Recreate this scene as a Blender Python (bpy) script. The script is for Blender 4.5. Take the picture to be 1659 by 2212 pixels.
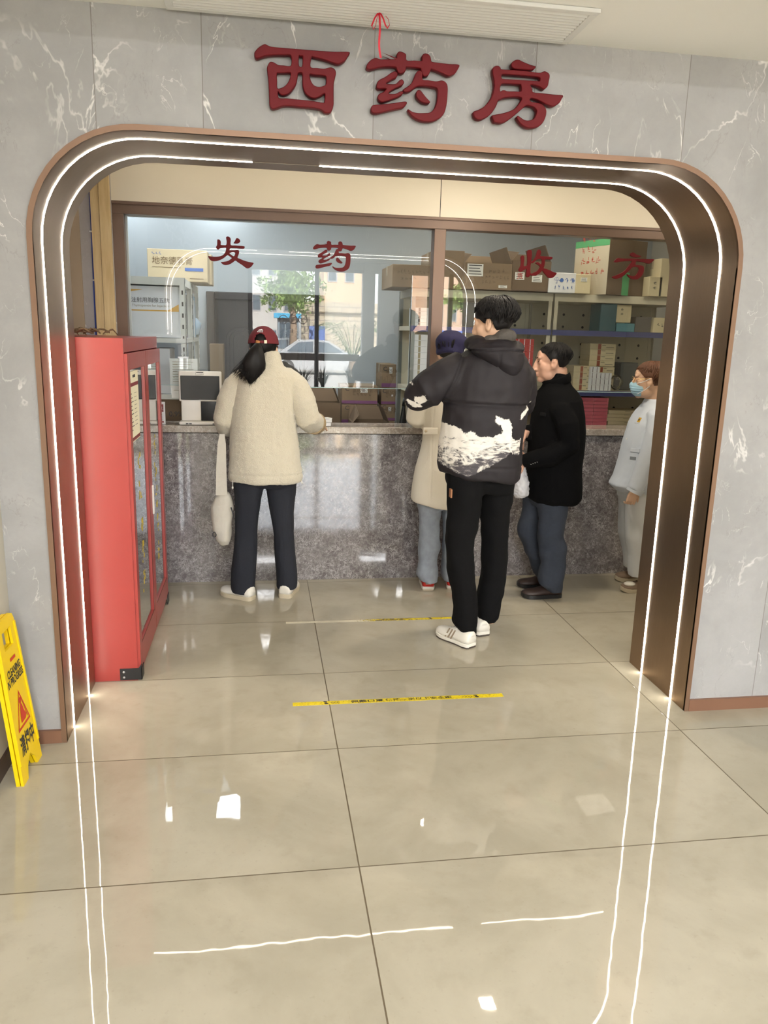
import bpy, bmesh, math, random
from math import sin, cos, pi, radians, hypot
from mathutils import Vector, Matrix, noise as mn
random.seed(7)
S = bpy.context.scene
COL = S.collection
for o in list(bpy.data.objects): bpy.data.objects.remove(o)

# ---------------------------------------------------------------- camera
FPX, CX, CY, CZ, YAW, PITCH, ROLL = 1690.3027, -0.0272, -3.1436, 1.6956, 0.1573, -0.223, 0.0272
W0, H0 = 1659, 2212
FWD = Vector((sin(YAW)*cos(PITCH), cos(YAW)*cos(PITCH), sin(PITCH)))
_r = Vector((cos(YAW), -sin(YAW), 0)); _u = _r.cross(FWD)
RGT = cos(ROLL)*_r + sin(ROLL)*_u; UPV = -sin(ROLL)*_r + cos(ROLL)*_u
CAM = Vector((CX, CY, CZ))
cd = bpy.data.cameras.new('camera'); cam = bpy.data.objects.new('camera', cd); COL.objects.link(cam)
cd.sensor_fit = 'VERTICAL'; cd.sensor_height = 36.0; cd.lens = 36.0*FPX/H0
cd.clip_start = 0.05; cd.clip_end = 300
cam.matrix_world = Matrix(((RGT.x, UPV.x, -FWD.x, CAM.x), (RGT.y, UPV.y, -FWD.y, CAM.y), (RGT.z, UPV.z, -FWD.z, CAM.z), (0, 0, 0, 1)))
S.camera = cam

def at(u, v, Y):
    "world point seen at pixel (u, v) of the photo on the vertical plane y = Y"
    d = FWD + RGT*((u-W0/2)/FPX) - UPV*((v-H0/2)/FPX)
    return CAM + d*((Y-CAM.y)/d.y)
def fl(u, v, Z=0.0):
    d = FWD + RGT*((u-W0/2)/FPX) - UPV*((v-H0/2)/FPX)
    return CAM + d*((Z-CAM.z)/d.z)

# ---------------------------------------------------------------- world, sun, lamps, exposure
S.view_settings.view_transform = 'Standard'; S.view_settings.look = 'None'
S.view_settings.exposure = 0.0; S.view_settings.gamma = 1.0; S.view_settings.use_curve_mapping = False
wd = bpy.data.worlds.new('sky'); S.world = wd; wd.use_nodes = True
nt = wd.node_tree; bgn = nt.nodes['Background']
sky = nt.nodes.new('ShaderNodeTexSky'); sky.sky_type = 'NISHITA'; sky.sun_disc = False
sky.sun_elevation = radians(48); sky.sun_rotation = radians(20); sky.air_density = 1.0; sky.dust_density = 1.5
hsv = nt.nodes.new('ShaderNodeHueSaturation'); hsv.inputs['Saturation'].default_value = .22; nt.links.new(sky.outputs[0], hsv.inputs['Color']); nt.links.new(hsv.outputs[0], bgn.inputs[0]); bgn.inputs[1].default_value = 3.3
sl = bpy.data.lights.new('sun', 'SUN'); sl.energy = 210; sl.angle = radians(0.6); sl.color = (1, .96, .9)
so = bpy.data.objects.new('sun', sl); COL.objects.link(so); so.rotation_euler = (radians(-42), radians(10), 0)
def area(name, loc, sx, sy, watt, col=(1, 1, 1), rot=(0, 0, 0)):
    l = bpy.data.lights.new(name, 'AREA'); l.shape = 'RECTANGLE'; l.size = sx; l.size_y = sy; l.energy = watt; l.color = col
    o = bpy.data.objects.new(name, l); COL.objects.link(o); o.location = loc; o.rotation_euler = rot
    return o
WARM, COOL, NEUT = (1, .88, .70), (.93, .97, 1), (.985, .99, 1)
LAMPS = []      # (x, y, z, sx, sy, watt, colour, label words)
for ly, wt in ((-4.8, 150), (-7.2, 115), (-9.6, 66)):
    for lx in (-.1, 2.6): LAMPS.append((lx, ly, 3.30, .9, .4, wt, NEUT))
LAMPS += [(1.48, 1.19, 2.785, .09, .09, 20, WARM), (3.2, 1.2, 2.785, .3, .3, 16, WARM)]  # the far right one is added fill, set where no reflection shows it
LAMPS += [(-.38, 3.86, 2.89, .22, .36, 5, COOL), (-1.12, 3.86, 2.89, .25, .36, 3.5, COOL), (1.5, 3.4, 2.89, .10, .10, 4, WARM), (-.1, 2.62, 2.89, 1.5, .3, 23, COOL), (2.2, 2.62, 2.89, 1.0, .2, 9, WARM)]  # last two are added fill to even out the room, hidden above the window
for i, (lx, ly, lz, sx, sy, wt, c) in enumerate(LAMPS): area('lamp', (lx, ly, lz-.012), sx, sy, wt, c)
try:
    S.cycles.use_denoising = True; S.cycles.max_bounces = 10; S.cycles.transparent_max_bounces = 12
    S.cycles.diffuse_bounces = 4; S.cycles.glossy_bounces = 6; S.cycles.sample_clamp_indirect = 6; S.cycles.caustics_refractive = False
except Exception: pass

# ---------------------------------------------------------------- helpers
MATS = {}
def srgb(r, g, b):
    f = lambda c: (c/255/12.92 if c/255 <= .04045 else ((c/255+.055)/1.055)**2.4)
    return (f(r), f(g), f(b), 1)
def mat(name, col=(.8, .8, .8, 1), rough=.5, metal=0, emit=None, es=0, coat=0, spec=.5, sheen=0, alpha=1, trans=0, ns=0, nscale=8, bump=0, bscale=60, ior=1.45):
    "principled material with optional procedural mottling (ns) and bump"
    if name in MATS: return MATS[name]
    m = bpy.data.materials.new(name); m.use_nodes = True; MATS[name] = m
    n = m.node_tree.nodes; L = m.node_tree.links; b = n['Principled BSDF']
    if len(col) == 3: col = (*col, 1)
    b.inputs['Base Color'].default_value = col; b.inputs['Roughness'].default_value = rough; b.inputs['Metallic'].default_value = metal
    b.inputs['Specular IOR Level'].default_value = spec; b.inputs['Coat Weight'].default_value = coat; b.inputs['IOR'].default_value = ior
    b.inputs['Sheen Weight'].default_value = sheen; b.inputs['Alpha'].default_value = alpha; b.inputs['Transmission Weight'].default_value = trans
    if emit: b.inputs['Emission Color'].default_value = (*emit[:3], 1); b.inputs['Emission Strength'].default_value = es
    tc = n.new('ShaderNodeTexCoord')
    if ns:
        t = n.new('ShaderNodeTexNoise'); t.inputs['Scale'].default_value = nscale; t.inputs['Detail'].default_value = 6
        L.new(tc.outputs['Object'], t.inputs['Vector'])
        mx = n.new('ShaderNodeMix'); mx.data_type = 'RGBA'; L.new(t.outputs[0], mx.inputs[0])
        mx.inputs[6].default_value = tuple(max(0, c*(1-ns)) for c in col[:3])+(1,); mx.inputs[7].default_value = tuple(min(1, c*(1+ns)) for c in col[:3])+(1,)
        L.new(mx.outputs[2], b.inputs['Base Color'])
    if bump:
        t = n.new('ShaderNodeTexNoise'); t.inputs['Scale'].default_value = bscale; t.inputs['Detail'].default_value = 4
        L.new(tc.outputs['Object'], t.inputs['Vector'])
        bp = n.new('ShaderNodeBump'); bp.inputs['Strength'].default_value = 1; bp.inputs['Distance'].default_value = bump
        L.new(t.outputs[0], bp.inputs['Height']); L.new(bp.outputs[0], b.inputs['Normal'])
    return m

def thing(name, label, cat, loc=(0, 0, 0), group=None):
    o = bpy.data.objects.new(name, None); COL.objects.link(o); o.location = loc; o.empty_display_size = .1
    o['label'] = label; o['category'] = cat
    if group: o['group'] = group
    return o
def tag(o, label=None, cat=None, group=None, kind=None):
    for k, v in (('label', label), ('category', cat), ('group', group), ('kind', kind)):
        if v: o[k] = v
    return o
def wloc(o):
    v = Vector((0, 0, 0))
    while o is not None: v = v + o.location; o = o.parent
    return v
class B:
    "collects world-space geometry, build() links it as one mesh object"
    def __init__(s): s.v = []; s.f = []; s.mi = []
    def add(s, vs, fs, m=0):
        k = len(s.v); s.v += [Vector(p) for p in vs]; s.f += [tuple(i+k for i in f) for f in fs]; s.mi += [m]*len(fs); return s
    def box(s, x0, x1, y0, y1, z0, z1, m=0, M=None):
        vs = [Vector((x, y, z)) for z in (z0, z1) for y in (y0, y1) for x in (x0, x1)]
        if M: vs = [M @ p for p in vs]
        return s.add(vs, [(0, 2, 3, 1), (4, 5, 7, 6), (0, 1, 5, 4), (2, 6, 7, 3), (0, 4, 6, 2), (1, 3, 7, 5)], m)
    def rbox(s, x0, x1, y0, y1, z0, z1, r, m=0, M=None, seg=3):
        "box with all edges rounded"
        bm = bmesh.new(); bmesh.ops.create_cube(bm, size=1)
        for p in bm.verts: p.co = Vector(((x0+x1)/2+p.co.x*(x1-x0), (y0+y1)/2+p.co.y*(y1-y0), (z0+z1)/2+p.co.z*(z1-z0)))
        bmesh.ops.bevel(bm, geom=bm.edges[:], offset=r, segments=seg, profile=.5, affect='EDGES')
        bm.verts.index_update(); vs = [p.co.copy() for p in bm.verts]
        if M: vs = [M @ p for p in vs]
        s.add(vs, [tuple(q.index for q in f.verts) for f in bm.faces], m); bm.free(); return s
    def rings(s, R, closed=True, caps=True, m=0):
        "loft through rings of equal point count"
        n = len(R[0]); k = len(s.v); vs = [p for r in R for p in r]; fs = []
        for i in range(len(R)-1):
            for j in range(n if closed else n-1):
                a, b2 = i*n+j, i*n+(j+1) % n; fs.append((a, b2, b2+n, a+n))
        if caps: fs.append(tuple(range(n))[::-1]); fs.append(tuple(range((len(R)-1)*n, len(R)*n)))
        return s.add(vs, fs, m)
    def tube(s, pts, rad, n=8, m=0, caps=True):
        pts = [Vector(p) for p in pts]; R = []
        rad = rad if isinstance(rad, (list, tuple)) else [rad]*len(pts)
        up = None
        for i, p in enumerate(pts):
            t = (pts[min(i+1, len(pts)-1)]-pts[max(i-1, 0)])
            t = t.normalized() if t.length > 1e-9 else Vector((0, 0, 1))
            if up is None: up = Vector((0, 0, 1)) if abs(t.z) < .9 else Vector((0, 1, 0))
            a = t.cross(up); a = a.normalized() if a.length > 1e-6 else Vector((1, 0, 0)); b2 = a.cross(t).normalized(); up = b2
            r = rad[i]; ra, rb = (r if isinstance(r, (tuple, list)) else (r, r))
            R.append([p+a*(ra*cos(2*pi*j/n))+b2*(rb*sin(2*pi*j/n)) for j in range(n)])
        return s.rings(R, True, caps, m)
    def ell(s, c, r, n=16, k=10, M=None, m=0):
        c = Vector(c); R = []
        for i in range(1, k):
            th = pi*i/k
            R.append([Vector((r[0]*sin(th)*cos(2*pi*j/n), r[1]*sin(th)*sin(2*pi*j/n), -r[2]*cos(th))) for j in range(n)])
        top = Vector((0, 0, r[2])); bot = Vector((0, 0, -r[2]))
        vs = [p for q in R for p in q]+[bot, top]; fs = []
        for i in range(len(R)-1):
            for j in range(n): a, b2 = i*n+j, i*n+(j+1) % n; fs.append((a, b2, b2+n, a+n))
        nb = len(R)*n
        for j in range(n): fs.append((nb, (j+1) % n, j)); fs.append((nb+1, (len(R)-1)*n+j, (len(R)-1)*n+(j+1) % n))
        if M: vs = [M @ p for p in vs]
        return s.add([c+p for p in vs], fs, m)
    def lathe(s, c, prof, n=20, m=0):
        c = Vector(c); R = [[c+Vector((r*cos(2*pi*j/n), r*sin(2*pi*j/n), z)) for j in range(n)] for r, z in prof]
        return s.rings(R, True, True, m)
    def prism(s, poly, d, m=0):
        "extrude the planar polygon (3-D points, ordered) by the vector d"
        d = Vector(d); n = len(poly); p = [Vector(q) for q in poly]
        fs = [tuple(range(n))[::-1], tuple(range(n, 2*n))]+[(i, (i+1) % n, (i+1) % n+n, i+n) for i in range(n)]
        return s.add(p+[q+d for q in p], fs, m)
    def mesh(s, name, origin=Vector((0, 0, 0))):
        me = bpy.data.meshes.new(name); me.from_pydata([p-origin for p in s.v], [], s.f)
        return me
    def build(s, name, mats, parent=None, smooth=False, origin=None, fixn=True, bevel=0, ang=40):
        org = wloc(parent) if parent else (Vector(origin) if origin else Vector((0, 0, 0)))
        me = s.mesh(name, org)
        mats = mats if isinstance(mats, (list, tuple)) else [mats]
        for m in mats: me.materials.append(m)
        if len(mats) > 1: me.polygons.foreach_set('material_index', s.mi)
        if fixn or bevel:
            bm = bmesh.new(); bm.from_mesh(me)
            if fixn: bmesh.ops.recalc_face_normals(bm, faces=bm.faces[:])
            if bevel: bmesh.ops.bevel(bm, geom=[e for e in bm.edges if len(e.link_faces) == 2 and e.calc_face_angle(0) > .6], offset=bevel, segments=2, profile=.5, affect='EDGES')
            bm.to_mesh(me); bm.free()
        if smooth:
            me.polygons.foreach_set('use_smooth', [True]*len(me.polygons))
            if smooth == 'auto': me.set_sharp_from_angle(angle=radians(ang))
        o = bpy.data.objects.new(name, me); COL.objects.link(o)
        if parent: o.parent = parent
        elif origin: o.location = origin
        return o
def struct(name, b, m, parent=None, **k):
    o = b.build(name, m, parent, **k)
    if parent is None: o['kind'] = 'structure'
    return o
def dup(root, loc=None, label=None, group=None, rz=None):
    c = root.copy(); COL.objects.link(c)
    if loc is not None: c.location = loc
    if rz is not None: c.rotation_euler = (0, 0, rz)
    if label: c['label'] = label
    if group: c['group'] = group
    for ch in list(root.children):
        k = ch.copy(); COL.objects.link(k); k.parent = c
        for g in list(ch.children): q = g.copy(); COL.objects.link(q); q.parent = k
    return c
def text_geo(body, size=1.0, space=1.0, bold=0):
    "flat filled lettering from the built-in font: (verts 2-D, faces), origin at left baseline"
    cu = bpy.data.curves.new('t', 'FONT'); cu.body = body; cu.size = size; cu.space_character = space; cu.resolution_u = 3; cu.offset = bold*size
    o = bpy.data.objects.new('t', cu); COL.objects.link(o)
    dg = bpy.context.evaluated_depsgraph_get(); e = o.evaluated_get(dg); me = e.to_mesh()
    vs = [v.co.copy() for v in me.vertices]; fs = [tuple(p.vertices) for p in me.polygons]
    e.to_mesh_clear(); bpy.data.objects.remove(o); bpy.data.curves.remove(cu)
    return vs, fs
def put_text(b, body, org, ex, ey, size, m=0, fit=None, space=1.0, center=False, bold=0):
    "lay lettering on the plane (org, ex right, ey up); fit = width it is squeezed to"
    vs, fs = text_geo(body, size, space, bold)
    if not vs: return b
    w = max(v.x for v in vs)-min(v.x for v in vs); x0 = min(v.x for v in vs); k = fit/w if fit else 1
    off = -w*k/2 if center else 0
    ex, ey, org = Vector(ex).normalized(), Vector(ey).normalized(), Vector(org)
    return b.add([org+ex*((v.x-x0)*k+off)+ey*v.y for v in vs], fs, m)
def scribble(b, org, ex, ey, size, n, seed=0):
    "illegible print: n character cells of small strokes"
    rs = random.Random(seed+n*7+int(abs(org[0])*1000)); ex, ey, org = Vector(ex).normalized(), Vector(ey).normalized(), Vector(org)
    for i in range(n):
        for _ in range(5):
            h = rs.random() < .55; x0 = i*size*1.1+rs.uniform(0, size*.45); y0 = rs.uniform(0, size*.75); L_ = size*rs.uniform(.3, .55); t_ = size*.09
            w_, h_ = (L_, t_) if h else (t_, L_); p = org+ex*x0+ey*y0
            b.add([p, p+ex*w_, p+ex*w_+ey*h_, p+ey*h_], [(0, 1, 2, 3)])
    return b
def smoothpoly(P, k=4):
    "closed Catmull-Rom through the points"
    n = len(P); out = []
    for i in range(n):
        p0, p1, p2, p3 = (P[(i+j-1) % n] for j in range(4))
        for t in range(k):
            t /= k; a = [.5*(2*p1[c]+(p2[c]-p0[c])*t+(2*p0[c]-5*p1[c]+4*p2[c]-p3[c])*t*t+(3*p1[c]-p0[c]-3*p2[c]+p3[c])*t**3) for c in (0, 1)]
            out.append(a)
    return out
def glyph(groups, y, thick, name, m):
    "raised lettering from closed outlines in the x-z plane; each group = one outline plus its holes"
    bm = bmesh.new(); f = groups[0][0]
    cx = sum(p[0] for p in f)/len(f); cz = sum(p[1] for p in f)/len(f)
    for loops in groups:
        cu = bpy.data.curves.new('g', 'CURVE'); cu.dimensions = '2D'; cu.fill_mode = 'BOTH'; cu.extrude = thick/2; cu.bevel_depth = thick*.1; cu.bevel_resolution = 1; cu.offset = -thick*.1
        for lp in loops:
            P = smoothpoly(lp); sp = cu.splines.new('POLY'); sp.points.add(len(P)-1); sp.use_cyclic_u = True
            for q, p in zip(sp.points, P): q.co = (p[0]-cx, p[1]-cz, 0, 1)
        o = bpy.data.objects.new('g', cu); COL.objects.link(o)
        dg = bpy.context.evaluated_depsgraph_get(); me = bpy.data.meshes.new_from_object(o.evaluated_get(dg)); bpy.data.objects.remove(o)
        bm.from_mesh(me); bpy.data.meshes.remove(me)
    me = bpy.data.meshes.new(name); bm.to_mesh(me); bm.free()
    me.transform(Matrix.Rotation(pi/2, 4, 'X')); me.materials.clear(); me.materials.append(m)
    ob = bpy.data.objects.new(name, me); COL.objects.link(ob); ob.location = (cx, y, cz)
    return ob
GLY = {
 'west': ['-0.0454,2.6565 -0.0381,2.6680 -0.0250,2.6798 -0.0095,2.6882 0.0001,2.6865 0.0131,2.6822 0.0466,2.6812 0.1066,2.6813 0.1792,2.6814 0.2401,2.6824 0.2928,2.6854 0.2881,2.6722 0.2785,2.6570 0.2651,2.6476 0.2529,2.6436 0.2381,2.6452 0.2160,2.6514 0.1891,2.6565 0.1648,2.6598 0.1580,2.6583 0.1545,2.6270 0.1772,2.6249 0.2016,2.6242 0.2163,2.6281 0.2285,2.6305 0.2408,2.6254 0.2459,2.6135 0.2424,2.5942 0.2385,2.5760 0.2386,2.5264 0.2385,2.5083 0.2338,2.4898 0.2252,2.4801 0.2154,2.4777 0.2042,2.4799 0.1955,2.4862 0.1782,2.4907 0.1437,2.4926 0.1070,2.4929 0.0728,2.4934 0.0533,2.4905 0.0363,2.4838 0.0217,2.4795 0.0120,2.4827 0.0073,2.4931 0.0062,2.5155 0.0052,2.5444 0.0034,2.5776 -0.0005,2.6060 0.0003,2.6171 0.0081,2.6309 0.0165,2.6332 0.0260,2.6311 0.0392,2.6250 0.0585,2.6246 0.0838,2.6264 0.0838,2.6579 0.0585,2.6587 0.0297,2.6570 -0.0014,2.6526 -0.0205,2.6457 -0.0348,2.6409 -0.0431,2.6447',
  '0.1127,2.6583 0.1128,2.6285 0.1237,2.6270 0.1260,2.6581 0.1188,2.6598',
  '0.0343,2.5953 0.0391,2.5989 0.0584,2.6007 0.0801,2.6029 0.0826,2.5953 0.0777,2.5783 0.0692,2.5644 0.0559,2.5534 0.0365,2.5483 0.0349,2.5709',
  '0.1517,2.6024 0.1700,2.6014 0.1994,2.6017 0.2104,2.5976 0.2106,2.5830 0.2082,2.5717 0.1948,2.5651 0.1801,2.5635 0.1666,2.5677 0.1568,2.5793 0.1530,2.5913',
  '0.1104,2.6039 0.1238,2.6038 0.1251,2.5816 0.1263,2.5638 0.1325,2.5441 0.1436,2.5325 0.1583,2.5256 0.1730,2.5254 0.1902,2.5327 0.2061,2.5423 0.2051,2.5174 0.1990,2.5120 0.1559,2.5153 0.1069,2.5165 0.0728,2.5176 0.0437,2.5162 0.0384,2.5243 0.0377,2.5377 0.0462,2.5293 0.0607,2.5281 0.0777,2.5348 0.0923,2.5503 0.1032,2.5689 0.1080,2.5871'],
 'med': ['0.3561,2.6441 0.3628,2.6561 0.3765,2.6682 0.3903,2.6732 0.4067,2.6704 0.4254,2.6711 0.4628,2.6749 0.4663,2.6762 0.4670,2.6920 0.4761,2.7010 0.4903,2.6989 0.5011,2.6924 0.5040,2.6741 0.5312,2.6750 0.5572,2.6758 0.5606,2.6788 0.5601,2.6925 0.5681,2.7004 0.5799,2.7013 0.5909,2.6937 0.5949,2.6823 0.5988,2.6759 0.6263,2.6740 0.6622,2.6730 0.7007,2.6730 0.6955,2.6555 0.6853,2.6420 0.6664,2.6336 0.6519,2.6354 0.6324,2.6425 0.6010,2.6505 0.5951,2.6484 0.5874,2.6309 0.5757,2.6258 0.5661,2.6283 0.5584,2.6437 0.5557,2.6509 0.5319,2.6524 0.5059,2.6516 0.5026,2.6472 0.5005,2.6375 0.4925,2.6306 0.4831,2.6284 0.4735,2.6313 0.4685,2.6416 0.4624,2.6485 0.4308,2.6473 0.4028,2.6428 0.3796,2.6357 0.3680,2.6330 0.3586,2.6359',
  '0.5477,2.6419 0.5555,2.6435 0.5646,2.6356 0.5654,2.6144 0.5881,2.6132 0.6169,2.6115 0.6383,2.6162 0.6530,2.6108 0.6608,2.5974 0.6616,2.5694 0.6589,2.5324 0.6505,2.5036 0.6342,2.4873 0.6105,2.4760 0.5840,2.4726 0.5574,2.4759 0.5354,2.4854 0.5206,2.4975 0.5131,2.5089 0.5178,2.5098 0.5324,2.5025 0.5541,2.5000 0.5781,2.5016 0.5972,2.5045 0.6112,2.5163 0.6201,2.5364 0.6238,2.5626 0.6235,2.5798 0.6179,2.5891 0.6058,2.5915 0.5818,2.5931 0.5508,2.5909 0.5390,2.5859 0.5228,2.5730 0.5087,2.5678 0.4968,2.5680 0.4937,2.5753 0.5035,2.5824 0.5197,2.5942 0.5310,2.6120 0.5397,2.6339',
  '0.5432,2.5701 0.5489,2.5773 0.5584,2.5775 0.5671,2.5695 0.5808,2.5554 0.5957,2.5424 0.5948,2.5369 0.5864,2.5346 0.5720,2.5358 0.5574,2.5420 0.5450,2.5530 0.5423,2.5614',
  '0.3949,2.5814 0.3970,2.5921 0.4061,2.6023 0.4270,2.6133 0.4500,2.6297 0.4617,2.6343 0.4700,2.6311 0.4719,2.6228 0.4670,2.6139 0.4507,2.6054 0.4345,2.5947 0.4323,2.5903 0.4464,2.5902 0.4653,2.5926 0.4791,2.6052 0.4884,2.6095 0.4957,2.6032 0.4955,2.5957 0.4867,2.5876 0.4657,2.5777 0.4471,2.5668 0.4414,2.5600 0.4450,2.5575 0.4662,2.5595 0.4802,2.5669 0.4908,2.5704 0.4945,2.5657 0.4900,2.5579 0.4737,2.5483 0.4479,2.5380 0.4268,2.5302 0.4151,2.5287 0.4043,2.5340 0.4000,2.5444 0.4050,2.5544 0.4213,2.5629 0.4304,2.5731 0.4163,2.5732 0.4022,2.5723 0.3955,2.5761',
  '0.3760,2.5032 0.3789,2.5120 0.3894,2.5170 0.4294,2.5222 0.4648,2.5288 0.5002,2.5356 0.5094,2.5334 0.5066,2.5246 0.4938,2.5141 0.4654,2.5069 0.4301,2.4970 0.4019,2.4894 0.3865,2.4889 0.3781,2.4937'],
 'room': ['0.8287,2.6677 0.8319,2.6743 0.8399,2.6795 0.8519,2.6799 0.8594,2.6741 0.8633,2.6696 0.9004,2.6707 0.9486,2.6705 0.9972,2.6685 1.0142,2.6688 1.0236,2.6731 1.0332,2.6748 1.0458,2.6693 1.0514,2.6602 1.0491,2.6419 1.0466,2.6267 1.0388,2.6166 1.0316,2.6139 1.0229,2.6166 1.0102,2.6221 0.9906,2.6246 0.9785,2.6238 0.9867,2.6109 0.9911,2.6005 1.0266,2.5992 1.0758,2.5976 1.1084,2.5970 1.1040,2.5833 1.0953,2.5687 1.0788,2.5589 1.0666,2.5570 1.0515,2.5604 1.0288,2.5686 1.0087,2.5759 0.9913,2.5790 0.9817,2.5778 0.9805,2.5708 0.9898,2.5660 1.0119,2.5647 1.0269,2.5620 1.0398,2.5531 1.0469,2.5406 1.0469,2.5232 1.0398,2.5032 1.0274,2.4872 1.0083,2.4783 0.9864,2.4752 0.9665,2.4790 0.9486,2.4888 0.9368,2.5011 0.9321,2.5105 0.9371,2.5152 0.9472,2.5104 0.9624,2.5027 0.9796,2.5016 0.9964,2.5070 1.0054,2.5184 1.0092,2.5349 1.0062,2.5423 0.9959,2.5492 0.9810,2.5525 0.9664,2.5516 0.9525,2.5410 0.9318,2.5224 0.9109,2.5059 0.8923,2.4929 0.8733,2.4856 0.8562,2.4863 0.8452,2.4888 0.8356,2.5076 0.8450,2.5125 0.8713,2.5185 0.8974,2.5267 0.9187,2.5366 0.9346,2.5527 0.9478,2.5740 0.9401,2.5799 0.9256,2.5800 0.8943,2.5758 0.8753,2.5713 0.8612,2.5644 0.8564,2.5637 0.8525,2.5495 0.8439,2.5318 0.8304,2.5138 0.8142,2.5020 0.7931,2.4920 0.7786,2.4933 0.7687,2.4991 0.7627,2.5126 0.7652,2.5192 0.7816,2.5256 0.8026,2.5377 0.8207,2.5581 0.8316,2.5759 0.8365,2.5954 0.8386,2.6125 0.8355,2.6334 0.8296,2.6520',
  '0.8646,2.6471 0.8702,2.6532 0.9014,2.6539 0.9497,2.6541 0.9982,2.6537 1.0130,2.6511 1.0126,2.6404 0.9992,2.6395 0.9507,2.6389 0.9025,2.6381 0.8712,2.6374 0.8650,2.6408',
  '0.8630,2.5950 0.8615,2.6077 0.8652,2.6175 0.8722,2.6212 0.9034,2.6229 0.9348,2.6229 0.9411,2.6206 0.9424,2.6004 0.9171,2.5983 0.8906,2.5969 0.8808,2.5994 0.8712,2.5988',
  '0.8992,2.6885 0.9035,2.6973 0.9150,2.7048 0.9281,2.7064 0.9417,2.7017 0.9663,2.6944 0.9859,2.6905 0.9945,2.6890 0.9925,2.6825 0.9844,2.6771 0.9628,2.6751 0.9387,2.6745 0.9146,2.6745 0.9034,2.6794'],
 'send': ['-0.3054,2.2622 -0.3000,2.2651 -0.2905,2.2639 -0.2833,2.2529 -0.2840,2.2405 -0.2826,2.2323 -0.2646,2.2314 -0.2497,2.2337 -0.2461,2.2544 -0.2494,2.2769 -0.2446,2.2843 -0.2360,2.2857 -0.2245,2.2801 -0.2194,2.2680 -0.2199,2.2350 -0.1901,2.2325 -0.1581,2.2314 -0.1346,2.2297 -0.1315,2.2232 -0.1369,2.2157 -0.1583,2.2144 -0.1904,2.2155 -0.2224,2.2142 -0.2267,2.2078 -0.2290,2.2015 -0.2119,2.2026 -0.1927,2.2030 -0.1830,2.2065 -0.1734,2.2048 -0.1671,2.1978 -0.1684,2.1853 -0.1739,2.1706 -0.1773,2.1569 -0.1635,2.1512 -0.1379,2.1418 -0.1100,2.1346 -0.0766,2.1290 -0.0822,2.1158 -0.0931,2.1028 -0.1083,2.0943 -0.1191,2.0934 -0.1319,2.1003 -0.1532,2.1151 -0.1767,2.1288 -0.1926,2.1386 -0.2067,2.1287 -0.2283,2.1153 -0.2476,2.1094 -0.2626,2.1092 -0.2753,2.1146 -0.2857,2.1256 -0.2665,2.1284 -0.2408,2.1346 -0.2235,2.1457 -0.2159,2.1533 -0.2254,2.1612 -0.2402,2.1700 -0.2488,2.1665 -0.2661,2.1523 -0.2898,2.1389 -0.3155,2.1307 -0.3367,2.1298 -0.3515,2.1355 -0.3608,2.1465 -0.3647,2.1598 -0.3404,2.1577 -0.3085,2.1585 -0.2829,2.1641 -0.2656,2.1752 -0.2547,2.1922 -0.2511,2.2151 -0.2734,2.2141 -0.2883,2.2114 -0.2991,2.2027 -0.3076,2.2045 -0.3148,2.2165 -0.3104,2.2239 -0.3070,2.2333',
  '-0.2293,2.1829 -0.2228,2.1877 -0.2057,2.1911 -0.1950,2.1884 -0.1934,2.1822 -0.1986,2.1685 -0.2039,2.1656 -0.2166,2.1730',
  '-0.2027,2.2470 -0.1940,2.2587 -0.1852,2.2756 -0.1777,2.2784 -0.1660,2.2733 -0.1598,2.2643 -0.1609,2.2560 -0.1707,2.2474 -0.1835,2.2443 -0.1963,2.2446'],
 'take': ['1.7319,2.2375 1.7376,2.2464 1.7447,2.2486 1.7544,2.2442 1.7583,2.2271 1.7567,2.1962 1.7589,2.1799 1.7703,2.1813 1.7794,2.1865 1.7804,2.2164 1.7753,2.2757 1.7819,2.2856 1.7954,2.2871 1.8073,2.2809 1.8101,2.2560 1.8097,2.2118 1.8259,2.2259 1.8389,2.2495 1.8451,2.2805 1.8527,2.2914 1.8632,2.2918 1.8745,2.2798 1.8737,2.2625 1.8704,2.2508 1.8915,2.2497 1.9232,2.2491 1.9528,2.2479 1.9596,2.2428 1.9542,2.2310 1.9353,2.2287 1.9069,2.2272 1.9074,2.2060 1.9048,2.1846 1.9016,2.1709 1.9188,2.1677 1.9514,2.1573 1.9733,2.1484 1.9971,2.1424 1.9898,2.1275 1.9740,2.1123 1.9553,2.1068 1.9401,2.1101 1.9220,2.1250 1.9061,2.1400 1.8923,2.1541 1.8785,2.1409 1.8585,2.1246 1.8337,2.1183 1.8167,2.1192 1.8080,2.1237 1.8053,2.1169 1.8005,2.1109 1.7902,2.1070 1.7793,2.1120 1.7771,2.1294 1.7781,2.1604 1.7638,2.1541 1.7476,2.1447 1.7354,2.1404 1.7244,2.1468 1.7218,2.1544 1.7292,2.1701 1.7353,2.1877 1.7345,2.2146',
  '1.8071,2.1953 1.8214,2.2007 1.8372,2.2148 1.8511,2.2269 1.8815,2.2291 1.8817,2.1972 1.8653,2.2053 1.8524,2.2096 1.8413,2.2024 1.8578,2.1924 1.8723,2.1814 1.8661,2.1657 1.8525,2.1497 1.8362,2.1413 1.8093,2.1354'],
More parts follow.
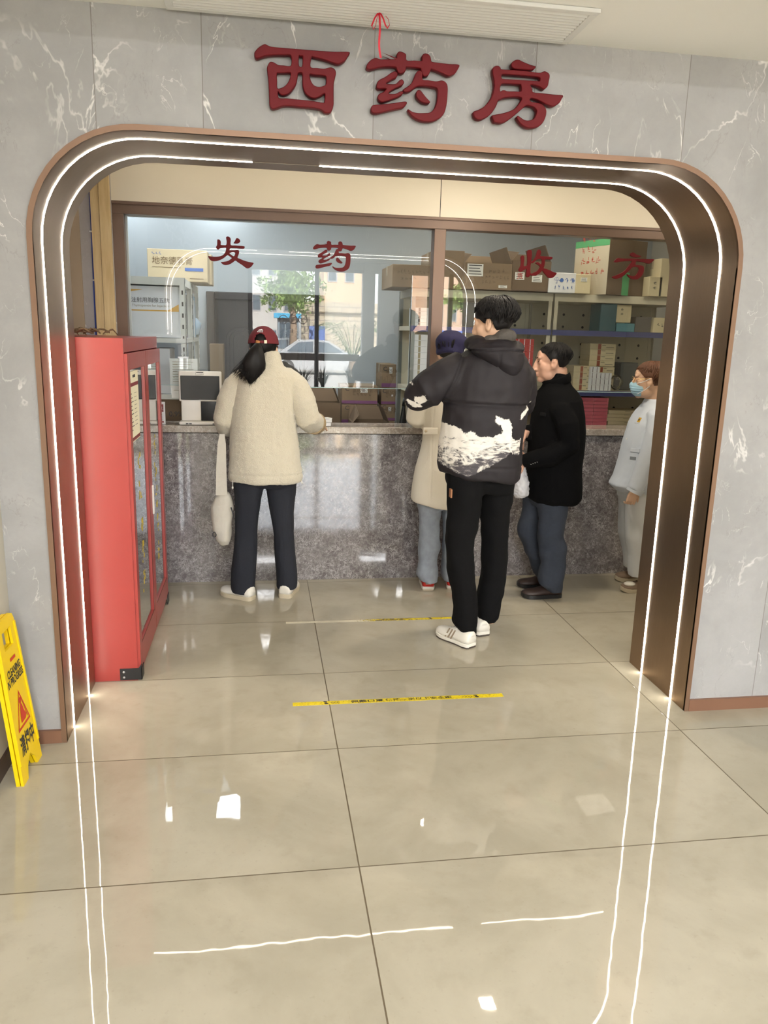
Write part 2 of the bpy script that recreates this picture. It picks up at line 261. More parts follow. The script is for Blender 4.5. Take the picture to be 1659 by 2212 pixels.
 'square': ['2.4108,2.2356 2.4214,2.2489 2.4369,2.2603 2.4537,2.2588 2.4848,2.2579 2.5419,2.2602 2.5897,2.2610 2.6497,2.2612 2.7046,2.2619 2.6992,2.2492 2.6860,2.2378 2.6723,2.2308 2.6552,2.2323 2.6280,2.2388 2.6038,2.2411 2.5796,2.2423 2.5717,2.2377 2.5723,2.2205 2.5893,2.2190 2.6184,2.2168 2.6309,2.2119 2.6371,2.1992 2.6370,2.1775 2.6299,2.1534 2.6149,2.1354 2.5968,2.1239 2.5755,2.1203 2.5535,2.1234 2.5307,2.1345 2.5144,2.1534 2.5292,2.1496 2.5515,2.1429 2.5730,2.1447 2.5884,2.1583 2.5984,2.1782 2.6018,2.1913 2.5935,2.2018 2.5763,2.2055 2.5573,2.2037 2.5413,2.1955 2.5352,2.1845 2.5155,2.1664 2.4960,2.1462 2.4712,2.1302 2.4435,2.1205 2.4219,2.1208 2.4065,2.1321 2.4225,2.1392 2.4455,2.1487 2.4797,2.1651 2.5018,2.1832 2.5187,2.2054 2.5354,2.2298 2.5413,2.2419 2.5198,2.2421 2.4866,2.2397 2.4536,2.2352 2.4327,2.2305 2.4160,2.2305',
  '2.5249,2.2852 2.5309,2.2972 2.5424,2.3016 2.5534,2.2992 2.5673,2.2912 2.5873,2.2835 2.6069,2.2795 2.6028,2.2733 2.5888,2.2695 2.5649,2.2686 2.5405,2.2730 2.5292,2.2790'],
}
# ---------------------------------------------------------------- surface materials
def nodes(name):
    m = bpy.data.materials.new(name); m.use_nodes = True; MATS[name] = m
    return m, m.node_tree.nodes, m.node_tree.links, m.node_tree.nodes['Principled BSDF']
def mth(N, L, op, a, b=None, c=None, clamp=False):
    q = N.new('ShaderNodeMath'); q.operation = op; q.use_clamp = clamp
    for i, v in enumerate((a, b, c)):
        if v is None: continue
        if isinstance(v, (int, float)): q.inputs[i].default_value = v
        else: L.new(v, q.inputs[i])
    return q.outputs[0]
def mix(N, L, f, a, b):
    q = N.new('ShaderNodeMix'); q.data_type = 'RGBA'
    for i, v in ((0, f), (6, a), (7, b)):
        if isinstance(v, (int, float)): q.inputs[i].default_value = v
        elif isinstance(v, tuple): q.inputs[i].default_value = v if len(v) == 4 else (*v, 1)
        else: L.new(v, q.inputs[i])
    return q.outputs[2]
def ramp(N, L, f, a, b):
    q = N.new('ShaderNodeMapRange'); q.interpolation_type = 'SMOOTHSTEP'; q.inputs[1].default_value = a; q.inputs[2].default_value = b
    L.new(f, q.inputs[0]); return q.outputs[0]
def noise(N, L, vec, scale, detail=4, rough=.5, dist=0):
    q = N.new('ShaderNodeTexNoise'); q.inputs['Scale'].default_value = scale; q.inputs['Detail'].default_value = detail
    q.inputs['Roughness'].default_value = rough; q.inputs['Distortion'].default_value = dist
    if vec is not None: L.new(vec, q.inputs['Vector'])
    return q.outputs[0]
def vmath(N, L, op, a, b):
    q = N.new('ShaderNodeVectorMath'); q.operation = op
    for i, v in enumerate((a, b)):
        if isinstance(v, tuple): q.inputs[i].default_value = v
        elif isinstance(v, (int, float)): q.inputs['Scale'].default_value = v
        else: L.new(v, q.inputs[i])
    return q.outputs[0]
def floor_mat():
    m, N, L, b = nodes('floor_tile')
    tc = N.new('ShaderNodeTexCoord'); sx = N.new('ShaderNodeSeparateXYZ'); L.new(tc.outputs['Object'], sx.inputs[0])
    u = mth(N, L, 'DIVIDE', mth(N, L, 'SUBTRACT', sx.outputs[0], .2738), 1.5412); v = mth(N, L, 'DIVIDE', mth(N, L, 'SUBTRACT', sx.outputs[1], -.1794), .75)
    iu, iv = mth(N, L, 'FLOOR', u), mth(N, L, 'FLOOR', v)
    fu, fv = mth(N, L, 'FRACT', u), mth(N, L, 'FRACT', v)
    du = mth(N, L, 'MULTIPLY', mth(N, L, 'SUBTRACT', .5, mth(N, L, 'ABSOLUTE', mth(N, L, 'SUBTRACT', fu, .5))), 1.5412)
    dv = mth(N, L, 'MULTIPLY', mth(N, L, 'SUBTRACT', .5, mth(N, L, 'ABSOLUTE', mth(N, L, 'SUBTRACT', fv, .5))), .75)
    d = mth(N, L, 'MINIMUM', du, dv); grout = ramp(N, L, d, .0028, .0018)
    cmb = N.new('ShaderNodeCombineXYZ'); L.new(iu, cmb.inputs[0]); L.new(iv, cmb.inputs[1])
    wn = N.new('ShaderNodeTexWhiteNoise'); wn.noise_dimensions = '3D'; L.new(cmb.outputs[0], wn.inputs['Vector'])
    off = vmath(N, L, 'SCALE', wn.outputs['Color'], 37.0); p = vmath(N, L, 'ADD', tc.outputs['Object'], off)
    n1 = noise(N, L, p, 1.7, 7, .6, .4); n2 = noise(N, L, p, 9, 6, .6); n3 = noise(N, L, p, 70, 3)
    c = mix(N, L, ramp(N, L, n1, .32, .7), srgb(163, 156, 139), srgb(181, 174, 157)); c = mix(N, L, mth(N, L, 'MULTIPLY', ramp(N, L, n2, .5, .78), .35), c, srgb(150, 142, 124))
    c = mix(N, L, mth(N, L, 'MULTIPLY', ramp(N, L, n3, .62, .8), .25), c, srgb(143, 135, 118))
    sc = N.new('ShaderNodeSeparateColor'); L.new(wn.outputs['Color'], sc.inputs[0])
    c = mix(N, L, mth(N, L, 'MULTIPLY', sc.outputs[0], .12), c, srgb(136, 128, 111)); c = mix(N, L, grout, c, srgb(96, 84, 64))
    L.new(c, b.inputs['Base Color']); L.new(mth(N, L, 'ADD', mth(N, L, 'MULTIPLY', grout, .5), .018), b.inputs['Roughness'])
    b.inputs['IOR'].default_value = 1.5
    w = noise(N, L, p, 3.2, 1.5, .4); w2 = noise(N, L, p, 11, 1); h = mth(N, L, 'ADD', mth(N, L, 'MULTIPLY', w, 1.0), mth(N, L, 'MULTIPLY', w2, .22))
    h = mth(N, L, 'SUBTRACT', h, mth(N, L, 'MULTIPLY', grout, 1.5))
    bp = N.new('ShaderNodeBump'); bp.inputs['Strength'].default_value = 1; bp.inputs['Distance'].default_value = .00065; L.new(h, bp.inputs['Height']); L.new(bp.outputs[0], b.inputs['Normal'])
    return m
def marble_mat(name='wall_marble', base=(164, 163, 162), joints=()):
    m, N, L, b = nodes(name)
    tc = N.new('ShaderNodeTexCoord'); P = tc.outputs['Object']; sx = N.new('ShaderNodeSeparateXYZ'); L.new(P, sx.inputs[0])
    pan = None; line = None
    for j in joints:
        s = mth(N, L, 'GREATER_THAN', sx.outputs[0], j); pan = s if pan is None else mth(N, L, 'ADD', pan, s)
        a = ramp(N, L, mth(N, L, 'ABSOLUTE', mth(N, L, 'SUBTRACT', sx.outputs[0], j)), .0022, .001); line = a if line is None else mth(N, L, 'MAXIMUM', line, a)
    if pan is not None:
        cb = N.new('ShaderNodeCombineXYZ'); L.new(mth(N, L, 'MULTIPLY', pan, 5.3), cb.inputs[1]); L.new(mth(N, L, 'MULTIPLY', pan, 1.7), cb.inputs[2]); P = vmath(N, L, 'ADD', P, cb.outputs[0])
    n0 = noise(N, L, P, 2.2, 7, .62, .3); nf = noise(N, L, P, 55, 4, .7)
    c = mix(N, L, ramp(N, L, n0, .25, .75), srgb(*[q-14 for q in base]), srgb(*[min(255, q+9) for q in base]))
    c = mix(N, L, mth(N, L, 'MULTIPLY', nf, .3), c, srgb(*[q-26 for q in base]))
    mp = N.new('ShaderNodeMapping'); mp.inputs['Rotation'].default_value = (0, radians(38), 0); mp.inputs['Scale'].default_value = (1.5, 1, .75); L.new(P, mp.inputs[0])
    for sc_, w, amt, th, dst in ((1.25, .0075, 1.0, .49, .55), (2.3, .0060, .85, .51, .8), (4.6, .0065, .55, .52, .8)):
        n = noise(N, L, mp.outputs[0], sc_, 6, .55, dst); r = ramp(N, L, mth(N, L, 'ABSOLUTE', mth(N, L, 'SUBTRACT', n, .5)), w, .0)
        k = ramp(N, L, noise(N, L, P, sc_*1.5+.7, 3), th, th+.2); c = mix(N, L, mth(N, L, 'MULTIPLY', mth(N, L, 'MULTIPLY', r, k), amt), c, srgb(232, 230, 226))
    n = noise(N, L, mp.outputs[0], 3.1, 6, .6, .7); r = ramp(N, L, mth(N, L, 'ABSOLUTE', mth(N, L, 'SUBTRACT', n, .53)), .007, .0)
    c = mix(N, L, mth(N, L, 'MULTIPLY', mth(N, L, 'MULTIPLY', r, ramp(N, L, noise(N, L, P, 4.4, 2), .5, .6)), .3), c, srgb(130, 126, 120))
    if line is not None: c = mix(N, L, mth(N, L, 'MULTIPLY', line, .75), c, srgb(110, 104, 98))
    L.new(c, b.inputs['Base Color']); b.inputs['Roughness'].default_value = .42; b.inputs['Specular IOR Level'].default_value = .35
    return m
def stone_mat(name, dark, light, rough, sc=1.0):
    "brown-grey stone full of fine pale scratches"
    m, N, L, b = nodes(name); tc = N.new('ShaderNodeTexCoord'); P = tc.outputs['Object']
    n0 = noise(N, L, P, 2.6, 6, .6, .6); c = mix(N, L, ramp(N, L, n0, .3, .7), srgb(*dark), srgb(*[int(a*.72+q*.28) for a, q in zip(dark, light)]))
    for s_, w, amt in ((22*sc, .05, .85), (38*sc, .05, .6), (9*sc, .018, .8), (70*sc, .08, .5)):
        d = noise(N, L, P, s_*.7, 3, .6); dv = N.new('ShaderNodeCombineXYZ'); L.new(d, dv.inputs[0]); L.new(noise(N, L, P, s_*.9, 2), dv.inputs[2])
        n = noise(N, L, vmath(N, L, 'ADD', P, vmath(N, L, 'SCALE', dv.outputs[0], .05)), s_, 3, .5, 1.2)
        r = ramp(N, L, mth(N, L, 'ABSOLUTE', mth(N, L, 'SUBTRACT', n, .5)), w, 0); k = ramp(N, L, noise(N, L, P, s_*.35, 3), .38, .62)
        c = mix(N, L, mth(N, L, 'MULTIPLY', mth(N, L, 'MULTIPLY', r, k), amt), c, srgb(*light))
    L.new(c, b.inputs['Base Color']); b.inputs['Roughness'].default_value = rough; b.inputs['IOR'].default_value = 1.75
    return m
def bronze_mat():
    m, N, L, b = nodes('brushed_bronze'); tc = N.new('ShaderNodeTexCoord'); mp = N.new('ShaderNodeMapping'); mp.inputs['Scale'].default_value = (3, 160, 3); L.new(tc.outputs['Object'], mp.inputs[0])
    n = noise(N, L, mp.outputs[0], 3, 3); n2 = noise(N, L, tc.outputs['Object'], 2.5, 4)
    c = mix(N, L, n, srgb(146, 122, 100), srgb(164, 140, 116)); c = mix(N, L, mth(N, L, 'MULTIPLY', ramp(N, L, n2, .55, .8), .25), c, srgb(128, 106, 86))
    L.new(c, b.inputs['Base Color']); b.inputs['Metallic'].default_value = 1; b.inputs['Roughness'].default_value = .36
    bp = N.new('ShaderNodeBump'); bp.inputs['Strength'].default_value = .25; bp.inputs['Distance'].default_value = .0004; L.new(n, bp.inputs['Height']); L.new(bp.outputs[0], b.inputs['Normal'])
    return m
def glass_mat(name, tint=(1, 1, 1), ior=1.5, boost=1.0):
    "thin clear pane: see-through plus Fresnel reflection"
    m = bpy.data.materials.new(name); m.use_nodes = True; MATS[name] = m; N = m.node_tree.nodes; L = m.node_tree.links; N.clear()
    out = N.new('ShaderNodeOutputMaterial'); t = N.new('ShaderNodeBsdfTransparent'); t.inputs[0].default_value = (*tint, 1); g = N.new('ShaderNodeBsdfGlossy'); g.inputs['Roughness'].default_value = .0
    f = N.new('ShaderNodeFresnel'); f.inputs[0].default_value = ior; k = mth(N, L, 'MULTIPLY', f.outputs[0], boost, clamp=True)
    x = N.new('ShaderNodeMixShader'); L.new(k, x.inputs[0]); L.new(t.outputs[0], x.inputs[1]); L.new(g.outputs[0], x.inputs[2]); L.new(x.outputs[0], out.inputs[0])
    return m
def wood_mat(name, a, b_, rough=.45, sc=(1, 1, .08)):
    m, N, L, b = nodes(name); tc = N.new('ShaderNodeTexCoord'); mp = N.new('ShaderNodeMapping'); mp.inputs['Scale'].default_value = sc; L.new(tc.outputs['Object'], mp.inputs[0])
    n = noise(N, L, mp.outputs[0], 45, 5, .6, .3); c = mix(N, L, ramp(N, L, n, .3, .7), srgb(*a), srgb(*b_)); L.new(c, b.inputs['Base Color']); b.inputs['Roughness'].default_value = rough
    return m
JOINTS = (-.603, -.23, .39, 1.008, 1.632, 2.277, 2.9)
M_FLOOR = floor_mat(); M_MARBLE = marble_mat('wall_marble', joints=JOINTS); M_MARBLE2 = marble_mat('side_marble', (178, 174, 174))
M_STONE = stone_mat('counter_stone', (84, 78, 79), (188, 184, 184), .05, 1.7); M_SLAB = stone_mat('worktop_stone', (128, 117, 108), (190, 182, 172), .16, 1.4)
M_BRONZE = bronze_mat(); M_TRIM = mat('bronze_trim', srgb(128, 100, 80), .4, .3); M_FRAME = mat('window_brown', srgb(104, 84, 72), .38, .25)
M_LED = mat('led_strip', (1, .93, .8, 1), emit=(1, .93, .80), es=34)
M_CEIL = mat('ceiling_paint', srgb(240, 239, 234), .85); M_BEIGE = mat('beige_wall', srgb(196, 190, 176), .6, ns=.04, nscale=3)
M_BULK = mat('cream_panel', srgb(232, 224, 208), .45); M_PWALL = mat('pharmacy_wall', srgb(180, 187, 192), .75); M_WHITE = mat('white_paint', srgb(225, 225, 222), .5)
M_GLASS = glass_mat('service_glass', (.93, .965, .97), 1.5, 2.0); M_GLASS2 = glass_mat('door_glass', (.97, .98, .98)); M_RED = mat('cabinet_red', srgb(150, 56, 51), .32, ns=.03, nscale=2)
M_SIGNRED = mat('sign_red', srgb(92, 11, 19), .5, spec=.2); M_BLACK = mat('black_plastic', (.012, .012, .013), .4); M_DARK = mat('dark_gap', (.02, .018, .016), .7)
M_STEEL = mat('steel', srgb(180, 180, 182), .3, 1); M_CREAM = mat('shelf_cream', srgb(196, 190, 168), .5); M_SHELFW = mat('shelf_white', srgb(206, 208, 202), .5)

# ---------------------------------------------------------------- room shell
XL, XR, AD, AH, AR = -.843, 1.929, .56, 2.385, .38     # archway inside edges, depth, height, corner radius
HS = 2.787                                             # soffit height at the wall
def arch_path(inset=0.0, n=12):
    "from the left foot up, over and down to the right foot (x, z); inset < 0 grows it"
    l, r, h, R = XL+inset, XR-inset, AH-inset, AR-inset
    P = [(l, 0.0)]+[(l+R-R*cos(a), h-R+R*sin(a)) for a in [pi/2*i/n for i in range(n+1)]]
    P += [(r-R+R*sin(a), h-R+R*cos(a)) for a in [pi/2*i/n for i in range(n+1)]]+[(r, 0.0)]
    return P
b = B(); b.box(-4, 9.5, -11.7, 5.3, -.1, 0); struct('floor', b, M_FLOOR)
WX0, WX1 = -1.03, 3.6
ap = arch_path(-.02)
b = B(); nh = len(ap)//2
Lp = [(WX0, 0.0)]+ap[:nh]+[(ap[nh-1][0], 3.0), (WX0, 3.0)]; Rp = ap[nh:]+[(WX1, 0.0), (WX1, 3.0), (ap[nh][0], 3.0)]
Tp = [ap[nh-1], ap[nh], (ap[nh][0], 3.0), (ap[nh-1][0], 3.0)]
for P in (Lp, Rp, Tp): b.prism([(x, 0, z) for x, z in P], (0, .08, 0))
struct('wall_front', b, M_MARBLE)
b = B(); b.box(WX0-.25, WX0, -11.7, .0, 0, 3.4); struct('wall_left', b, M_BEIGE)
b = B(); b.box(WX0-.5, WX0-.12, .0, .1, 0, 3.0); b.box(-1.35, -1.25, .0, 2.2, 0, 3.0); struct('wall_corridor_left', b, M_MARBLE2)
b = B(); b.box(3.6, 3.7, -.0, 5.3, 0, 3.0); struct('wall_corridor_right', b, M_BEIGE)
b = B(); b.box(7.0, 7.2, -11.7, .1, 0, 3.4); b.box(3.6, 7.2, 0, .1, 0, 3.4); struct('wall_right', b, M_BEIGE)
b = B(); b.box(-1.35, 7.2, -.85, 0.0, HS, 3.5); struct('ceiling_soffit', b, M_CEIL)
b = B(); b.box(-1.35, 7.2, -11.7, -.85, 3.34, 3.5); struct('ceiling', b, M_CEIL)
b = B(); b.box(-1.35, 3.7, .0, 2.2, 2.80, 3.0); struct('ceiling_corridor', b, M_CEIL)
b = B(); b.box(-1.35, 3.7, 2.2, 5.3, 2.91, 3.1); struct('ceiling_pharmacy', b, M_WHITE)
b = B(); b.box(WX0, WX0+.012, -11.7, -.012, 0, .07); struct('baseboard_left', b, mat('dark_brown_base', srgb(74, 58, 50), .4))
b = B(); b.box(WX0, XL-.02, -.014, 0, 0, .057); b.box(XR+.02, 3.6, -.014, 0, 0, .057); struct('baseboard_front', b, mat('base_bronze', srgb(140, 104, 84), .35, .35))

# archway: jambs and head in one folded bronze skin, two strips of light let into it
t = thing('archway_surround', 'brushed bronze archway lining with two glowing light strips around the opening', 'archway', ((XL+XR)/2, .28, 0))
def arch_skin(y0, y1, inset=0.0):
    P = arch_path(inset); return [[Vector((x, y0, z)), Vector((x, y1, z))] for x, z in P]
LED = ((.115, .129), (.416, .430)); cuts = [-.008, LED[0][0], LED[0][1], LED[1][0], LED[1][1], AD]
b = B()
for a, c in ((0, 1), (2, 3), (4, 5)):
    P = arch_path(); Q = arch_path(-.012); n = len(P)
    b.rings([[Vector((x, cuts[a], z)), Vector((x, cuts[c], z)), Vector((X, cuts[c], Z)), Vector((X, cuts[a], Z))] for (x, z), (X, Z) in zip(P, Q)])
b.build('lining', M_BRONZE, t, smooth='auto')
b = B(); P = arch_path(0); Q = arch_path(-.02)
b.rings([[Vector((x, -.012, z)), Vector((X, -.012, Z)), Vector((X, .002, Z)), Vector((x, .002, z))] for (x, z), (X, Z) in zip(P, Q)]); b.build('face_trim', M_TRIM, t, smooth='auto')
def led(name, y0, y1, gap=None):
    P = [(x, z) for x, z in arch_path(.0012)]; b = B(); seg = []
    runs = [P]
    if gap:
        i = max(k for k, p in enumerate(P) if p[0] < gap[0] and p[1] > 1.9 and k < len(P)//2+1)
        runs = [P[:i+1]+[(gap[0], P[i][1])], [(gap[1], P[i][1])]+P[i+1:]]
    for r in runs: b.rings([[Vector((x, y0, z)), Vector((x, y1, z)), Vector((x+(.003 if x > .5 else -.003), y1, z+.003)), Vector((x+(.003 if x > .5 else -.003), y0, z+.003))] for x, z in r])
    return b.build(name, M_LED, t)
led('light_strip', *LED[0]); led('light_strip', *LED[1], gap=(-.06, .22))
b = B(); b.box(-.06, .22, LED[1][0], LED[1][1], AH-.0012, AH+.01); b.build('unlit_strip', mat('diffuser_off', srgb(150, 140, 126), .4), t)

# raised sign characters
gly_loops = {k: [[tuple(map(float, q.split(','))) for q in l.split()] for l in v] for k, v in GLY.items()}
GRP = {'west': [[0, 1, 2, 3, 4]], 'med': [[0], [1], [2], [3], [4]], 'room': [[0, 1, 2], [3]], 'send': [[0, 1], [2]], 'take': [[0, 1]], 'square': [[0], [1]]}
exec_gly = {k: [[gly_loops[k][i] for i in g] for g in GRP[k]] for k in GRP}
for key, nm in (('west', 'leftmost of the three big dark red characters above the archway, boxy'), ('med', 'middle of three big dark red characters above the archway'), ('room', 'rightmost of the three big dark red characters above the archway, dotted')):
    tag(glyph(exec_gly[key], -.024, .026, 'sign_character', M_SIGNRED), nm, 'sign letter', 'big red sign characters above the archway')

# slim strip of light along the corridor ceiling above the window
t = thing('linear_light', 'slim strip of light along the corridor ceiling above the service window', 'ceiling light', (.9, 1.93, 2.795))
b = B(); b.box(-.92, 2.72, 1.915, 1.945, 2.788, 2.7995); b.build('channel', M_STEEL, t); b = B(); b.box(-.90, 2.70, 1.923, 1.937, 2.7865, 2.788); b.build('diffuser', mat('linear_glow', (1, .9, .72, 1), emit=(1, .88, .66), es=26), t)
# ceiling grille with its ribbon
t = thing('ceiling_grille', 'long white louvred air grille in the ceiling along the marble wall', 'air vent', (.385, -.17, HS))
x0, x1, y0, y1 = -.345, 1.113, -.335, -.03
b = B()
for a in ((x0, x1, y0, y0+.028), (x0, x1, y1-.028, y1), (x0, x0+.028, y0+.028, y1-.028), (x1-.028, x1, y0+.028, y1-.028)): b.box(*a, HS-.014, HS-.0005)
b.build('frame', M_WHITE, t, bevel=.002)
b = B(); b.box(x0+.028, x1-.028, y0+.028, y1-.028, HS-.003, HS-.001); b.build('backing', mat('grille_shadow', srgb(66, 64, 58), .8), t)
for i in range(10):
    yy = y0+.04+i*.0242
    b = B(); b.prism([(x0+.028, yy, HS-.003), (x0+.028, yy+.006, HS-.003), (x0+.028, yy+.016, HS-.013), (x0+.028, yy+.010, HS-.013)], (x1-x0-.056, 0, 0)); b.build('louvre', M_WHITE, t)
t = thing('red_ribbon', 'red ribbon tied to the ceiling grille, hanging down in front of the wall', 'ribbon', (.385, -.16, HS-.02))
m = mat('ribbon_red', srgb(196, 24, 48), .45)
def band(b, pts, w=.0035):
    for p, q in zip(pts, pts[1:]):
        p, q = Vector(p), Vector(q); b.add([p+Vector((-w, 0, 0)), p+Vector((w, 0, 0)), q+Vector((w, 0, 0)), q+Vector((-w, 0, 0)), p+Vector((-w, .0012, 0)), p+Vector((w, .0012, 0)), q+Vector((w, .0012, 0)), q+Vector((-w, .0012, 0))], [(0, 1, 2, 3), (7, 6, 5, 4), (0, 4, 5, 1), (3, 2, 6, 7), (1, 5, 6, 2), (0, 3, 7, 4)])
b = B(); band(b, [(.382+.003*sin(i*.5)+.0014*i*i/20, -.16, HS-.012-i*.0116) for i in range(13)]); b.build('tail', m, t)
b = B(); b.tube([(.378, -.162, HS-.012), (.366, -.165, HS-.03), (.356, -.166, HS-.055), (.362, -.166, HS-.066), (.369, -.166, HS-.055), (.374, -.164, HS-.03), (.380, -.162, HS-.012)], [(.001, .003)]*7, 6); b.build('loop', m, t)
b = B(); b.tube([(.386, -.162, HS-.012), (.396, -.165, HS-.03), (.404, -.166, HS-.05), (.411, -.166, HS-.058), (.418, -.166, HS-.048), (.414, -.164, HS-.03), (.404, -.164, HS-.02)], [(.001, .003)]*7, 6); b.build('loop', m, t)
b = B(); b.ell((.383, -.162, HS-.014), (.006, .004, .004), 8, 6); b.build('knot', m, t)

# ---------------------------------------------------------------- counter, service window
t = thing('service_counter', 'polished grey-brown stone counter front below the service window', 'counter', (1.2, 2.3, 0))
b = B()
b.box(-1.25, 3.6, 2.133, 2.36, 0.0, 1.034)
b.build('front_panel', M_STONE, t)
b = B(); b.box(-1.25, 3.6, 2.125, 2.133, 1.028, 1.034); b.build('shadow_joint', M_DARK, t)
w = B(); w.rbox(-1.25, 3.6, 2.105, 2.375, 1.034, 1.08, .004); tag(w.build('worktop', M_SLAB), 'speckled brown-grey stone worktop slab running along the counter top', 'worktop')
GY = 2.28
b = B(); b.box(-.94, 3.6, 2.2, 2.3, 2.46, 2.80); b2 = b
o = struct('wall_bulkhead', b, M_BULK)
b = B(); b.box(1.138, 1.142, 2.1985, 2.2, 2.46, 2.80); b.build('panel_joint', M_DARK, o)
t = thing('window_1', 'brown framed service window', 'window', (1.2, 2.25, 1.08)); t['kind'] = 'structure'; del t['category']; del t['label']
b = B(); b.box(-.94, 3.6, 2.2, 2.3, 2.385, 2.46); b.box(-.94, 3.6, 2.192, 2.2, 2.44, 2.46); b.build('top_rail', M_FRAME, t, bevel=.003)
b = B(); b.box(-.94, -.872, 2.2, 2.3, 1.08, 2.385); b.build('side_jamb', M_FRAME, t, bevel=.003)
b = B(); b.box(1.108, 1.187, 2.2, 2.3, 1.08, 2.385); b.build('mullion', M_FRAME, t, bevel=.003)
GZ = 1.332
for xa, xc in ((-.872, 1.108), (1.187, 3.6)):
    b = B(); b.add([(xa, GY, GZ), (xc, GY, GZ), (xc, GY, 2.386), (xa, GY, 2.386)], [(0, 1, 2, 3)]); b.build('pane', M_GLASS, t, fixn=False)
    b = B(); b.box(xa, xc, GY-.004, GY+.004, GZ-.004, GZ); b.build('pane_edge', mat('glass_edge', srgb(170, 196, 196), .2), t)
b = B(); b.box(-.872, -.86, 2.262, 2.285, 1.08, 2.385); b.box(-.872, 1.108, 2.276, 2.284, 2.379, 2.385); b.build('silicone_seal', mat('seal_grey', srgb(176, 184, 186), .4), t)
# wall strip left of the window: marble, boards, cable
b = B(); b.box(-1.25, -.94, 2.2, 2.3, 1.0805, 2.80); struct('wall_window_left', b, M_MARBLE2)
b = B(); b.box(-1.25, -1.135, 2.18, 2.2, 1.0805, 2.8); struct('trim_1', b, mat('tan_trim', srgb(170, 152, 130), .6))
mw = wood_mat('pale_board', (205, 178, 130), (222, 198, 152))
for xa, xc, yy, lab in ((-1.062, -1.012, 2.178, 'pale wooden board standing left of the window frame, the outer of two'), (-1.010, -.945, 2.170, 'pale wooden board standing against the brown window frame, the inner of two')):
    b = B(); b.rbox(xa, xc, yy, 2.2, 1.0805, 2.795, .003); tag(b.build('wooden_board', mw), lab, 'board', 'boards beside the window')
t = thing('blue_cable', 'blue network cable clipped down the grey wall beside the wooden boards', 'cable', (-1.075, 2.19, 1.6))
b = B(); b.tube([(-1.075+.008*sin(z*3.1)+(2.6-z)*.012, 2.194, z) for z in [1.2+i*.08 for i in range(20)]], .0045, 6); b.build('sheath', mat('cable_blue', srgb(44, 66, 150), .4), t)
for z in (2.27, 1.98): b = B(); b.box(-1.082+(2.6-z)*.014, -1.056+(2.6-z)*.014, 2.184, 2.2, z-.004, z+.004); b.build('cable_tie', M_WHITE, t)
# characters stuck on the panes
wm = []
for g in exec_gly['med']: wm.append([[(.311+(x-.355)/.355*.289, 2.099+(z-2.476)/.216*.180) for x, z in lp] for lp in g])
for loops, lab in ((exec_gly['send'], 'first dark red character stuck on the service glass, far left'), (wm, 'second dark red character on the service glass, left of the brown mullion'), (exec_gly['take'], 'third dark red character on the service glass, right of the brown mullion'), (exec_gly['square'], 'fourth dark red character on the service glass, far right with a dot on top')):
    tag(glyph(loops, GY-.006, .01, 'window_character', M_SIGNRED), lab, 'window letter', 'red characters on the service window')

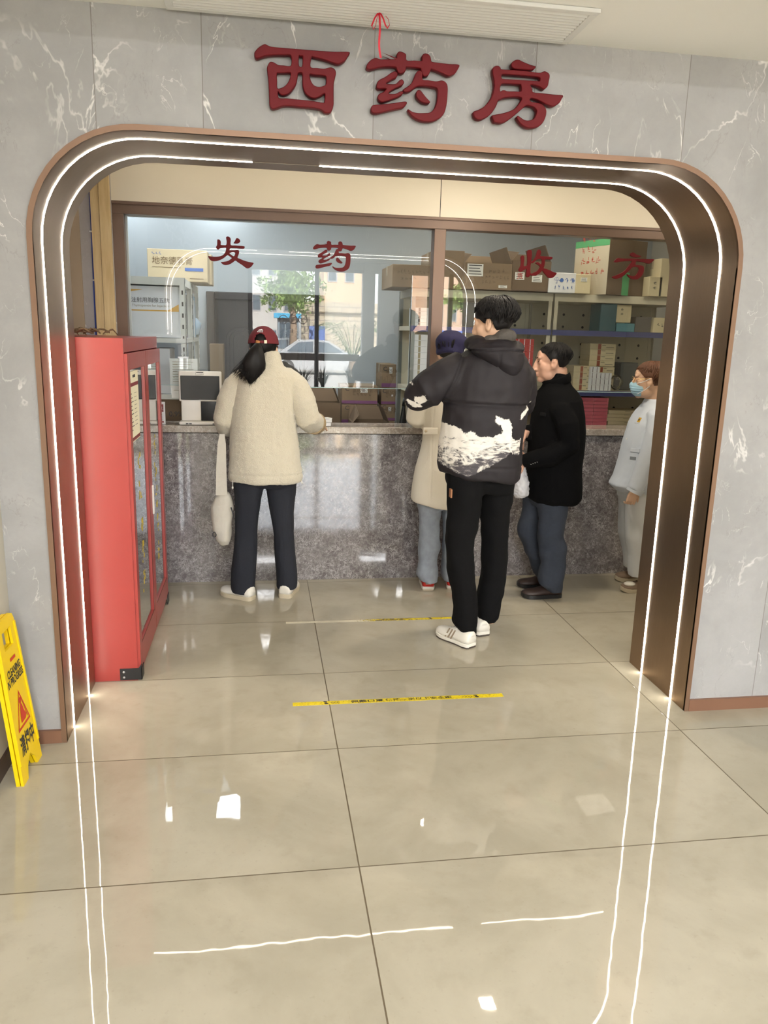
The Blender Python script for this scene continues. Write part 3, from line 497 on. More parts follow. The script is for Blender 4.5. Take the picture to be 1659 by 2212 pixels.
# ---------------------------------------------------------------- floor tapes
def tape(y0, y1, label, worn):
    m, N, L, bs = nodes('tape_worn' if worn else 'tape_yellow'); tc = N.new('ShaderNodeTexCoord'); P = tc.outputs['Object']; sx = N.new('ShaderNodeSeparateXYZ'); L.new(P, sx.inputs[0])
    n = noise(N, L, P, 60, 5, .7); c = mix(N, L, ramp(N, L, n, .55, .62), srgb(228, 204, 30), srgb(170, 146, 30))
    sc = N.new('ShaderNodeMapping'); sc.inputs['Scale'].default_value = (1, 2.5, 1); L.new(P, sc.inputs[0]); n2 = noise(N, L, sc.outputs[0], 42, 4, .6, 1.0)
    cr = ramp(N, L, mth(N, L, 'ABSOLUTE', mth(N, L, 'SUBTRACT', n2, .5)), .018, 0); c = mix(N, L, mth(N, L, 'MULTIPLY', cr, .8), c, srgb(70, 60, 30))
    if worn:
        f = mth(N, L, 'ADD', mth(N, L, 'MULTIPLY', mth(N, L, 'SUBTRACT', sx.outputs[0], -.02), 2.6), mth(N, L, 'MULTIPLY', mth(N, L, 'SUBTRACT', n, .5), 1.8)); k = ramp(N, L, f, -.04, .06)
        c = mix(N, L, k, mix(N, L, mth(N, L, 'MULTIPLY', cr, .35), srgb(214, 206, 184), srgb(120, 105, 60)), c)
        k2 = mth(N, L, 'MULTIPLY', ramp(N, L, f, -.1, .1), ramp(N, L, f, .95, .6)); c = mix(N, L, mth(N, L, 'MULTIPLY', k2, ramp(N, L, n2, .44, .54)), c, srgb(86, 72, 36))
    L.new(c, bs.inputs['Base Color']); bs.inputs['Roughness'].default_value = .4
    yc = (y0+y1)/2; random.seed(3)
    t = thing('floor_tape', label, 'floor tape', (.61, yc, 0), 'distance marking tapes on the floor')
    top = [(.103+i*1.016/40, y1+random.uniform(-.001, .001), .0) for i in range(41)]; bot = [(.103+i*1.016/40, y0+random.uniform(-.001, .001), .0) for i in range(41)]
    b = B(); b.prism([tuple(p) for p in bot]+[tuple(p) for p in top[::-1]], (0, 0, .0008))
    ink = mat('tape_ink', (.03, .028, .022), .5); z = .0011; ym = (y0+y1)/2
    if not worn:
        for tx, xs, w in (('佩戴口罩', .375, .155), ('保持一米以上安全距', .54, .325)):
            put_text(b, tx, (xs, y0+.0095, z), (1, 0, 0), (0, 1, 0), .026, m=1, fit=w, bold=.02)
        for k in range(3):
            for x0_, s in ((.285+k*.014, 1), (.93+k*.014, -1)):
                a = .006*s; b.add([(x0_-a, ym, z), (x0_+a, ym+.008, z), (x0_+a+.004, ym+.008, z), (x0_-a+.004, ym, z), (x0_+a+.004, ym-.008, z), (x0_+a, ym-.008, z)], [(0, 3, 2, 1), (0, 5, 4, 3)], 1)
    for cx_ in ((.257, .985) if not worn else (.985,)):
        for (dx, dy, r) in ((0, .009, .008), (.002, -.007, .010), (-.006, .012, .005)):
            b.add([(cx_+dx+r*cos(a), ym+dy+r*.75*sin(a), z) for a in [2*pi*i/10 for i in range(10)]], [tuple(range(10))], 1)
    b.build('strip', [m, ink], t, fixn=False)
    return t
tape(.222, .257, 'bright yellow floor tape with black lettering, nearer the archway', False)
tape(1.288, 1.318, 'worn floor tape nearer the counter, half rubbed white, half yellow', True)
# ---------------------------------------------------------------- pharmacy room behind the glass
b = B(); b.box(-1.35, 3.7, 4.1, 4.2, 0, 3.0); struct('wall_back', b, M_PWALL)
b = B(); b.box(-1.35, -1.25, 2.3, 4.1, 0, 3.0); struct('wall_pharmacy_left', b, M_PWALL)
M_KRAFT = mat('kraft_card', srgb(134, 114, 90), .8, ns=.08, nscale=5); M_KRAFTD = mat('kraft_dark', srgb(106, 88, 68), .8, ns=.1, nscale=5); M_TAN = mat('tan_card', srgb(192, 176, 146), .7, ns=.04, nscale=4)
M_BOXW = mat('white_card', srgb(222, 224, 226), .6); M_BOXC = mat('cream_card', srgb(206, 194, 158), .65); M_TEAL = mat('teal_card', srgb(48, 84, 92), .5); M_PINK = mat('pink_pack', srgb(222, 128, 138), .5, ns=.1, nscale=30)
M_REDP = mat('red_pack', srgb(176, 52, 50), .5); M_PAPER = mat('paper', srgb(232, 232, 226), .7); M_INK = mat('ink', (.04, .04, .045), .6); M_INKB = mat('ink_blue', srgb(60, 100, 170), .6); M_INKR = mat('ink_red', srgb(190, 70, 56), .6)
M_TAPE = mat('clear_tape', srgb(182, 166, 138), .2); M_GREEN = mat('green_tape', srgb(84, 160, 104), .4); M_PURP = mat('purple_band', srgb(120, 74, 112), .6); M_BLUEE = mat('blue_edge', srgb(64, 70, 116), .35); M_GREY = mat('grey_metal', srgb(128, 132, 128), .45, .2)

# wooden door in the back wall, two columns of arched panels
t = thing('door_1', 'dark wood door', 'door', (.02, 4.07, 0)); t['kind'] = 'structure'; del t['label']; del t['category']
MW = wood_mat('dark_walnut', (19, 13, 15), (31, 21, 24), .5)
b = B(); b.box(-.50, -.43, 4.03, 4.1, 0, 2.02); b.box(.46, .53, 4.03, 4.1, 0, 2.02); b.box(-.43, .46, 4.03, 4.1, 1.955, 2.02); b.build('frame', MW, t, bevel=.006)
b = B(); b.box(-.43, .46, 4.055, 4.1, 0, 1.955); b.build('leaf', MW, t)
for cx_ in (-.215, .235):
    for z0, z1 in ((.18, .85), (.98, 1.62)):
        for r, d in ((.125, .0), (.095, .012), (.06, .022)):
            n = 10; P = [(cx_-r, z0+.125-r), (cx_-r, z1)]+[(cx_-r*cos(pi*i/n), z1+r*.8*sin(pi*i/n)) for i in range(1, n)]+[(cx_+r, z1), (cx_+r, z0+.125-r)]
            b = B(); b.prism([(x, 4.055-d, z) for x, z in P], (0, -.014, 0)); b.build('raised_panel', MW, t, bevel=.005)
b = B(); b.rbox(.37, .40, 4.02, 4.055, .95, 1.12, .006); b.build('handle', M_STEEL, t)

def carton(name, label, x0, x1, yf, dep, z0, z1, m, rz=0, group=None, cat='carton', text=(), flaps=False, tape=True, tapem=None, side=None, labels=(), band=None):
    "cardboard box standing at its front bottom centre; text entries are (string, x frac, z frac, size, material)"
    w = x1-x0; h = z1-z0; R = Matrix.Rotation(rz, 4, 'Z'); org = Vector(((x0+x1)/2, yf, z0))
    t = thing(name, label, cat, org, group); W = lambda p: org+R @ Vector(p)
    b = B()
    if flaps:
        th = .005
        for bx in ((-w/2, w/2, 0, th, 0, h), (-w/2, w/2, dep-th, dep, 0, h), (-w/2, -w/2+th, th, dep-th, 0, h), (w/2-th, w/2, th, dep-th, 0, h), (-w/2, w/2, 0, dep, 0, th)):
            b.box(*bx, M=Matrix.Translation(org) @ R)
        b.build('body', m, t)
        for sx_, a in ((-1, -.5), (1, -.25)):
            f = B(); f.prism([W((sx_*w/2, .01, h)), W((sx_*(w/2-.05), .02, h+.09+.03*sx_)), W((sx_*(w/2-.05), dep-.02, h+.12)), W((sx_*w/2, dep-.01, h))], (-sx_*.004, 0, .001)); f.build('flap', m, t)
        f = B(); f.prism([W((-w/2, dep, h)), W((w/2, dep, h)), W((w/2-.02, dep+.05, h+.10)), W((-w/2+.02, dep+.05, h+.10))], (0, .004, 0)); f.build('flap', m, t)
    else:
        b.rbox(-w/2, w/2, 0, dep, 0, h, .003, M=Matrix.Translation(org) @ R, seg=1); b.build('body', m, t)
        if tape:
            f = B(); f.box(-w/2-.001, w/2+.001, dep/2-.024, dep/2+.024, h, h+.0012, M=Matrix.Translation(org) @ R)
            f.box(-w/2-.0012, -w/2, dep/2-.024, dep/2+.024, h-.07, h+.001, M=Matrix.Translation(org) @ R); f.build('tape', tapem or M_TAPE, t)
    if side:
        f = B(); f.box(-w/2-.002, -w/2-.0005, .0, dep, 0, h, M=Matrix.Translation(org) @ R); f.build('side_panel', side, t)
    if band:
        f = B(); f.box(-w/2, w/2, -.0012, 0, band[0]*h, band[1]*h, M=Matrix.Translation(org) @ R); f.build('printed_band', band[2], t)
    for lx0, lx1, lz0, lz1 in labels:
        f = B(); f.box(-w/2+lx0*w, -w/2+lx1*w, -.0016, 0, lz0*h, lz1*h, M=Matrix.Translation(org) @ R)
        k = B(); nl = 4
        for i in range(nl):
            zz = lz0*h+(lz1-lz0)*h*(i+.6)/(nl+.3); k.box(-w/2+(lx0+.03)*w, -w/2+(lx1-.03-(.02*(i % 3)))*w, -.0022, -.0016, zz, zz+(lz1-lz0)*h*.07, M=Matrix.Translation(org) @ R)
        lo = f.build('paper_label', M_PAPER, t); k.build('printed_lines', M_INK, lo)
    bym = {}
    for s, fx, fz, sz, tm in text:
        bb = bym.setdefault(tm.name, (B(), tm))[0]; o3 = W((-w/2+fx*w, -.0024, fz*h)); e3 = R @ Vector((1, 0, 0))
        if isinstance(s, int): scribble(bb, o3, e3, (0, 0, 1), sz, s)
        else: put_text(bb, s, o3, e3, (0, 0, 1), sz)
    for nm, (k, tm) in bym.items(): k.build('lettering', tm, t)
    return t
def pk(u0, v0, u1, v1, Y):
    "world extents of a front face seen in the pixel box"
    a, c = at(u0, v0, Y), at(u1, v1, Y); return a.x, c.x, c.z, a.z

def post(b, x, y, z1, w=.036): b.box(x-w/2, x+w/2, y, y+.004, 0, z1); b.box(x-w/2, x-w/2+.004, y, y+w, 0, z1)
# right-hand racks: two units side by side
RY, RB = 2.86, 3.40; SHZ = (.42, .85, 1.298, 1.765, 2.04)
for k, (xa, xc) in enumerate(((1.09, 2.205), (2.215, 3.33))):
    t = thing('shelving_unit', ('cream steel shelving unit left of the seam, its left posts grey', 'cream steel shelving unit right of the seam, behind the nurse')[k], 'shelf', ((xa+xc)/2, (RY+RB)/2, 0), 'pharmacy shelving units')
    for x, y in ((xa, RY), (xc, RY), (xa, RB), (xc, RB)):
        b = B(); d = .034*(1 if x == xa else -1); e = .034*(1 if y == RY else -1); b.box(min(x, x+d), max(x, x+d), y, y+.004*(1 if e > 0 else -1), 0, 2.04); b.box(x, x+.004*(1 if d > 0 else -1), min(y, y+e), max(y, y+e), 0, 2.04)
        b.build('post', M_CREAM if (k or x > 1.2) else M_GREY, t)
    for z in SHZ:
        b = B(); b.box(xa+.001, xc-.001, RY-.004, RB, z-.058 if z > 2 else z-.034, z); b.build('shelf_board', M_CREAM, t)
        if z < 2: b = B(); b.box(xa, xc, RY-.010, RY-.0045, z-.040, z+.002); b.build('edge_strip', M_BLUEE, t)
    b = B()
    b.box(xa, xc, RB+.001, RB+.006, .05, 2.0); f = b
    for ix in range(6):
        for z in (1.90, 1.80, 1.66, 1.55, 1.42, 1.24, 1.12):
            x = xa+.12+ix*.175; f.add([(x+.011*cos(a), RB, z+.011*sin(a)) for a in [2*pi*i/12 for i in range(12)]], [tuple(range(12))], 1)
    f.build('back_panel', [M_CREAM, M_DARK], t)
    if k == 0:
        for yy in (RY+.03,): b = B(); b.box(1.60, 2.02, RB-.05, RB-.02, 1.78, 1.97); b.build('inner_panel', M_GREY, t)

# cartons on top of the right-hand racks
ZT = 2.042; G1 = 'cartons on top of the pharmacy shelving'
x0, x1, _, z1 = pk(848, 570, 930, 632, 2.80); carton('carton', 'brown carton overhanging the left end of the shelving, by the mullion', x0, x1+.02, 2.80, .52, ZT, z1, M_KRAFT, 0, G1, text=((9, .1, .6, .026, M_KRAFTD), (4, .2, .3, .03, M_KRAFTD)))
x0, x1, _, z1 = pk(930, 545, 1000, 632, 2.84); carton('carton', 'tall brown carton directly behind the brown window mullion on the shelving', x0+.03, x1, 2.84, .5, ZT, z1+.02, M_KRAFT, 0, G1, labels=((.12, .2, .3, .7),))
x0, x1, _, z1 = pk(1005, 566, 1106, 632, 2.80); carton('carton', 'brown carton with white shipping labels and an open flap, left of character three', x0, x1-.005, 2.80, .5, ZT, z1, M_KRAFT, 0, G1, flaps=True, labels=((.05, .38, .5, .95), (.72, .9, .1, .2)), text=((4, .5, .62, .03, M_KRAFTD), (8, .34, .42, .026, M_KRAFTD), (4, .36, .25, .026, M_KRAFTD)))
x0, x1, _, z1 = pk(1108, 562, 1188, 632, 2.80); carton('carton', 'brown carton with white arrow labels, behind the third window character', x0, x1-.004, 2.80, .5, ZT, z1, M_KRAFTD, 0, G1, flaps=True, labels=((.08, .32, .38, .62), (.52, .78, .32, .56)), text=(('贵', .13, .42, .05, M_INKR),))
b = B()
x0, x1, z0, z1 = pk(1187, 588, 1242, 634, 2.79); carton('carton', 'white carton with blue handling icons on the top shelf', x0, x1, 2.79, .36, ZT, z1, M_BOXW, 0, G1, text=(('☂', .18, .5, .05, M_INKB), ('●', .40, .53, .04, M_INKB), ('↑↑', .58, .5, .05, M_INKB), ('↑', .82, .5, .05, M_INKB), (5, .2, .16, .03, M_INKB)))
x0, x1, z0, z1 = pk(1244, 592, 1274, 635, 2.79); carton('carton', 'small cream carton with a white barcode label beside the white carton', x0, x1, 2.79, .3, ZT, z1, M_BOXC, 0, G1, labels=((.35, .75, .62, .84),))
x0, x1, z0, z1 = pk(1290, 516, 1402, 637, 2.86); carton('carton', 'tall brown carton with green tape and a pale printed side, behind character four', x0+.055, x1-.02, 2.83, .38, ZT, z1, M_KRAFTD, .34, G1, tapem=M_GREEN, side=mat('pale_side', srgb(190, 180, 158), .7), band=None)
for o in list(COL.objects):
    if o.parent and o.parent.name.startswith('carton') and o.name.startswith('side_panel'): sp_ = o; break
R34 = Matrix.Rotation(.34, 4, 'Z'); cr = sp_.parent; w_ = x1-x0-.075; hh = z1-ZT
f = B(); f.box(-w_/2-.003, -w_/2-.0022, .0, .38, hh-.05, hh, M=Matrix.Translation(cr.location) @ R34); f.box(-.04, .03, -.002, -.0002, 0, .17, M=Matrix.Translation(cr.location) @ R34); f.build('green_tape', M_GREEN, cr)
f = B()
for i, s in enumerate((3, 3, 4, 5)): scribble(f, cr.location+R34 @ Vector((-w_/2-.0034, .30, .40-i*.085)), R34 @ Vector((0, -1, 0)), (0, 0, 1), .05, s)
f.build('red_lettering', M_INKR, cr)
x0, x1, z0, z1 = pk(1404, 597, 1428, 638, 2.79); carton('carton', 'small pale carton with vertical writing right of the green-taped carton', x0, x1, 2.79, .3, ZT, z1, M_BOXC, 0, G1, text=((1, .3, .55, .035, M_INK), (1, .3, .3, .035, M_INK)))
x0, x1, z0, z1 = pk(1430, 558, 1470, 638, 2.79); carton('carton', 'tall pale carton at the far right end of the top shelf', x0, x1, 2.79, .3, ZT, z1, M_BOXC, 0, G1)

# boxes on the shelf with the upper blue edge
Z2 = 1.767
def boxpx(name, label, u0, v0, u1, v1, Y, z0, dep, m, cat='box', group=None, text=(), rz=0):
    x0, x1, _, z1 = pk(u0, v0, u1, v1, Y); return carton(name, label, x0, x1, Y, dep, z0, z1, m, rz, group, cat, text, tape=False)
boxpx('medicine_box', 'dark teal box standing on the upper blue-edged shelf', 1299, 656, 1329, 715, 2.88, Z2, .2, M_TEAL)
boxpx('medicine_box', 'flat blue-green box lying under the white box on the blue-edged shelf', 1332, 698, 1370, 716, 2.88, Z2, .22, mat('blue_green', srgb(76, 128, 140), .5))
x0, x1, _, z1 = pk(1331, 658, 1362, 697, 2.90); _, _, zb, _ = pk(1332, 698, 1370, 698, 2.88)
carton('medicine_box', 'white box with sideways lettering on top of a flat blue-green box', x0, x1, 2.90, .18, zb+.001, z1, M_BOXC, 0, None, 'box', ((1, .3, .6, .03, M_INK), (1, .3, .35, .03, M_INK)), tape=False)
boxpx('medicine_box', 'dark grey box between blue-green and white boxes on the shelf', 1374, 684, 1410, 716, 2.92, Z2, .2, mat('grey_card', srgb(96, 92, 88), .6))
boxpx('medicine_box', 'white box with a dark sloping lid at the right end of the shelf', 1413, 686, 1446, 716, 2.88, Z2, .22, M_BOXC, text=((2, .2, .35, .03, M_INK),))
# packs, each one its own object
def pack_mesh(w, d, h, body, stripe, frac=(.3, .42)):
    b = B(); b.box(-w/2, w/2, 0, d, 0, h, 0); b.box(-w/2+frac[0]*w, -w/2+frac[1]*w, -.0008, 0, .002, h-.002, 1)
    if body is M_BOXC: b.box(.12*w, .42*w, -.0008, 0, h*.3, h*.38, 2); b.box(-.05*w, .1*w, -.0008, 0, h*.7, h*.78, 2)
    o = b.build('medicine_pack', [body, stripe, M_INK]); return o
def packs(proto, spots, label, group):
    for i, p in enumerate(spots):
        o = proto if i == 0 else proto.copy()
        if i: COL.objects.link(o)
        o.location = p; tag(o, label, 'medicine pack', group)
def grid(proto_args, u0, v0, u1, v1, Y, z0, nc, nr, label, group, skip=0, gap=.001, dep=.12):
    x0, x1, _, z1 = pk(u0, v0, u1, v1, Y); w = (x1-x0)/nc; h = (z1-z0)/nr
    pr = pack_mesh(w-gap, dep, h-gap, *proto_args)
    packs(pr, [(x0+w*(i+.5), Y, z0+h*j) for j in range(nr) for i in range(nc) if not (j == nr-1 and i >= nc-skip)], label, group)
Z1 = 1.30
brown = mat('brown_stripe', srgb(150, 82, 62), .5); gtxt = mat('grey_print', srgb(150, 140, 112), .6)
grid((M_BOXC, brown), 1240, 790, 1284, 838, 2.92, Z1, 1, 4, 'cream pack with brown stripe in the lower stack on the lower blue-edged shelf', 'striped packs, lower stack', dep=.2)
grid((M_BOXC, brown), 1284, 792, 1324, 838, 3.02, Z1, 1, 4, 'cream pack with brown stripe behind the small white packs', 'striped packs behind the small packs', dep=.2)
x0, x1, _, z1 = pk(1276, 742, 1327, 792, 3.02); _, _, zb, _ = pk(1284, 792, 1324, 792, 3.02); h = (z1-zb)/4
pr = pack_mesh(x1-x0, .2, h-.001, M_BOXC, brown); packs(pr, [((x0+x1)/2, 3.02, zb+.001+h*j) for j in range(4)], 'cream pack with brown stripe in the upper stack on the lower shelf', 'striped packs, upper stack')
grid((M_BOXW, M_INK), 1278, 792, 1319, 840, 2.875, Z1, 5, 4, 'tiny white pack with black print, one of the block before the striped packs', 'tiny white packs', skip=3, dep=.05)
boxpx('medicine_box', 'dark box in a clear sleeve right of the tiny white packs', 1342, 783, 1374, 838, 3.0, Z1, .15, mat('smoke_box', srgb(70, 74, 74), .3))
t = thing('plastic_bag', 'crumpled clear plastic bag between tiny white packs and dark box', 'plastic bag', at(1331, 838, 2.96)*1); t.location.z = Z1
b = B(); b.ell((t.location.x, 2.97, Z1+.065), (.05, .06, .064), 14, 9)
for v in b.v: v += Vector(mn.noise_vector(v*40))*.010
for v in b.v: v.z = max(v.z, Z1+.001)
b.build('film', glass_mat('clear_film', (.9, .9, .9), 1.4, 2.5), t, smooth=True)
Z0 = .852
x0, x1, _, z1 = pk(1253, 853, 1310, 921, 2.88); zz = at(1253, 921, 2.88).z; ph = (z1-zz)/9
pr = pack_mesh((x1-x0)/2-.003, .2, ph-.0025, M_PINK, mat('pink_dark', srgb(206, 104, 118), .5), (.05, .95))
nb = int((zz-Z0)/ph); packs(pr, [(x0+(x1-x0)*(.25+.5*i), 2.88, Z0+ph*j+.0005) for i in (0, 1) for j in range(nb+9)], 'flat pink wrapped pack in the two stacks below the lower blue-edged shelf', 'pink packs')
x0, x1, _, z1 = pk(1317, 882, 1392, 921, 2.88); ph = (z1-at(1317, 921, 2.88).z)/5; nb = int((at(1317, 921, 2.88).z-Z0)/ph)
pr = pack_mesh(x1-x0, .22, ph-.002, M_BOXC, M_INK, (.80, .9)); packs(pr, [((x0+x1)/2-.006*(nb+5-j) % .02, 2.88, Z0+ph*j+.0005) for j in range(nb+5)], 'flat cream pack in the stack right of the pink packs', 'flat cream packs')
grid((M_REDP, M_BOXW), 1104, 731, 1147, 838, 2.89, Z1, 4, 8, 'red pack with white mark in the block behind the young man', 'red packs', dep=.1)
# left end of the rack, seen beside the mullion
grid((M_BOXW, M_INK), 893, 664, 929, 712, 2.875, Z2, 1, 5, 'white printed pack in the short stack left of the mullion', 'white packs on the upper shelf', dep=.16)
grid((M_BOXW, gtxt), 892, 722, 929, 836, 2.875, Z1, 1, 9, 'white pack in the tall stack on the shelf left of the mullion', 'white packs on the lower shelf', dep=.16)
boxpx('medicine_box', 'cream box under the packs left of the mullion, by the hidden woman', 893, 850, 935, 921, 2.88, Z0, .2, M_BOXC)
t = thing('black_bag', 'black plastic bag hanging from the grey shelf post behind the glass', 'plastic bag', at(871, 900, 2.80)*1)
b = B(); p0 = at(873, 868, 2.80); R = []
for i in range(10):
    f_ = i/9; r = .012+.05*f_**1.6; z = p0.z-.02-.30*f_; R.append([Vector((p0.x-.02*f_+r*(1+.3*sin(3*a+4*f_))*cos(a), 2.80+r*.6*sin(a), z)) for a in [2*pi*j/14 for j in range(14)]])
b.rings(R); b.build('film', mat('black_film', (.012, .014, .014), .25), t, smooth=True)
b = B(); b.tube([p0+Vector((0, 0, .03)), p0+Vector((-.005, 0, -.03))], [(.008, .014), (.012, .014)], 8); b.build('tied_neck', MATS['black_film'], t, smooth=True)

# left racks near the glass
LX0, LX1 = -1.22, -.535
for k, (ya, yb) in enumerate(((2.46, 3.0), (3.03, 3.6))):
    t = thing('shelving_unit', ('white slotted steel rack at the left end, nearest the glass', 'white slotted steel rack at the left, behind the nearer rack')[k], 'shelf', ((LX0+LX1)/2, (ya+yb)/2, 0), 'slotted racks at the left')
    for x, y in ((LX0, ya), (LX1, ya), (LX0, yb), (LX1, yb)):
        d = .036*(1 if x == LX0 else -1); e = .036*(1 if y == ya else -1); b = B(); b.box(min(x, x+d), max(x, x+d), y, y+.003*(1 if e > 0 else -1), 0, 2.03); b.box(x, x+.003*(1 if d > 0 else -1), min(y, y+e), max(y, y+e), 0, 2.03); po = b.build('post', M_SHELFW, t)
        f = B()
        for i in range(26): z = .12+i*.075; f.box(x+d*.35, x+d*.65, y-.0008 if e > 0 else y+.0008, y, z, z+.028); f.box(x+(.0035 if d < 0 else -.0035)*0+(.0006 if x == LX1 else -.0006), x, y+e*.35, y+e*.65, z, z+.028)
        f.build('slots', M_DARK, po)
    for z in (.45, .85, 1.25, 1.632, 2.03):
        b = B(); b.box(LX0+.004, LX1-.004, ya-.002, yb, z-.05 if z > 2 else z-.03, z); b.build('shelf_board', M_SHELFW, t)
zt = 2.032
x0, x1, _, z1 = pk(317, 536, 449, 620, 2.95); carton('carton', 'big tan carton with thin black lettering on top of the left rack', x0, x1, 2.95, .24, zt, z1, M_TAN, 0, 'cartons on the left rack', tape=False, text=(('地奈德乳膏', .08, .55, .058, mat('brown_ink', srgb(110, 88, 62), .6)), (3, .08, .82, .022, M_INKB)), band=None)
cr = [o for o in COL.objects if o.name.startswith('carton') and o.parent is None][-1]; w_ = x1-x0; hh = z1-zt
f = B(); f.box(x0+.62*w_, x0+.93*w_, 2.948, 2.9495, zt+.34*hh, zt+.44*hh); f.build('blue_bar', M_INKB, cr)
f = B(); f.box(x0+.08*w_, x0+.55*w_, 2.948, 2.9495, zt+.43*hh, zt+.442*hh); f.box(x0+.7*w_, x0+.93*w_, 2.948, 2.9495, zt+.1*hh, zt+.115*hh); f.build('thin_rules', MATS['brown_ink'], cr)
x0, x1, _, z1 = pk(322, 538, 458, 624, 3.22); carton('carton', 'tan carton standing behind the big lettered carton on the left rack', x0, x1, 3.22, .24, zt, z1-.02, M_TAN, 0, 'cartons on the left rack')
zs = 1.634
x0, x1, z0, z1 = pk(268, 618, 388, 722, 2.49); t = carton('carton', 'white carton with black lettering and orange stripe inside the left rack', x0, x1, 2.49, .42, zs, 1.972, M_BOXW, 0, None, tape=False, text=(('注射用胸腺五肽', .12, .69, .036, M_INK), ('Thymopentin for Injection', .13, .60, .023, gtxt)))
hh = 1.972-zs; f = B(); f.box(x0, x1, 2.4885, 2.4898, zs+.515*hh, zs+.54*hh); f.prism([(x1-.07, 2.4885, zs+.54*hh), (x1, 2.4885, zs+.54*hh), (x1, 2.4885, zs+.66*hh)], (0, .001, 0)); f.prism([(x0, 2.4885, zs+.86*hh), (x0+.12, 2.4885, zs+.93*hh), (x0, 2.4885, zs+.93*hh)], (0, .001, 0)); f.build('orange_stripe', mat('orange_print', srgb(214, 168, 84), .6), t)
for i in range(5):
    p = LX1-.018; y = 2.56+i*.075
for i in range(4):
    t = carton('medicine_box', 'slim pale box in the row showing at the side of the rear left rack', LX1-.21, LX1-.01, 3.08+i*.085, .075, zs, zs+.31-.014*(i % 3), (M_BOXW, MATS.get('pale_blue_card') or mat('pale_blue_card', srgb(150, 180, 208), .6))[i % 2], 0, 'slim boxes in the rear left rack', 'box', tape=False)
z2 = 1.252
boxpx('medicine_box', 'white box low in the left rack beside the hanging papers', 335, 752, 370, 848, 2.52, z2, .3, M_BOXW)
boxpx('medicine_box', 'grey box on the left rack, mostly behind the red cabinet', 280, 742, 330, 848, 2.52, z2, .3, mat('pale_grey_card', srgb(170, 172, 172), .6))
z3 = .852
x0, x1, _, z1 = pk(338, 852, 392, 922, 2.5); carton('carton', 'dark brown carton on the low shelf of the left rack behind the sign stand', x0, x1, 2.5, .3, z3, z1, M_KRAFTD, 0, text=(('0.9%', .5, .62, .05, M_INK),))
x0, x1, _, z1 = pk(432, 744, 470, 812, 3.3); carton('carton', 'tan carton standing beyond the rear left rack', x0+.05, x1+.03, 3.66, .25, 0, z1, M_KRAFT, 0)
t = thing('plastic_bag', 'pale blue crumpled plastic bag on the rear left rack by the door', 'plastic bag', (-.545, 3.55, 1.634))
b = B(); b.ell((-.60, 3.50, 1.634+.08), (.09, .08, .08), 16, 10)
for v in b.v: v += Vector(mn.noise_vector(v*25))*.022
for v in b.v: v.z = max(v.z, 1.635)
b.build('film', mat('blue_film', srgb(176, 200, 220), .3), t, smooth=True)

# cartons stacked on the floor in the middle
G2 = 'cartons stacked on the pharmacy floor'
def stackpx(u0, u1, vs, Y, labs, dep=.34):
    "vs = top pixel rows from top to bottom; boxes reach down to the floor"
    tops = [at(u0, v, Y).z for v in vs]; x0 = at(u0, vs[-1], Y).x; x1 = at(u1, vs[-1], Y).x; z0 = 0; n = len(tops)
    lows = []; h = tops[-2]-tops[-1] if n > 1 else .3; z = tops[-1]
    hid = max(1, round((tops[-1])/h)-0); edges = [tops[-1]*i/hid for i in range(hid)]+tops[::-1]
    for i in range(len(edges)-1):
        k = len(edges)-2-i
        carton('carton', labs[k] if k < len(labs) else labs[-1]+', low down', x0, x1, Y, dep, edges[i], edges[i+1]-.002, M_KRAFT, 0, G2, text=(('C', .1, .72, .05, M_INK), ('氯化钠注射液', .3, .66, .036, M_KRAFTD), (5, .3, .45, .03, M_KRAFTD)), band=(.04, .2, M_PURP), labels=((.52, .72, .62, .88),) if k % 2 == 0 else ((.7, .82, .5, .62),))
stackpx(738, 815, (832, 873), 3.42, ('brown carton with purple band on top of the middle stack', 'brown carton with purple band second in the middle stack', 'brown carton in the middle stack'))
stackpx(823, 854, (786, 838, 874), 3.46, ('brown carton topmost of the stack by the grey shelf post', 'brown carton second in the stack by the grey shelf post', 'brown carton third in the stack by the grey shelf post', 'brown carton in the stack by the grey shelf post'))
x0, x1, _, z1 = pk(690, 870, 735, 918, 3.2); carton('carton', 'open brown carton at the left of the middle stack', x0-.12, x1, 3.2, .2, .62, z1, M_KRAFTD, 0, flaps=True)
b = B(); b.box(x0-.16, x1+.03, 3.18, 3.52, .0, .61); tag(b.build('stool_box', M_KRAFTD), 'plain brown carton under the open carton behind the counter', 'carton')
x0, x1, _, z1 = pk(762, 903, 850, 921, 2.9); carton('carton', 'open brown carton just behind the worktop with spread flaps', x0, x1-.03, 2.9, .32, .6, z1-.04, M_KRAFTD, 0, flaps=True)
b = B(); b.box(x0+.02, x1-.05, 2.93, 3.2, 0, .6); tag(b.build('stool_box', M_KRAFTD), 'plain brown carton under the open carton with spread flaps', 'carton')
b = B(); x0, x1, z0, z1 = pk(803, 795, 813, 836, 3.5); b.rbox(x0, x1, 3.43, 3.45, 1.305, z1+.16, .002)
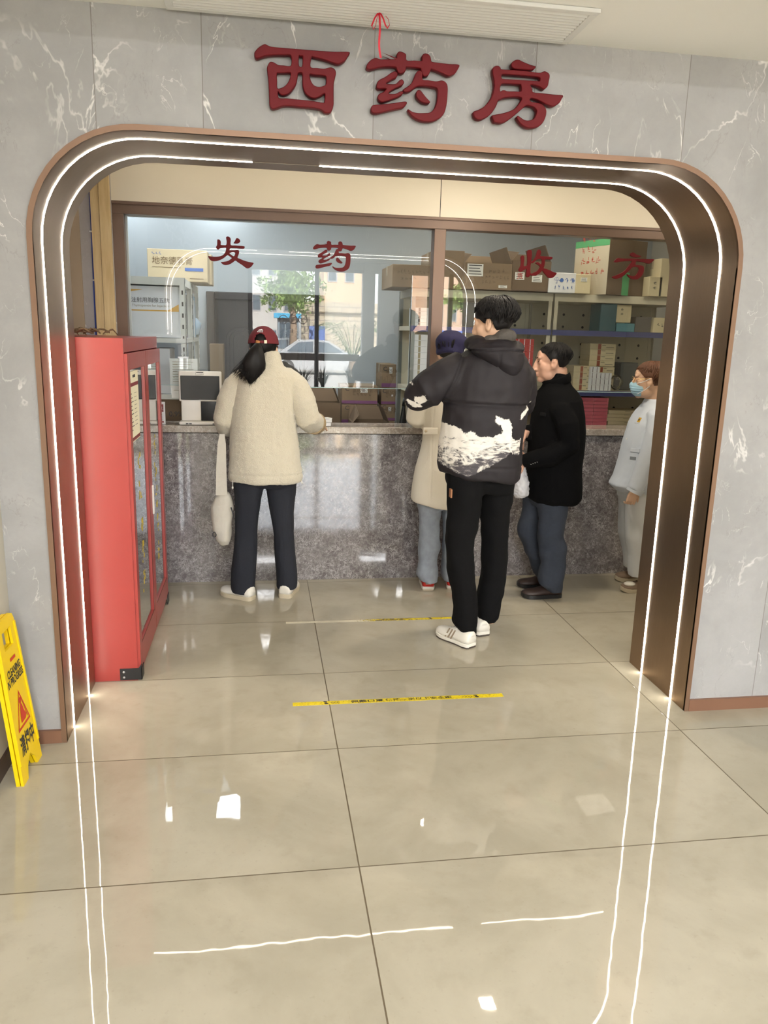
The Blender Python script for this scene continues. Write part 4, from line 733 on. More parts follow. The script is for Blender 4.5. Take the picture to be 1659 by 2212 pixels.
# hanging papers clipped behind the glass
t = thing('hanging_papers', 'sheets of printed paper hanging from a clip behind the glass, left of the terminal', 'paper', at(395, 770, 2.31))
for k, (u0, u1, v0, v1, dy) in enumerate(((366, 428, 774, 838, 0), (368, 422, 778, 860, .006))):
    a, c = at(u0, v0, 2.31+dy), at(u1, v1, 2.31+dy); b = B()
    R = [[Vector((a.x+(c.x-a.x)*i/8, 2.31+dy+.006*sin(i*.8+j*.5)*(j/6), a.z+(c.z-a.z)*j/6)) for i in range(9)] for j in range(7)]
    vs = [p for r in R for p in r]; vs += [p+Vector((0, .001, 0)) for p in vs]
    fs = [(j*9+i, j*9+i+1, j*9+i+10, j*9+i+9) for j in range(6) for i in range(8)]; fs += [tuple(q+63 for q in f[::-1]) for f in fs]; b.add(vs, fs)
    sh = b.build('sheet', M_PAPER, t, smooth=True)
    b = B()
    for j in range(9): z = a.z+(c.z-a.z)*(.12+.085*j); b.box(a.x+(c.x-a.x)*.1, a.x+(c.x-a.x)*(.85-.1*(j % 3)), 2.3085+dy-.004, 2.309+dy-.004, z, z+.0025)
    b.build('printed_lines', gtxt, sh)
a = at(396, 772, 2.305); b = B(); b.box(a.x-.035, a.x+.035, 2.300, 2.312, a.z-.006, a.z+.006); b.tube([(a.x, 2.302, a.z), (a.x+.012, 2.302, a.z+.02), (a.x, 2.302, a.z+.036), (a.x-.012, 2.302, a.z+.02), (a.x, 2.302, a.z)], .002, 6); b.build('clip', M_STEEL, t)

# ---------------------------------------------------------------- things on the worktop
WZ = 1.081
t = thing('payment_terminal', 'white counter terminal with black screen, left of the person in cream fleece', 'terminal', (-.43, 2.2, WZ))
MWH = mat('terminal_white', srgb(228, 224, 216), .35)
x0, x1 = at(388, 900, 2.19).x, at(480, 900, 2.19).x
b = B(); b.rbox(x0, x1, 2.125, 2.262, WZ, WZ+.022, .01); b.box(x0+.05, x0+.075, 2.1245, 2.125, WZ+.005, WZ+.012, 0); b.build('base', MWH, t, smooth='auto')
b = B(); b.box(x0+.045, x0+.062, 2.1240, 2.1252, WZ+.006, WZ+.013); b.box(x0+.066, x0+.083, 2.1240, 2.1252, WZ+.006, WZ+.013); b.box(x1-.06, x1-.043, 2.1240, 2.1252, WZ+.006, WZ+.013); b.box(x1-.039, x1-.022, 2.1240, 2.1252, WZ+.006, WZ+.013); b.build('speaker_slots', M_INK, t)
b = B(); b.rbox(x0+.012, x0+.14, 2.185, 2.25, WZ+.022, WZ+.17, .008); b.build('stem', MWH, t, smooth='auto')
b = B(); b.rbox(x0+.137, x1-.005, 2.19, 2.245, WZ+.022, WZ+.155, .006); b.build('card_reader', mat('gloss_black', (.008, .008, .008), .3, spec=.25), t, smooth='auto')
b = B(); b.rbox(x0, x1, 2.185, 2.22, WZ+.150, WZ+.348, .009); sc_ = b.build('display', MWH, t, smooth='auto')
b = B(); b.rbox(x0+.012, x1-.014, 2.182, 2.1865, WZ+.162, WZ+.318, .002); b.build('screen', MATS['gloss_black'], sc_)
b = B(); b.rbox(x0+.11, x0+.165, 2.180, 2.187, WZ+.326, WZ+.350, .003); b.build('camera_bar', MWH, sc_); b = B(); b.box(x0+.115, x0+.16, 2.1785, 2.181, WZ+.338, WZ+.342); b.build('sensor', M_DARK, sc_)
t = thing('sign_stand', 'small white framed notice with a maroon top, between cabinet and terminal', 'notice', (at(350, 918, 2.16).x, 2.17, WZ))
x0, x1 = at(333, 900, 2.16).x, at(357, 900, 2.16).x; zt_ = at(350, 868, 2.16).z
b = B(); b.rbox(x0, x1, 2.160, 2.172, WZ, zt_, .002); b.build('holder', M_BOXW, t)
b = B(); b.box(x0+.012, x1-.01, 2.1588, 2.160, zt_-.065, zt_-.016); b.box(x0+.012, x1-.01, 2.1588, 2.160, WZ+.012, WZ+.02); b.build('maroon_header', mat('maroon', srgb(120, 40, 48), .5), t)
b = B(); scribble(b, (x0+.02, 2.158, zt_-.055), (1, 0, 0), (0, 0, 1), .026, 2); b.build('lettering', M_BOXW, t)
b = B()
for i in range(5): b.box(x0+.03, x1-.02, 2.1585, 2.1598, WZ+.03+i*.016, WZ+.036+i*.016)
b.build('text_lines', MATS['maroon'], t)
# papers and slips by the woman's right hand
px_ = at(700, 915, 2.17)
for k, (dx, dy, z, sx_, sy_, rz, lab) in enumerate(((0, .0, WZ+.001, .09, .07, .2, 'white medicine carton lying at the bottom of the pile by the cuff'), (.004, .005, WZ+.026, .085, .06, -.1, 'white medicine carton on top of the pile by the cream cuff'))):
    t = carton('medicine_box', lab, px_.x-.045+dx, px_.x+.045+dx, 2.125+dy, sy_, z, z+.024, M_BOXW, rz, 'cartons by the cream cuff', 'box', tape=False)
b = B(); M_ = Matrix.Translation((px_.x-.005, 2.15, WZ+.0515)) @ Matrix.Rotation(.3, 4, 'Z'); b.box(-.055, .05, -.03, .03, 0, .001, M=M_); b.box(-.05, .055, -.028, .034, .001, .002, M=M_ @ Matrix.Rotation(.25, 4, 'Z')); tag(b.build('paper_slips', M_PAPER), 'loose white slips lying on the small cartons by the cream cuff', 'paper')
b = B(); M_ = Matrix.Translation((px_.x-.03, 2.104, 0)); R = []
b.box(-.032, .026, -.0012, 0, 1.036, 1.0815, M=M_); b.box(-.032, .026, -.0012, .03, 1.0805, 1.0815, M=M_); tag(b.build('paper_slip', M_PAPER), 'white slip hanging over the worktop edge below the small cartons', 'paper')
# ---------------------------------------------------------------- red cabinet behind the left jamb
CX0, CX1, CY0, CY1, CH = -1.06, -.642, .575, 1.745, 1.648
t = thing('fire_cabinet', 'tall red metal cabinet with two glazed doors behind the left jamb', 'cabinet', ((CX0+CX1)/2, (CY0+CY1)/2, 0))
b = B(); th = .018
b.box(CX0, CX1, CY0, CY0+th, 0, CH); b.box(CX0, CX1, CY1-th, CY1, 0, CH); ya_, yb_ = CY0+th, CY1-th
b.box(CX0, CX0+th, ya_, yb_, 0, CH); b.box(CX0+th, CX1-.02, ya_, yb_, CH-th, CH); b.box(CX0+th, CX1-.02, ya_, yb_, .02, .04)
b.box(CX1-.02, CX1, ya_, yb_, 1.585, CH); b.box(CX1-.02, CX1, ya_, yb_, 0, .045)
b.build('body', M_RED, t)
b = B(); b.box(CX0+.02, CX0+.03, CY0+.02, CY1-.02, .05, CH-.03); b.build('back_lining', mat('grey_lining', srgb(150, 146, 142), .5), t)
for z in (.55, 1.05): b = B(); b.box(CX0+.03, CX1-.06, CY0+.02, CY1-.02, z, z+.012); b.build('inner_shelf', mat('grey_lining'), t)
ym = (CY0+CY1)/2; g = .004
for k, (ya, yb) in enumerate(((CY0+.004, ym-g), (ym+g, CY1-.004))):
    b = B(); x0, x1 = CX1-.002, CX1+.016; z0, z1 = .05, 1.58; s = .085
    b.box(x0, x1, ya, ya+.06, z0, z1); b.box(x0, x1, yb-.06, yb, z0, z1); b.box(x0, x1, ya+.06, yb-.06, z0, z0+.13); b.box(x0, x1, ya+.06, yb-.06, z1-.075, z1)
    d = b.build('door', M_RED, t, bevel=.0015)
    b = B(); b.add([(CX1+.007, ya+.058, z0+.128), (CX1+.007, yb-.058, z0+.128), (CX1+.007, yb-.058, z1-.073), (CX1+.007, ya+.058, z1-.073)], [(0, 1, 2, 3)]); b.build('glass', glass_mat('cabinet_glass', (.8, .82, .82), 1.5, 2.6), d, fixn=False)
    b = B(); b.box(CX1+.0162, CX1+.0168, ya+.055, yb-.055, z0+.125, z0+.129); b.box(CX1+.0162, CX1+.0166, yb-.061, yb-.057, z0+.13, z1-.075); b.build('rubber_seal', M_DARK, d)
    if k == 1: b = B(); b.rbox(CX1+.016, CX1+.026, ya+.018, ya+.036, .70, .86, .003); b.build('handle', mat('handle_white', srgb(226, 220, 214), .4), d)
    b = B(); M_YL = mat('decal_yellow', srgb(206, 178, 60), .5); random.seed(k+2)
    for i in range(5):
        zc = .42+i*.155; yc = (ya+yb)/2-.02
        for j in range(7): yy, zz = yc+random.uniform(-.035, .035), zc+random.uniform(-.05, .05); b.box(CX1+.0076, CX1+.0084, yy, yy+random.uniform(.006, .016), zz, zz+random.uniform(.01, .03))
    b.build('faded_lettering', M_YL, d)
def guard(x, y, sx):
    b = B(); b.box(CX1-.085, CX1+.004, CY0-.003 if sx < 0 else CY1-.01, CY0 if sx < 0 else CY1+.003, .004, .064); b.box(CX1+.0165, CX1+.0195, CY0-.003 if sx < 0 else CY1-.07, CY0+.07 if sx < 0 else CY1+.003, .004, .064)
    if sx < 0: b.prism([(CX1+.004, CY0-.003, .004), (CX1+.0195, CY0-.003, .004), (CX1+.0195, CY0-.003, .09), (CX1+.004, CY0-.003, .064)], (0, .003, 0))
    o = b.build('corner_guard', M_BLACK, t); b = B()
    for z in (.018, .046): b.ell((CX1-.066, CY0-.004 if sx < 0 else CY1+.004, z), (.006, .003, .006), 10, 6)
    b.build('screw', M_STEEL, o)
guard(CX1, CY0, -1); guard(CX1, CY1, 1)
# duty sheet behind the near door glass
b = B(); b.box(CX1+.0088, CX1+.0096, .645, .905, 1.165, 1.495); b.box(CX1+.0097, CX1+.0102, .65, .90, 1.425, 1.442, 1); b.box(CX1+.0097, CX1+.0102, .65, .90, 1.170, 1.186, 1)
for i in range(10): b.box(CX1+.0097, CX1+.0102, .67, .70+.02*(i % 3), 1.39-i*.019, 1.394-i*.019, 2)
for i in range(9): b.box(CX1+.0097, CX1+.0102, .77, .84, 1.39-i*.019, 1.392-i*.019, 2)
b.box(CX1+.0097, CX1+.0102, .74, .82, 1.465, 1.478, 2); b.build('duty_sheet', [mat('sheet_cream', srgb(232, 226, 200), .6), mat('maroon', srgb(120, 40, 48), .5), M_INK], t)
t = thing('dried_leaves', 'bunch of dry curled leaves lying on top of the red cabinet', 'dried leaves', (-.86, .9, CH)); random.seed(4)
md = mat('dry_leaf', srgb(138, 112, 84), .8, ns=.3, nscale=20)
for i in range(11):
    y = .70+random.uniform(0, .35); x = -.93+random.uniform(0, .16); a = random.uniform(-.5, .6); L_ = random.uniform(.07, .14); b = B(); R = []
    for k in range(7):
        f = k/6; w = .017*sin(pi*min(.97, f+.05)); c = Vector((x+cos(a)*L_*(f-.5), y+sin(a)*L_*(f-.5), CH+.006+.030*sin(pi*f*random.uniform(.7, 1.1))*random.uniform(.4, 1)+.003*(i % 4))); R.append([c+Vector((-sin(a)*w, cos(a)*w, .006)), c+Vector((0, 0, -.002)), c+Vector((sin(a)*w, -cos(a)*w, .006)), c+Vector((0, 0, .002))])
    b.rings(R); b.build('leaf', md, t, smooth=True)

# ---------------------------------------------------------------- folded cleaning sign leaning in the left corner
t = thing('cleaning_sign', 'yellow plastic cleaning sign folded flat and leaning in the left corner', 'floor sign', (-.95, -.22, 0))
P0, P1 = fl(91, 1631), fl(52, 1699)                      # the two feet of the front panel
MY = mat('sign_yellow', srgb(240, 204, 8), .38, ns=.06, nscale=9); ex = (P0-P1).normalized(); W_ = (P0-P1).length
# panel plane: bottom edge P1->P0, leaning back so that its top right corner is seen at pixel (30, 1314)
def lean(z, x): return x
best = None
for q in range(60):
    x = -.99+.002*q; d = FWD+RGT*((30-W0/2)/FPX)-UPV*((1314-H0/2)/FPX); s_ = (x-CAM.x)/d.x; C_ = CAM+d*s_; up = C_-P0; e = abs(up.dot(ex)); best = (e, C_) if best is None or e < best[0] else best
C_ = best[1]; up = C_-P0; up = up-ex*up.dot(ex); HH = up.length; ey = up.normalized(); nz = ex.cross(ey).normalized()
if nz.x < 0: nz = -nz
O = P1; Wp = lambda a, h, d=0: O+ex*a+ey*h+nz*d
def rot_panel(b, loop, d0, d1, m=0): b.prism([Wp(a, h, d0) for a, h in loop], nz*(d1-d0), m)
sh_ = .020; outer = [(.0, 0), (.055, 0), (.075, .045), (.11, .075), (W_-.11, .075), (W_-.075, .045), (W_-.055, 0), (W_, 0), (W_-.004, .10), (W_-sh_, HH-.03), (W_-sh_-.012, HH-.008), (W_-sh_-.035, HH), (sh_+.035, HH), (sh_+.012, HH-.008), (sh_, HH-.03), (.004, .10)]
hx0, hx1, hz0, hz1 = W_*.30, W_*.70, HH-.115, HH-.045
def panel(nm, d0, d1):
    b = B(); pts = outer
    lo = [p for p in pts if p[1] < hz0]; 
    b.prism([Wp(a, h, d0) for a, h in [(.0, 0), (.055, 0), (.075, .045), (.11, .075), (W_-.11, .075), (W_-.075, .045), (W_-.055, 0), (W_, 0), (W_-.004, .10), (W_-sh_*.85, hz0), (sh_*.85, hz0), (.004, .10)]], nz*(d1-d0))
    b.prism([Wp(a, h, d0) for a, h in [(sh_*.85, hz0), (hx0, hz0), (hx0, hz1), (sh_, hz1)]], nz*(d1-d0)); b.prism([Wp(a, h, d0) for a, h in [(hx1, hz0), (W_-sh_*.85, hz0), (W_-sh_, hz1), (hx1, hz1)]], nz*(d1-d0))
    b.prism([Wp(a, h, d0) for a, h in [(sh_, hz1), (W_-sh_, hz1), (W_-sh_, HH-.03), (W_-sh_-.012, HH-.008), (W_-sh_-.035, HH), (sh_+.035, HH), (sh_+.012, HH-.008), (sh_, HH-.03)]], nz*(d1-d0))
    return b.build(nm, MY, t)
fp = panel('front_panel', -.010, 0); panel('rear_panel', -.028, -.014)
b = B()
for a0, a1, h0, h1 in ((.0, .012, .08, HH-.04), (W_-.012-.002, W_-.002, .08, HH-.04)): b.prism([Wp(a0+sh_*h0/HH*(1 if a0 < .1 else -1), h0), Wp(a1+sh_*h0/HH*(1 if a0 < .1 else -1), h0), Wp(a1+sh_*h1/HH*(1 if a0 < .1 else -1), h1), Wp(a0+sh_*h1/HH*(1 if a0 < .1 else -1), h1)], nz*.004)
b.build('edge_rib', MY, fp)
b = B(); b.tube([Wp(sh_+.02, HH-.012, -.012), Wp(W_-sh_-.02, HH-.012, -.012)], .009, 10); b.build('hinge', MY, t)
mk = mat('sign_print', (.03, .03, .03), .5); b = B(); d_ = Wp(0, 0, .0012)-Wp(0, 0, 0)
put_text(b, 'CLEANING', Wp(W_*.5, HH*.655)+d_, ex, ey, .042, fit=W_*.60, center=True, bold=.03); put_text(b, 'IN PROGRESS', Wp(W_*.5, HH*.60)+d_, ex, ey, .042, fit=W_*.74, center=True, bold=.03); put_text(b, '清扫中', Wp(W_*.5, HH*.165)+d_, ex, ey, .085, fit=W_*.66, center=True, bold=.025); b.build('lettering', mk, fp)
mr = mat('sign_print_red', srgb(196, 56, 32), .5); b = B(); A = [(W_*.5, HH*.545), (W_*.80, HH*.31), (W_*.20, HH*.31)]; I = [(W_*.5, HH*.520), (W_*.745, HH*.325), (W_*.255, HH*.325)]
for i in range(3): j = (i+1) % 3; b.add([Wp(*A[i])+d_, Wp(*A[j])+d_, Wp(*I[j])+d_, Wp(*I[i])+d_], [(0, 1, 2, 3)])
b.add([Wp(W_*x, HH*h)+d_ for x, h in ((.40, .34), (.60, .34), (.66, .36), (.58, .40), (.55, .44), (.49, .46), (.44, .43), (.40, .38))], [tuple(range(8))]); b.add([Wp(W_*.5+.012*cos(a), HH*.475+.013*sin(a))+d_ for a in [2*pi*i/10 for i in range(10)]], [tuple(range(10))])
b.add([Wp(W_*x, HH*h)+d_ for x, h in ((.56, .47), (.575, .47), (.70, .34), (.68, .34))], [(0, 1, 2, 3)]); b.add([Wp(W_*x, HH*h)+d_ for x, h in ((.42, .735), (.66, .735), (.66, .755), (.42, .755))], [(0, 1, 2, 3)])
b.build('warning_triangle', mr, fp)
# ---------------------------------------------------------------- entrance glazing and street behind the photographer (seen mirrored in the service glass)
YS = -11.6
def mir(u, v, Y):
    "real point at depth Y whose mirror image in the service glass falls on pixel (u, v)"
    p = at(u, v, 2*GY-Y); return Vector((p.x, Y, p.z))
MD = mat('dark_mullion', srgb(62, 60, 58), .4, .3); M_COLW = mat('column_white', srgb(206, 208, 208), .6)
xm = [mir(u, 700, YS).x for u in (541, 684, 782, 806, 817, 884, 1036)]
t = thing('window_2', 'entrance glazing', 'window', (1.2, YS, 0)); t['kind'] = 'structure'; del t['category']; del t['label']
HT = 3.16
for x in (xm[0], xm[1], xm[5]+1.0, xm[5]+2.4): b = B(); b.box(x-.05, x+.05, YS-.05, YS+.05, 0, HT); b.build('mullion', MD, t)
b = B(); b.box(xm[0]-.05, xm[6]+.3, YS-.04, YS+.04, 0, .06); b.build('threshold', MD, t)
b = B(); b.box(xm[0]-.05, xm[6]+.3, YS-.04, YS+.04, HT-.06, HT); b.build('head_rail', M_COLW, t)
for xa, xc in ((xm[0], xm[1]), (xm[1], xm[2]), (xm[3], xm[4]), (xm[5], xm[6]+.3)):
    b = B(); b.add([(xa, YS, .05), (xc, YS, .05), (xc, YS, HT), (xa, YS, HT)], [(0, 1, 2, 3)]); b.build('pane', M_GLASS2, t, fixn=False)
for xa, xc in ((xm[0], xm[1]), (xm[1], xm[2])):
    za, zc = mir(650, 778, YS).z, mir(650, 763, YS).z; b = B(); b.box(xa+.05, xc-.05, YS+.005, YS+.012, za, zc); b.build('sticker_band', mat('band_brown', srgb(96, 84, 74), .5), t)
b = B(); b.box(xm[2], xm[3], YS-.2, YS+.2, 0, 3.4); b.box(xm[4], xm[5], YS-.2, YS+.2, 0, 3.4); b.box(WX0-.25, xm[0]-.05, YS-.1, YS+.1, 0, 3.4); b.box(xm[6]+.3, 7.2, YS-.1, YS+.1, 0, 3.4); b.box(WX0-.25, 7.2, YS-.1, YS+.1, HT, 3.5); struct('wall_entrance', b, M_COLW)
t = thing('hanging_sign_discs', 'three round discs with characters hung at the entrance glass, mirrored in the service window', 'sign', mir(633, 690, YS+.05))
for u, ch in ((612, '公'), (633, '示'), (654, '栏')):
    p = mir(u, 690, YS+.05); b = B(); b.tube([p+Vector((.098*cos(a), 0, .098*sin(a))) for a in [2*pi*i/24 for i in range(25)]], .009, 6); dd = b.build('ring', mat('disc_brown', srgb(120, 92, 70), .5), t)
    b = B(); put_text(b, ch, p+Vector((-.055, 0, -.05)), (1, 0, 0), (0, 0, 1), .115, bold=.02); b.build('character', MATS['disc_brown'], dd, fixn=False)
MLEAF = mat('leaf_dark', srgb(44, 66, 34), .5, ns=.3, nscale=9); MPOT = mat('pot_brown', srgb(104, 78, 58), .6)
def spiky(u, vtop, Y, lab, nl=34, seed=1):
    random.seed(seed); p = mir(u, 838, Y); top = mir(u, vtop, Y).z; t = thing('potted_plant', lab, 'plant', (p.x, Y, 0), 'potted plants at the entrance glass')
    b = B(); b.lathe((p.x, Y, 0), [(.14, 0), (.2, .3), (.21, .32), (.19, .32), (.18, .28)], 16); b.build('pot', MPOT, t, smooth='auto')
    b = B(); hh = top-.3
    for i in range(nl):
        a = random.uniform(0, 2*pi); L_ = hh*random.uniform(.6, 1.05); sp = random.uniform(.1, .34); w = .016; P = [Vector((p.x, Y, .29))+Vector((cos(a)*sp*f*f, sin(a)*sp*f*f, L_*f)) for f in (0, .35, .7, 1)]
        s_ = Vector((-sin(a), cos(a), 0)); vs = []
        for k, q in enumerate(P): ww = w*(1.0, 1.2, .8, .1)[k]; vs += [q-s_*ww, q+s_*ww, q+Vector((cos(a), sin(a), .3))*.004]
        b.add(vs, [f for k in range(3) for f in ((3*k, 3*k+1, 3*k+4, 3*k+3), (3*k+1, 3*k+2, 3*k+5, 3*k+4), (3*k+2, 3*k, 3*k+3, 3*k+5))])
    b.build('leaves', MLEAF, t)
for i, (u, vt, lab) in enumerate(((654, 792, 'spiky potted plant mirrored at the fleece shoulder'), (697, 790, 'spiky potted plant mirrored at the dark entrance mullion'), (758, 792, 'spiky potted plant mirrored in the middle of the right entrance pane'))): spiky(u, vt, YS+.4, lab, 40, i+2)
b = B(); b.box(-60, 80, -130, -11.7, -.16, -.06); struct('ground_street', b, mat('street_concrete', srgb(212, 208, 200), .9, ns=.06, nscale=.6))
def car(u, Y, lab, m, flip=1):
    x0 = mir(u, 740, Y).x; t = thing('car', lab, 'car', (x0, Y, -.06), 'cars parked across the street'); z = -.06
    def sec(prof, y0, y1, nar=.0):
        return [[Vector((x0+flip*x, y, z+zz)) for x, zz in prof] for y in (y0, y1)]
    low = [(-2.3, .28), (-2.3, .62), (-2.2, .80), (-1.5, .90), (1.0, .95), (1.9, .86), (2.3, .66), (2.33, .3), (1.9, .2), (-1.9, .2)]
    b = B(); R = []
    for y, k in ((-.88, .93), (-.80, 1), (.80, 1), (.88, .93)): R.append([Vector((x0+flip*x*k, Y+y, z+.2+(zz-.2)*k)) for x, zz in low])
    b.rings(R); b.build('body', m, t, smooth='auto')
    cab = [(-1.75, .90), (-1.0, 1.40), (-.3, 1.47), (.35, 1.42), (1.25, .93)]
    b = B(); R = []
    for y, k in ((-.80, 0), (-.64, 1), (.64, 1), (.80, 0)): R.append([Vector((x0+flip*(x*(1-.04*k)), Y+y, z+(zz if k else .88+(zz-.88)*.06))) for x, zz in cab])
    b.rings(R); b.build('roof', m, t, smooth='auto')
    gl = mat('car_glass', (.03, .04, .05), .05)
    for wn in ([(-1.45, .95), (-.95, 1.33), (-.32, 1.385), (-.32, .95)], [(-.22, .95), (-.22, 1.385), (.32, 1.345), (.98, .95)]):
        for sy in (1, -1):
            b = B(); b.prism([(x0+flip*x, Y+sy*(.835-.155*(zz-.9)/.5), z+zz) for x, zz in wn], (0, sy*.006, 0)); b.build('side_window', gl, t)
    for x in (-1.42, 1.45):
        for sy in (1, -1):
            b = B(); P = [Vector((x0+flip*x, Y+sy*.87+q, z+.31)) for q in (-.1, .02)]; b.tube(P, .31, 20); w_ = b.build('wheel', mat('tyre', (.02, .02, .02), .8), t, smooth='auto')
            b = B(); b.tube([Vector((x0+flip*x, Y+sy*.87+q, z+.31)) for q in (.0, .03)], .19, 16); b.build('rim', M_STEEL, w_)
MCW = mat('car_white', srgb(232, 234, 236), .2, coat=.6)
car(690, -27, 'white saloon car across the street, mirrored beside the entrance mullion', MCW); car(612, -33, 'second white car farther off, mirrored left of the white saloon', MCW, -1)
m, N, L, bs = nodes('stone_blocks'); tc = N.new('ShaderNodeTexCoord'); mp = N.new('ShaderNodeMapping'); mp.inputs['Rotation'].default_value = (pi/2, 0, 0); L.new(tc.outputs['Object'], mp.inputs[0])
br = N.new('ShaderNodeTexBrick'); br.inputs['Scale'].default_value = 1; br.inputs['Mortar Size'].default_value = .025; br.inputs['Brick Width'].default_value = .75; br.inputs['Row Height'].default_value = .34
br.inputs['Color1'].default_value = srgb(206, 194, 172); br.inputs['Color2'].default_value = srgb(180, 166, 146); br.inputs['Mortar'].default_value = srgb(110, 104, 96); L.new(mp.outputs[0], br.inputs['Vector']); L.new(br.outputs[0], bs.inputs['Base Color']); bs.inputs['Roughness'].default_value = .9
a, c = mir(643, 650, -33.5), mir(830, 740, -33.5); a2 = mir(652, 672, -33.5)
b = B(); b.box(a2.x, c.x, -34.2, -33.7, -.06, a2.z); b.box(a.x, c.x, -34.3, -33.5, a2.z, a.z)
gw = thing('stone_garden_wall', 'pale stone block wall across the street, mirrored in the service glass', 'wall', ((a.x+c.x)/2, -33.9, -.06)); b.build('masonry', m, gw)
p, q = mir(668, 704, -33.6), mir(702, 738, -33.6); b = B(); b.box(p.x, q.x, -33.7, -33.6, q.z-.6, p.z); b.build('blue_notice', mat('notice_blue', srgb(54, 70, 110), .5), gw)
def building(name, lab, u0, u1, v0, Y, col, rows, cols):
    p, q = mir(u0, v0, Y), mir(u1, v0, Y); t = thing(name, lab, 'building', ((p.x+q.x)/2, Y, -.06)); b = B(); b.box(p.x, q.x, Y-8, Y, -.06, p.z); b.build('facade', mat('facade_'+name+str(int(u0)), col, .8, ns=.05, nscale=1), t)
    for r in range(rows):
        for k in range(cols):
            w = (q.x-p.x)/cols; x = p.x+w*(k+.22); z = p.z-2.2-r*3.2
            if z < .2: continue
            b = B(); b.box(x, x+w*.56, Y, Y+.06, z, z+1.5); f = b.build('window', M_STEEL, t); b = B(); b.box(x+.08, x+w*.56-.08, Y+.05, Y+.075, z+.08, z+1.42); b.build('pane', MATS['car_glass'], f)
building('apartment_block', 'pale orange building beyond the stone wall, mirrored in the glass', 700, 812, 540, -52, srgb(216, 188, 158), 4, 3)
building('apartment_block', 'pinkish building mirrored right of the brown mullion', 940, 1060, 520, -48, srgb(222, 192, 170), 4, 4)
building('apartment_block', 'pale grey building mirrored at the left of the entrance', 500, 640, 540, -70, srgb(206, 204, 200), 5, 4)
def tree(u, v, Y, rad, lab, seed, vb):
    random.seed(seed); c = mir(u, v, Y); t = thing('street_tree', lab, 'tree', (c.x, Y, -.06), 'street trees'); b = B(); b.tube([(c.x, Y, -.06), (c.x+.1, Y, c.z*.5), (c.x, Y, c.z)], [.22, .17, .1], 8); b.build('trunk', mat('bark', srgb(84, 70, 56), .9), t, smooth=True)
    b = B()
    for i in range(2600):
        d = Vector((random.gauss(0, 1), random.gauss(0, 1), random.gauss(0, 1))).normalized()*(random.random()**.4); n = .65+.7*mn.noise(d*2.2+Vector((seed, 0, 0)))
        o = c+Vector((d.x*rad, d.y*rad, d.z*rad*.8))*n; s_ = random.uniform(.07, .15); r = Vector((random.gauss(0, 1), random.gauss(0, 1), random.gauss(0, 1))).normalized(); k = r.orthogonal().normalized()
        b.add([o-r*s_, o+k*s_*.5, o+r*s_, o-k*s_*.5], [(0, 1, 2, 3)])
    b.build('foliage', mat('foliage_green', srgb(92, 112, 56), .7, ns=.4, nscale=2), t, fixn=False)
tree(630, 625, -31.5, 1.9, 'leafy green tree mirrored left of the dark entrance mullion', 4, 700); tree(1004, 640, -30, 1.1, 'small tree mirrored under the right side of the light arch', 9, 720)
# palm by the glass outside
p = mir(762, 760, -15.5); t = thing('palm_shrub', 'palm with drooping fronds outside the entrance, mirrored right of the mullion', 'plant', (p.x, -15.5, -.06)); random.seed(11)
b = B(); b.tube([(p.x, -15.5, -.06), (p.x, -15.5, .9)], [.12, .10], 10); b.build('stem', MATS['bark'], t)
for i in range(13):
    a = 2*pi*i/13+.2; L_ = random.uniform(1.2, 1.6); b = B(); mid = []
    for k in range(12):
        f = k/11; mid.append(Vector((p.x, -15.5, .88))+Vector((cos(a)*L_*f*.8, sin(a)*L_*f*.8, 1.25*sin(f*2.0)*L_*.62)))
    b.tube(mid, [.012*(1-.8*k/11) for k in range(12)], 5)
    for k in range(2, 12):
        for s_ in (1, -1):
            q = mid[k]; d = Vector((-sin(a), cos(a), 0))*s_; l = .28*sin(pi*(k/12)**.7)+.05; e = q+d*l+Vector((cos(a)*.12, sin(a)*.12, -.10)); n = Vector((cos(a), sin(a), .2))*.014; b.add([q-n, q+n, e], [(0, 1, 2)])
    b.build('frond', MLEAF, t, fixn=False)
# kiosk with a blue roof edge, blue truck
p, q = mir(600, 676, -36), mir(645, 736, -36); t = thing('kiosk', 'dark kiosk with bright blue roof edge across the street, mirrored beside the red cap', 'kiosk', ((p.x+q.x)/2, -36.5, -.06))
b = B(); b.box(p.x, q.x, -37.5, -36, -.06, p.z-.25); b.build('shell', mat('kiosk_dark', srgb(70, 78, 84), .6), t); b = B(); b.box(p.x-.2, q.x+.2, -37.6, -35.8, p.z-.25, p.z); b.build('roof_edge', mat('cyan_edge', srgb(70, 160, 200), .5), t)
for k in range(3): b = B(); xx = p.x+(q.x-p.x)*(.1+.3*k); b.box(xx, xx+(q.x-p.x)*.22, -35.99, -35.95, .6, p.z-.5); b.build('window', MATS['car_glass'], t)
p, q = mir(955, 714, -22), mir(1012, 736, -22); t = thing('blue_truck', 'blue vehicle mirrored behind the dark blue cap', 'truck', ((p.x+q.x)/2, -22.5, -.06))
b = B(); b.rbox(p.x, q.x, -23.5, -22, .35, p.z, .08); b.build('body', mat('truck_blue', srgb(60, 84, 150), .3), t)
for k in range(2): b = B(); xx = p.x+(q.x-p.x)*(.08+.48*k); b.box(xx, xx+(q.x-p.x)*.36, -22, -21.97, p.z-.55, p.z-.12); b.build('window', MATS['car_glass'], t)
for k in (.2, .8):
    for yy in (-23.4, -22.12): b = B(); xx = p.x+(q.x-p.x)*k; b.tube([(xx, yy, .3), (xx, yy+.2, .3)], .36, 16); b.build('wheel', MATS['tyre'], t)
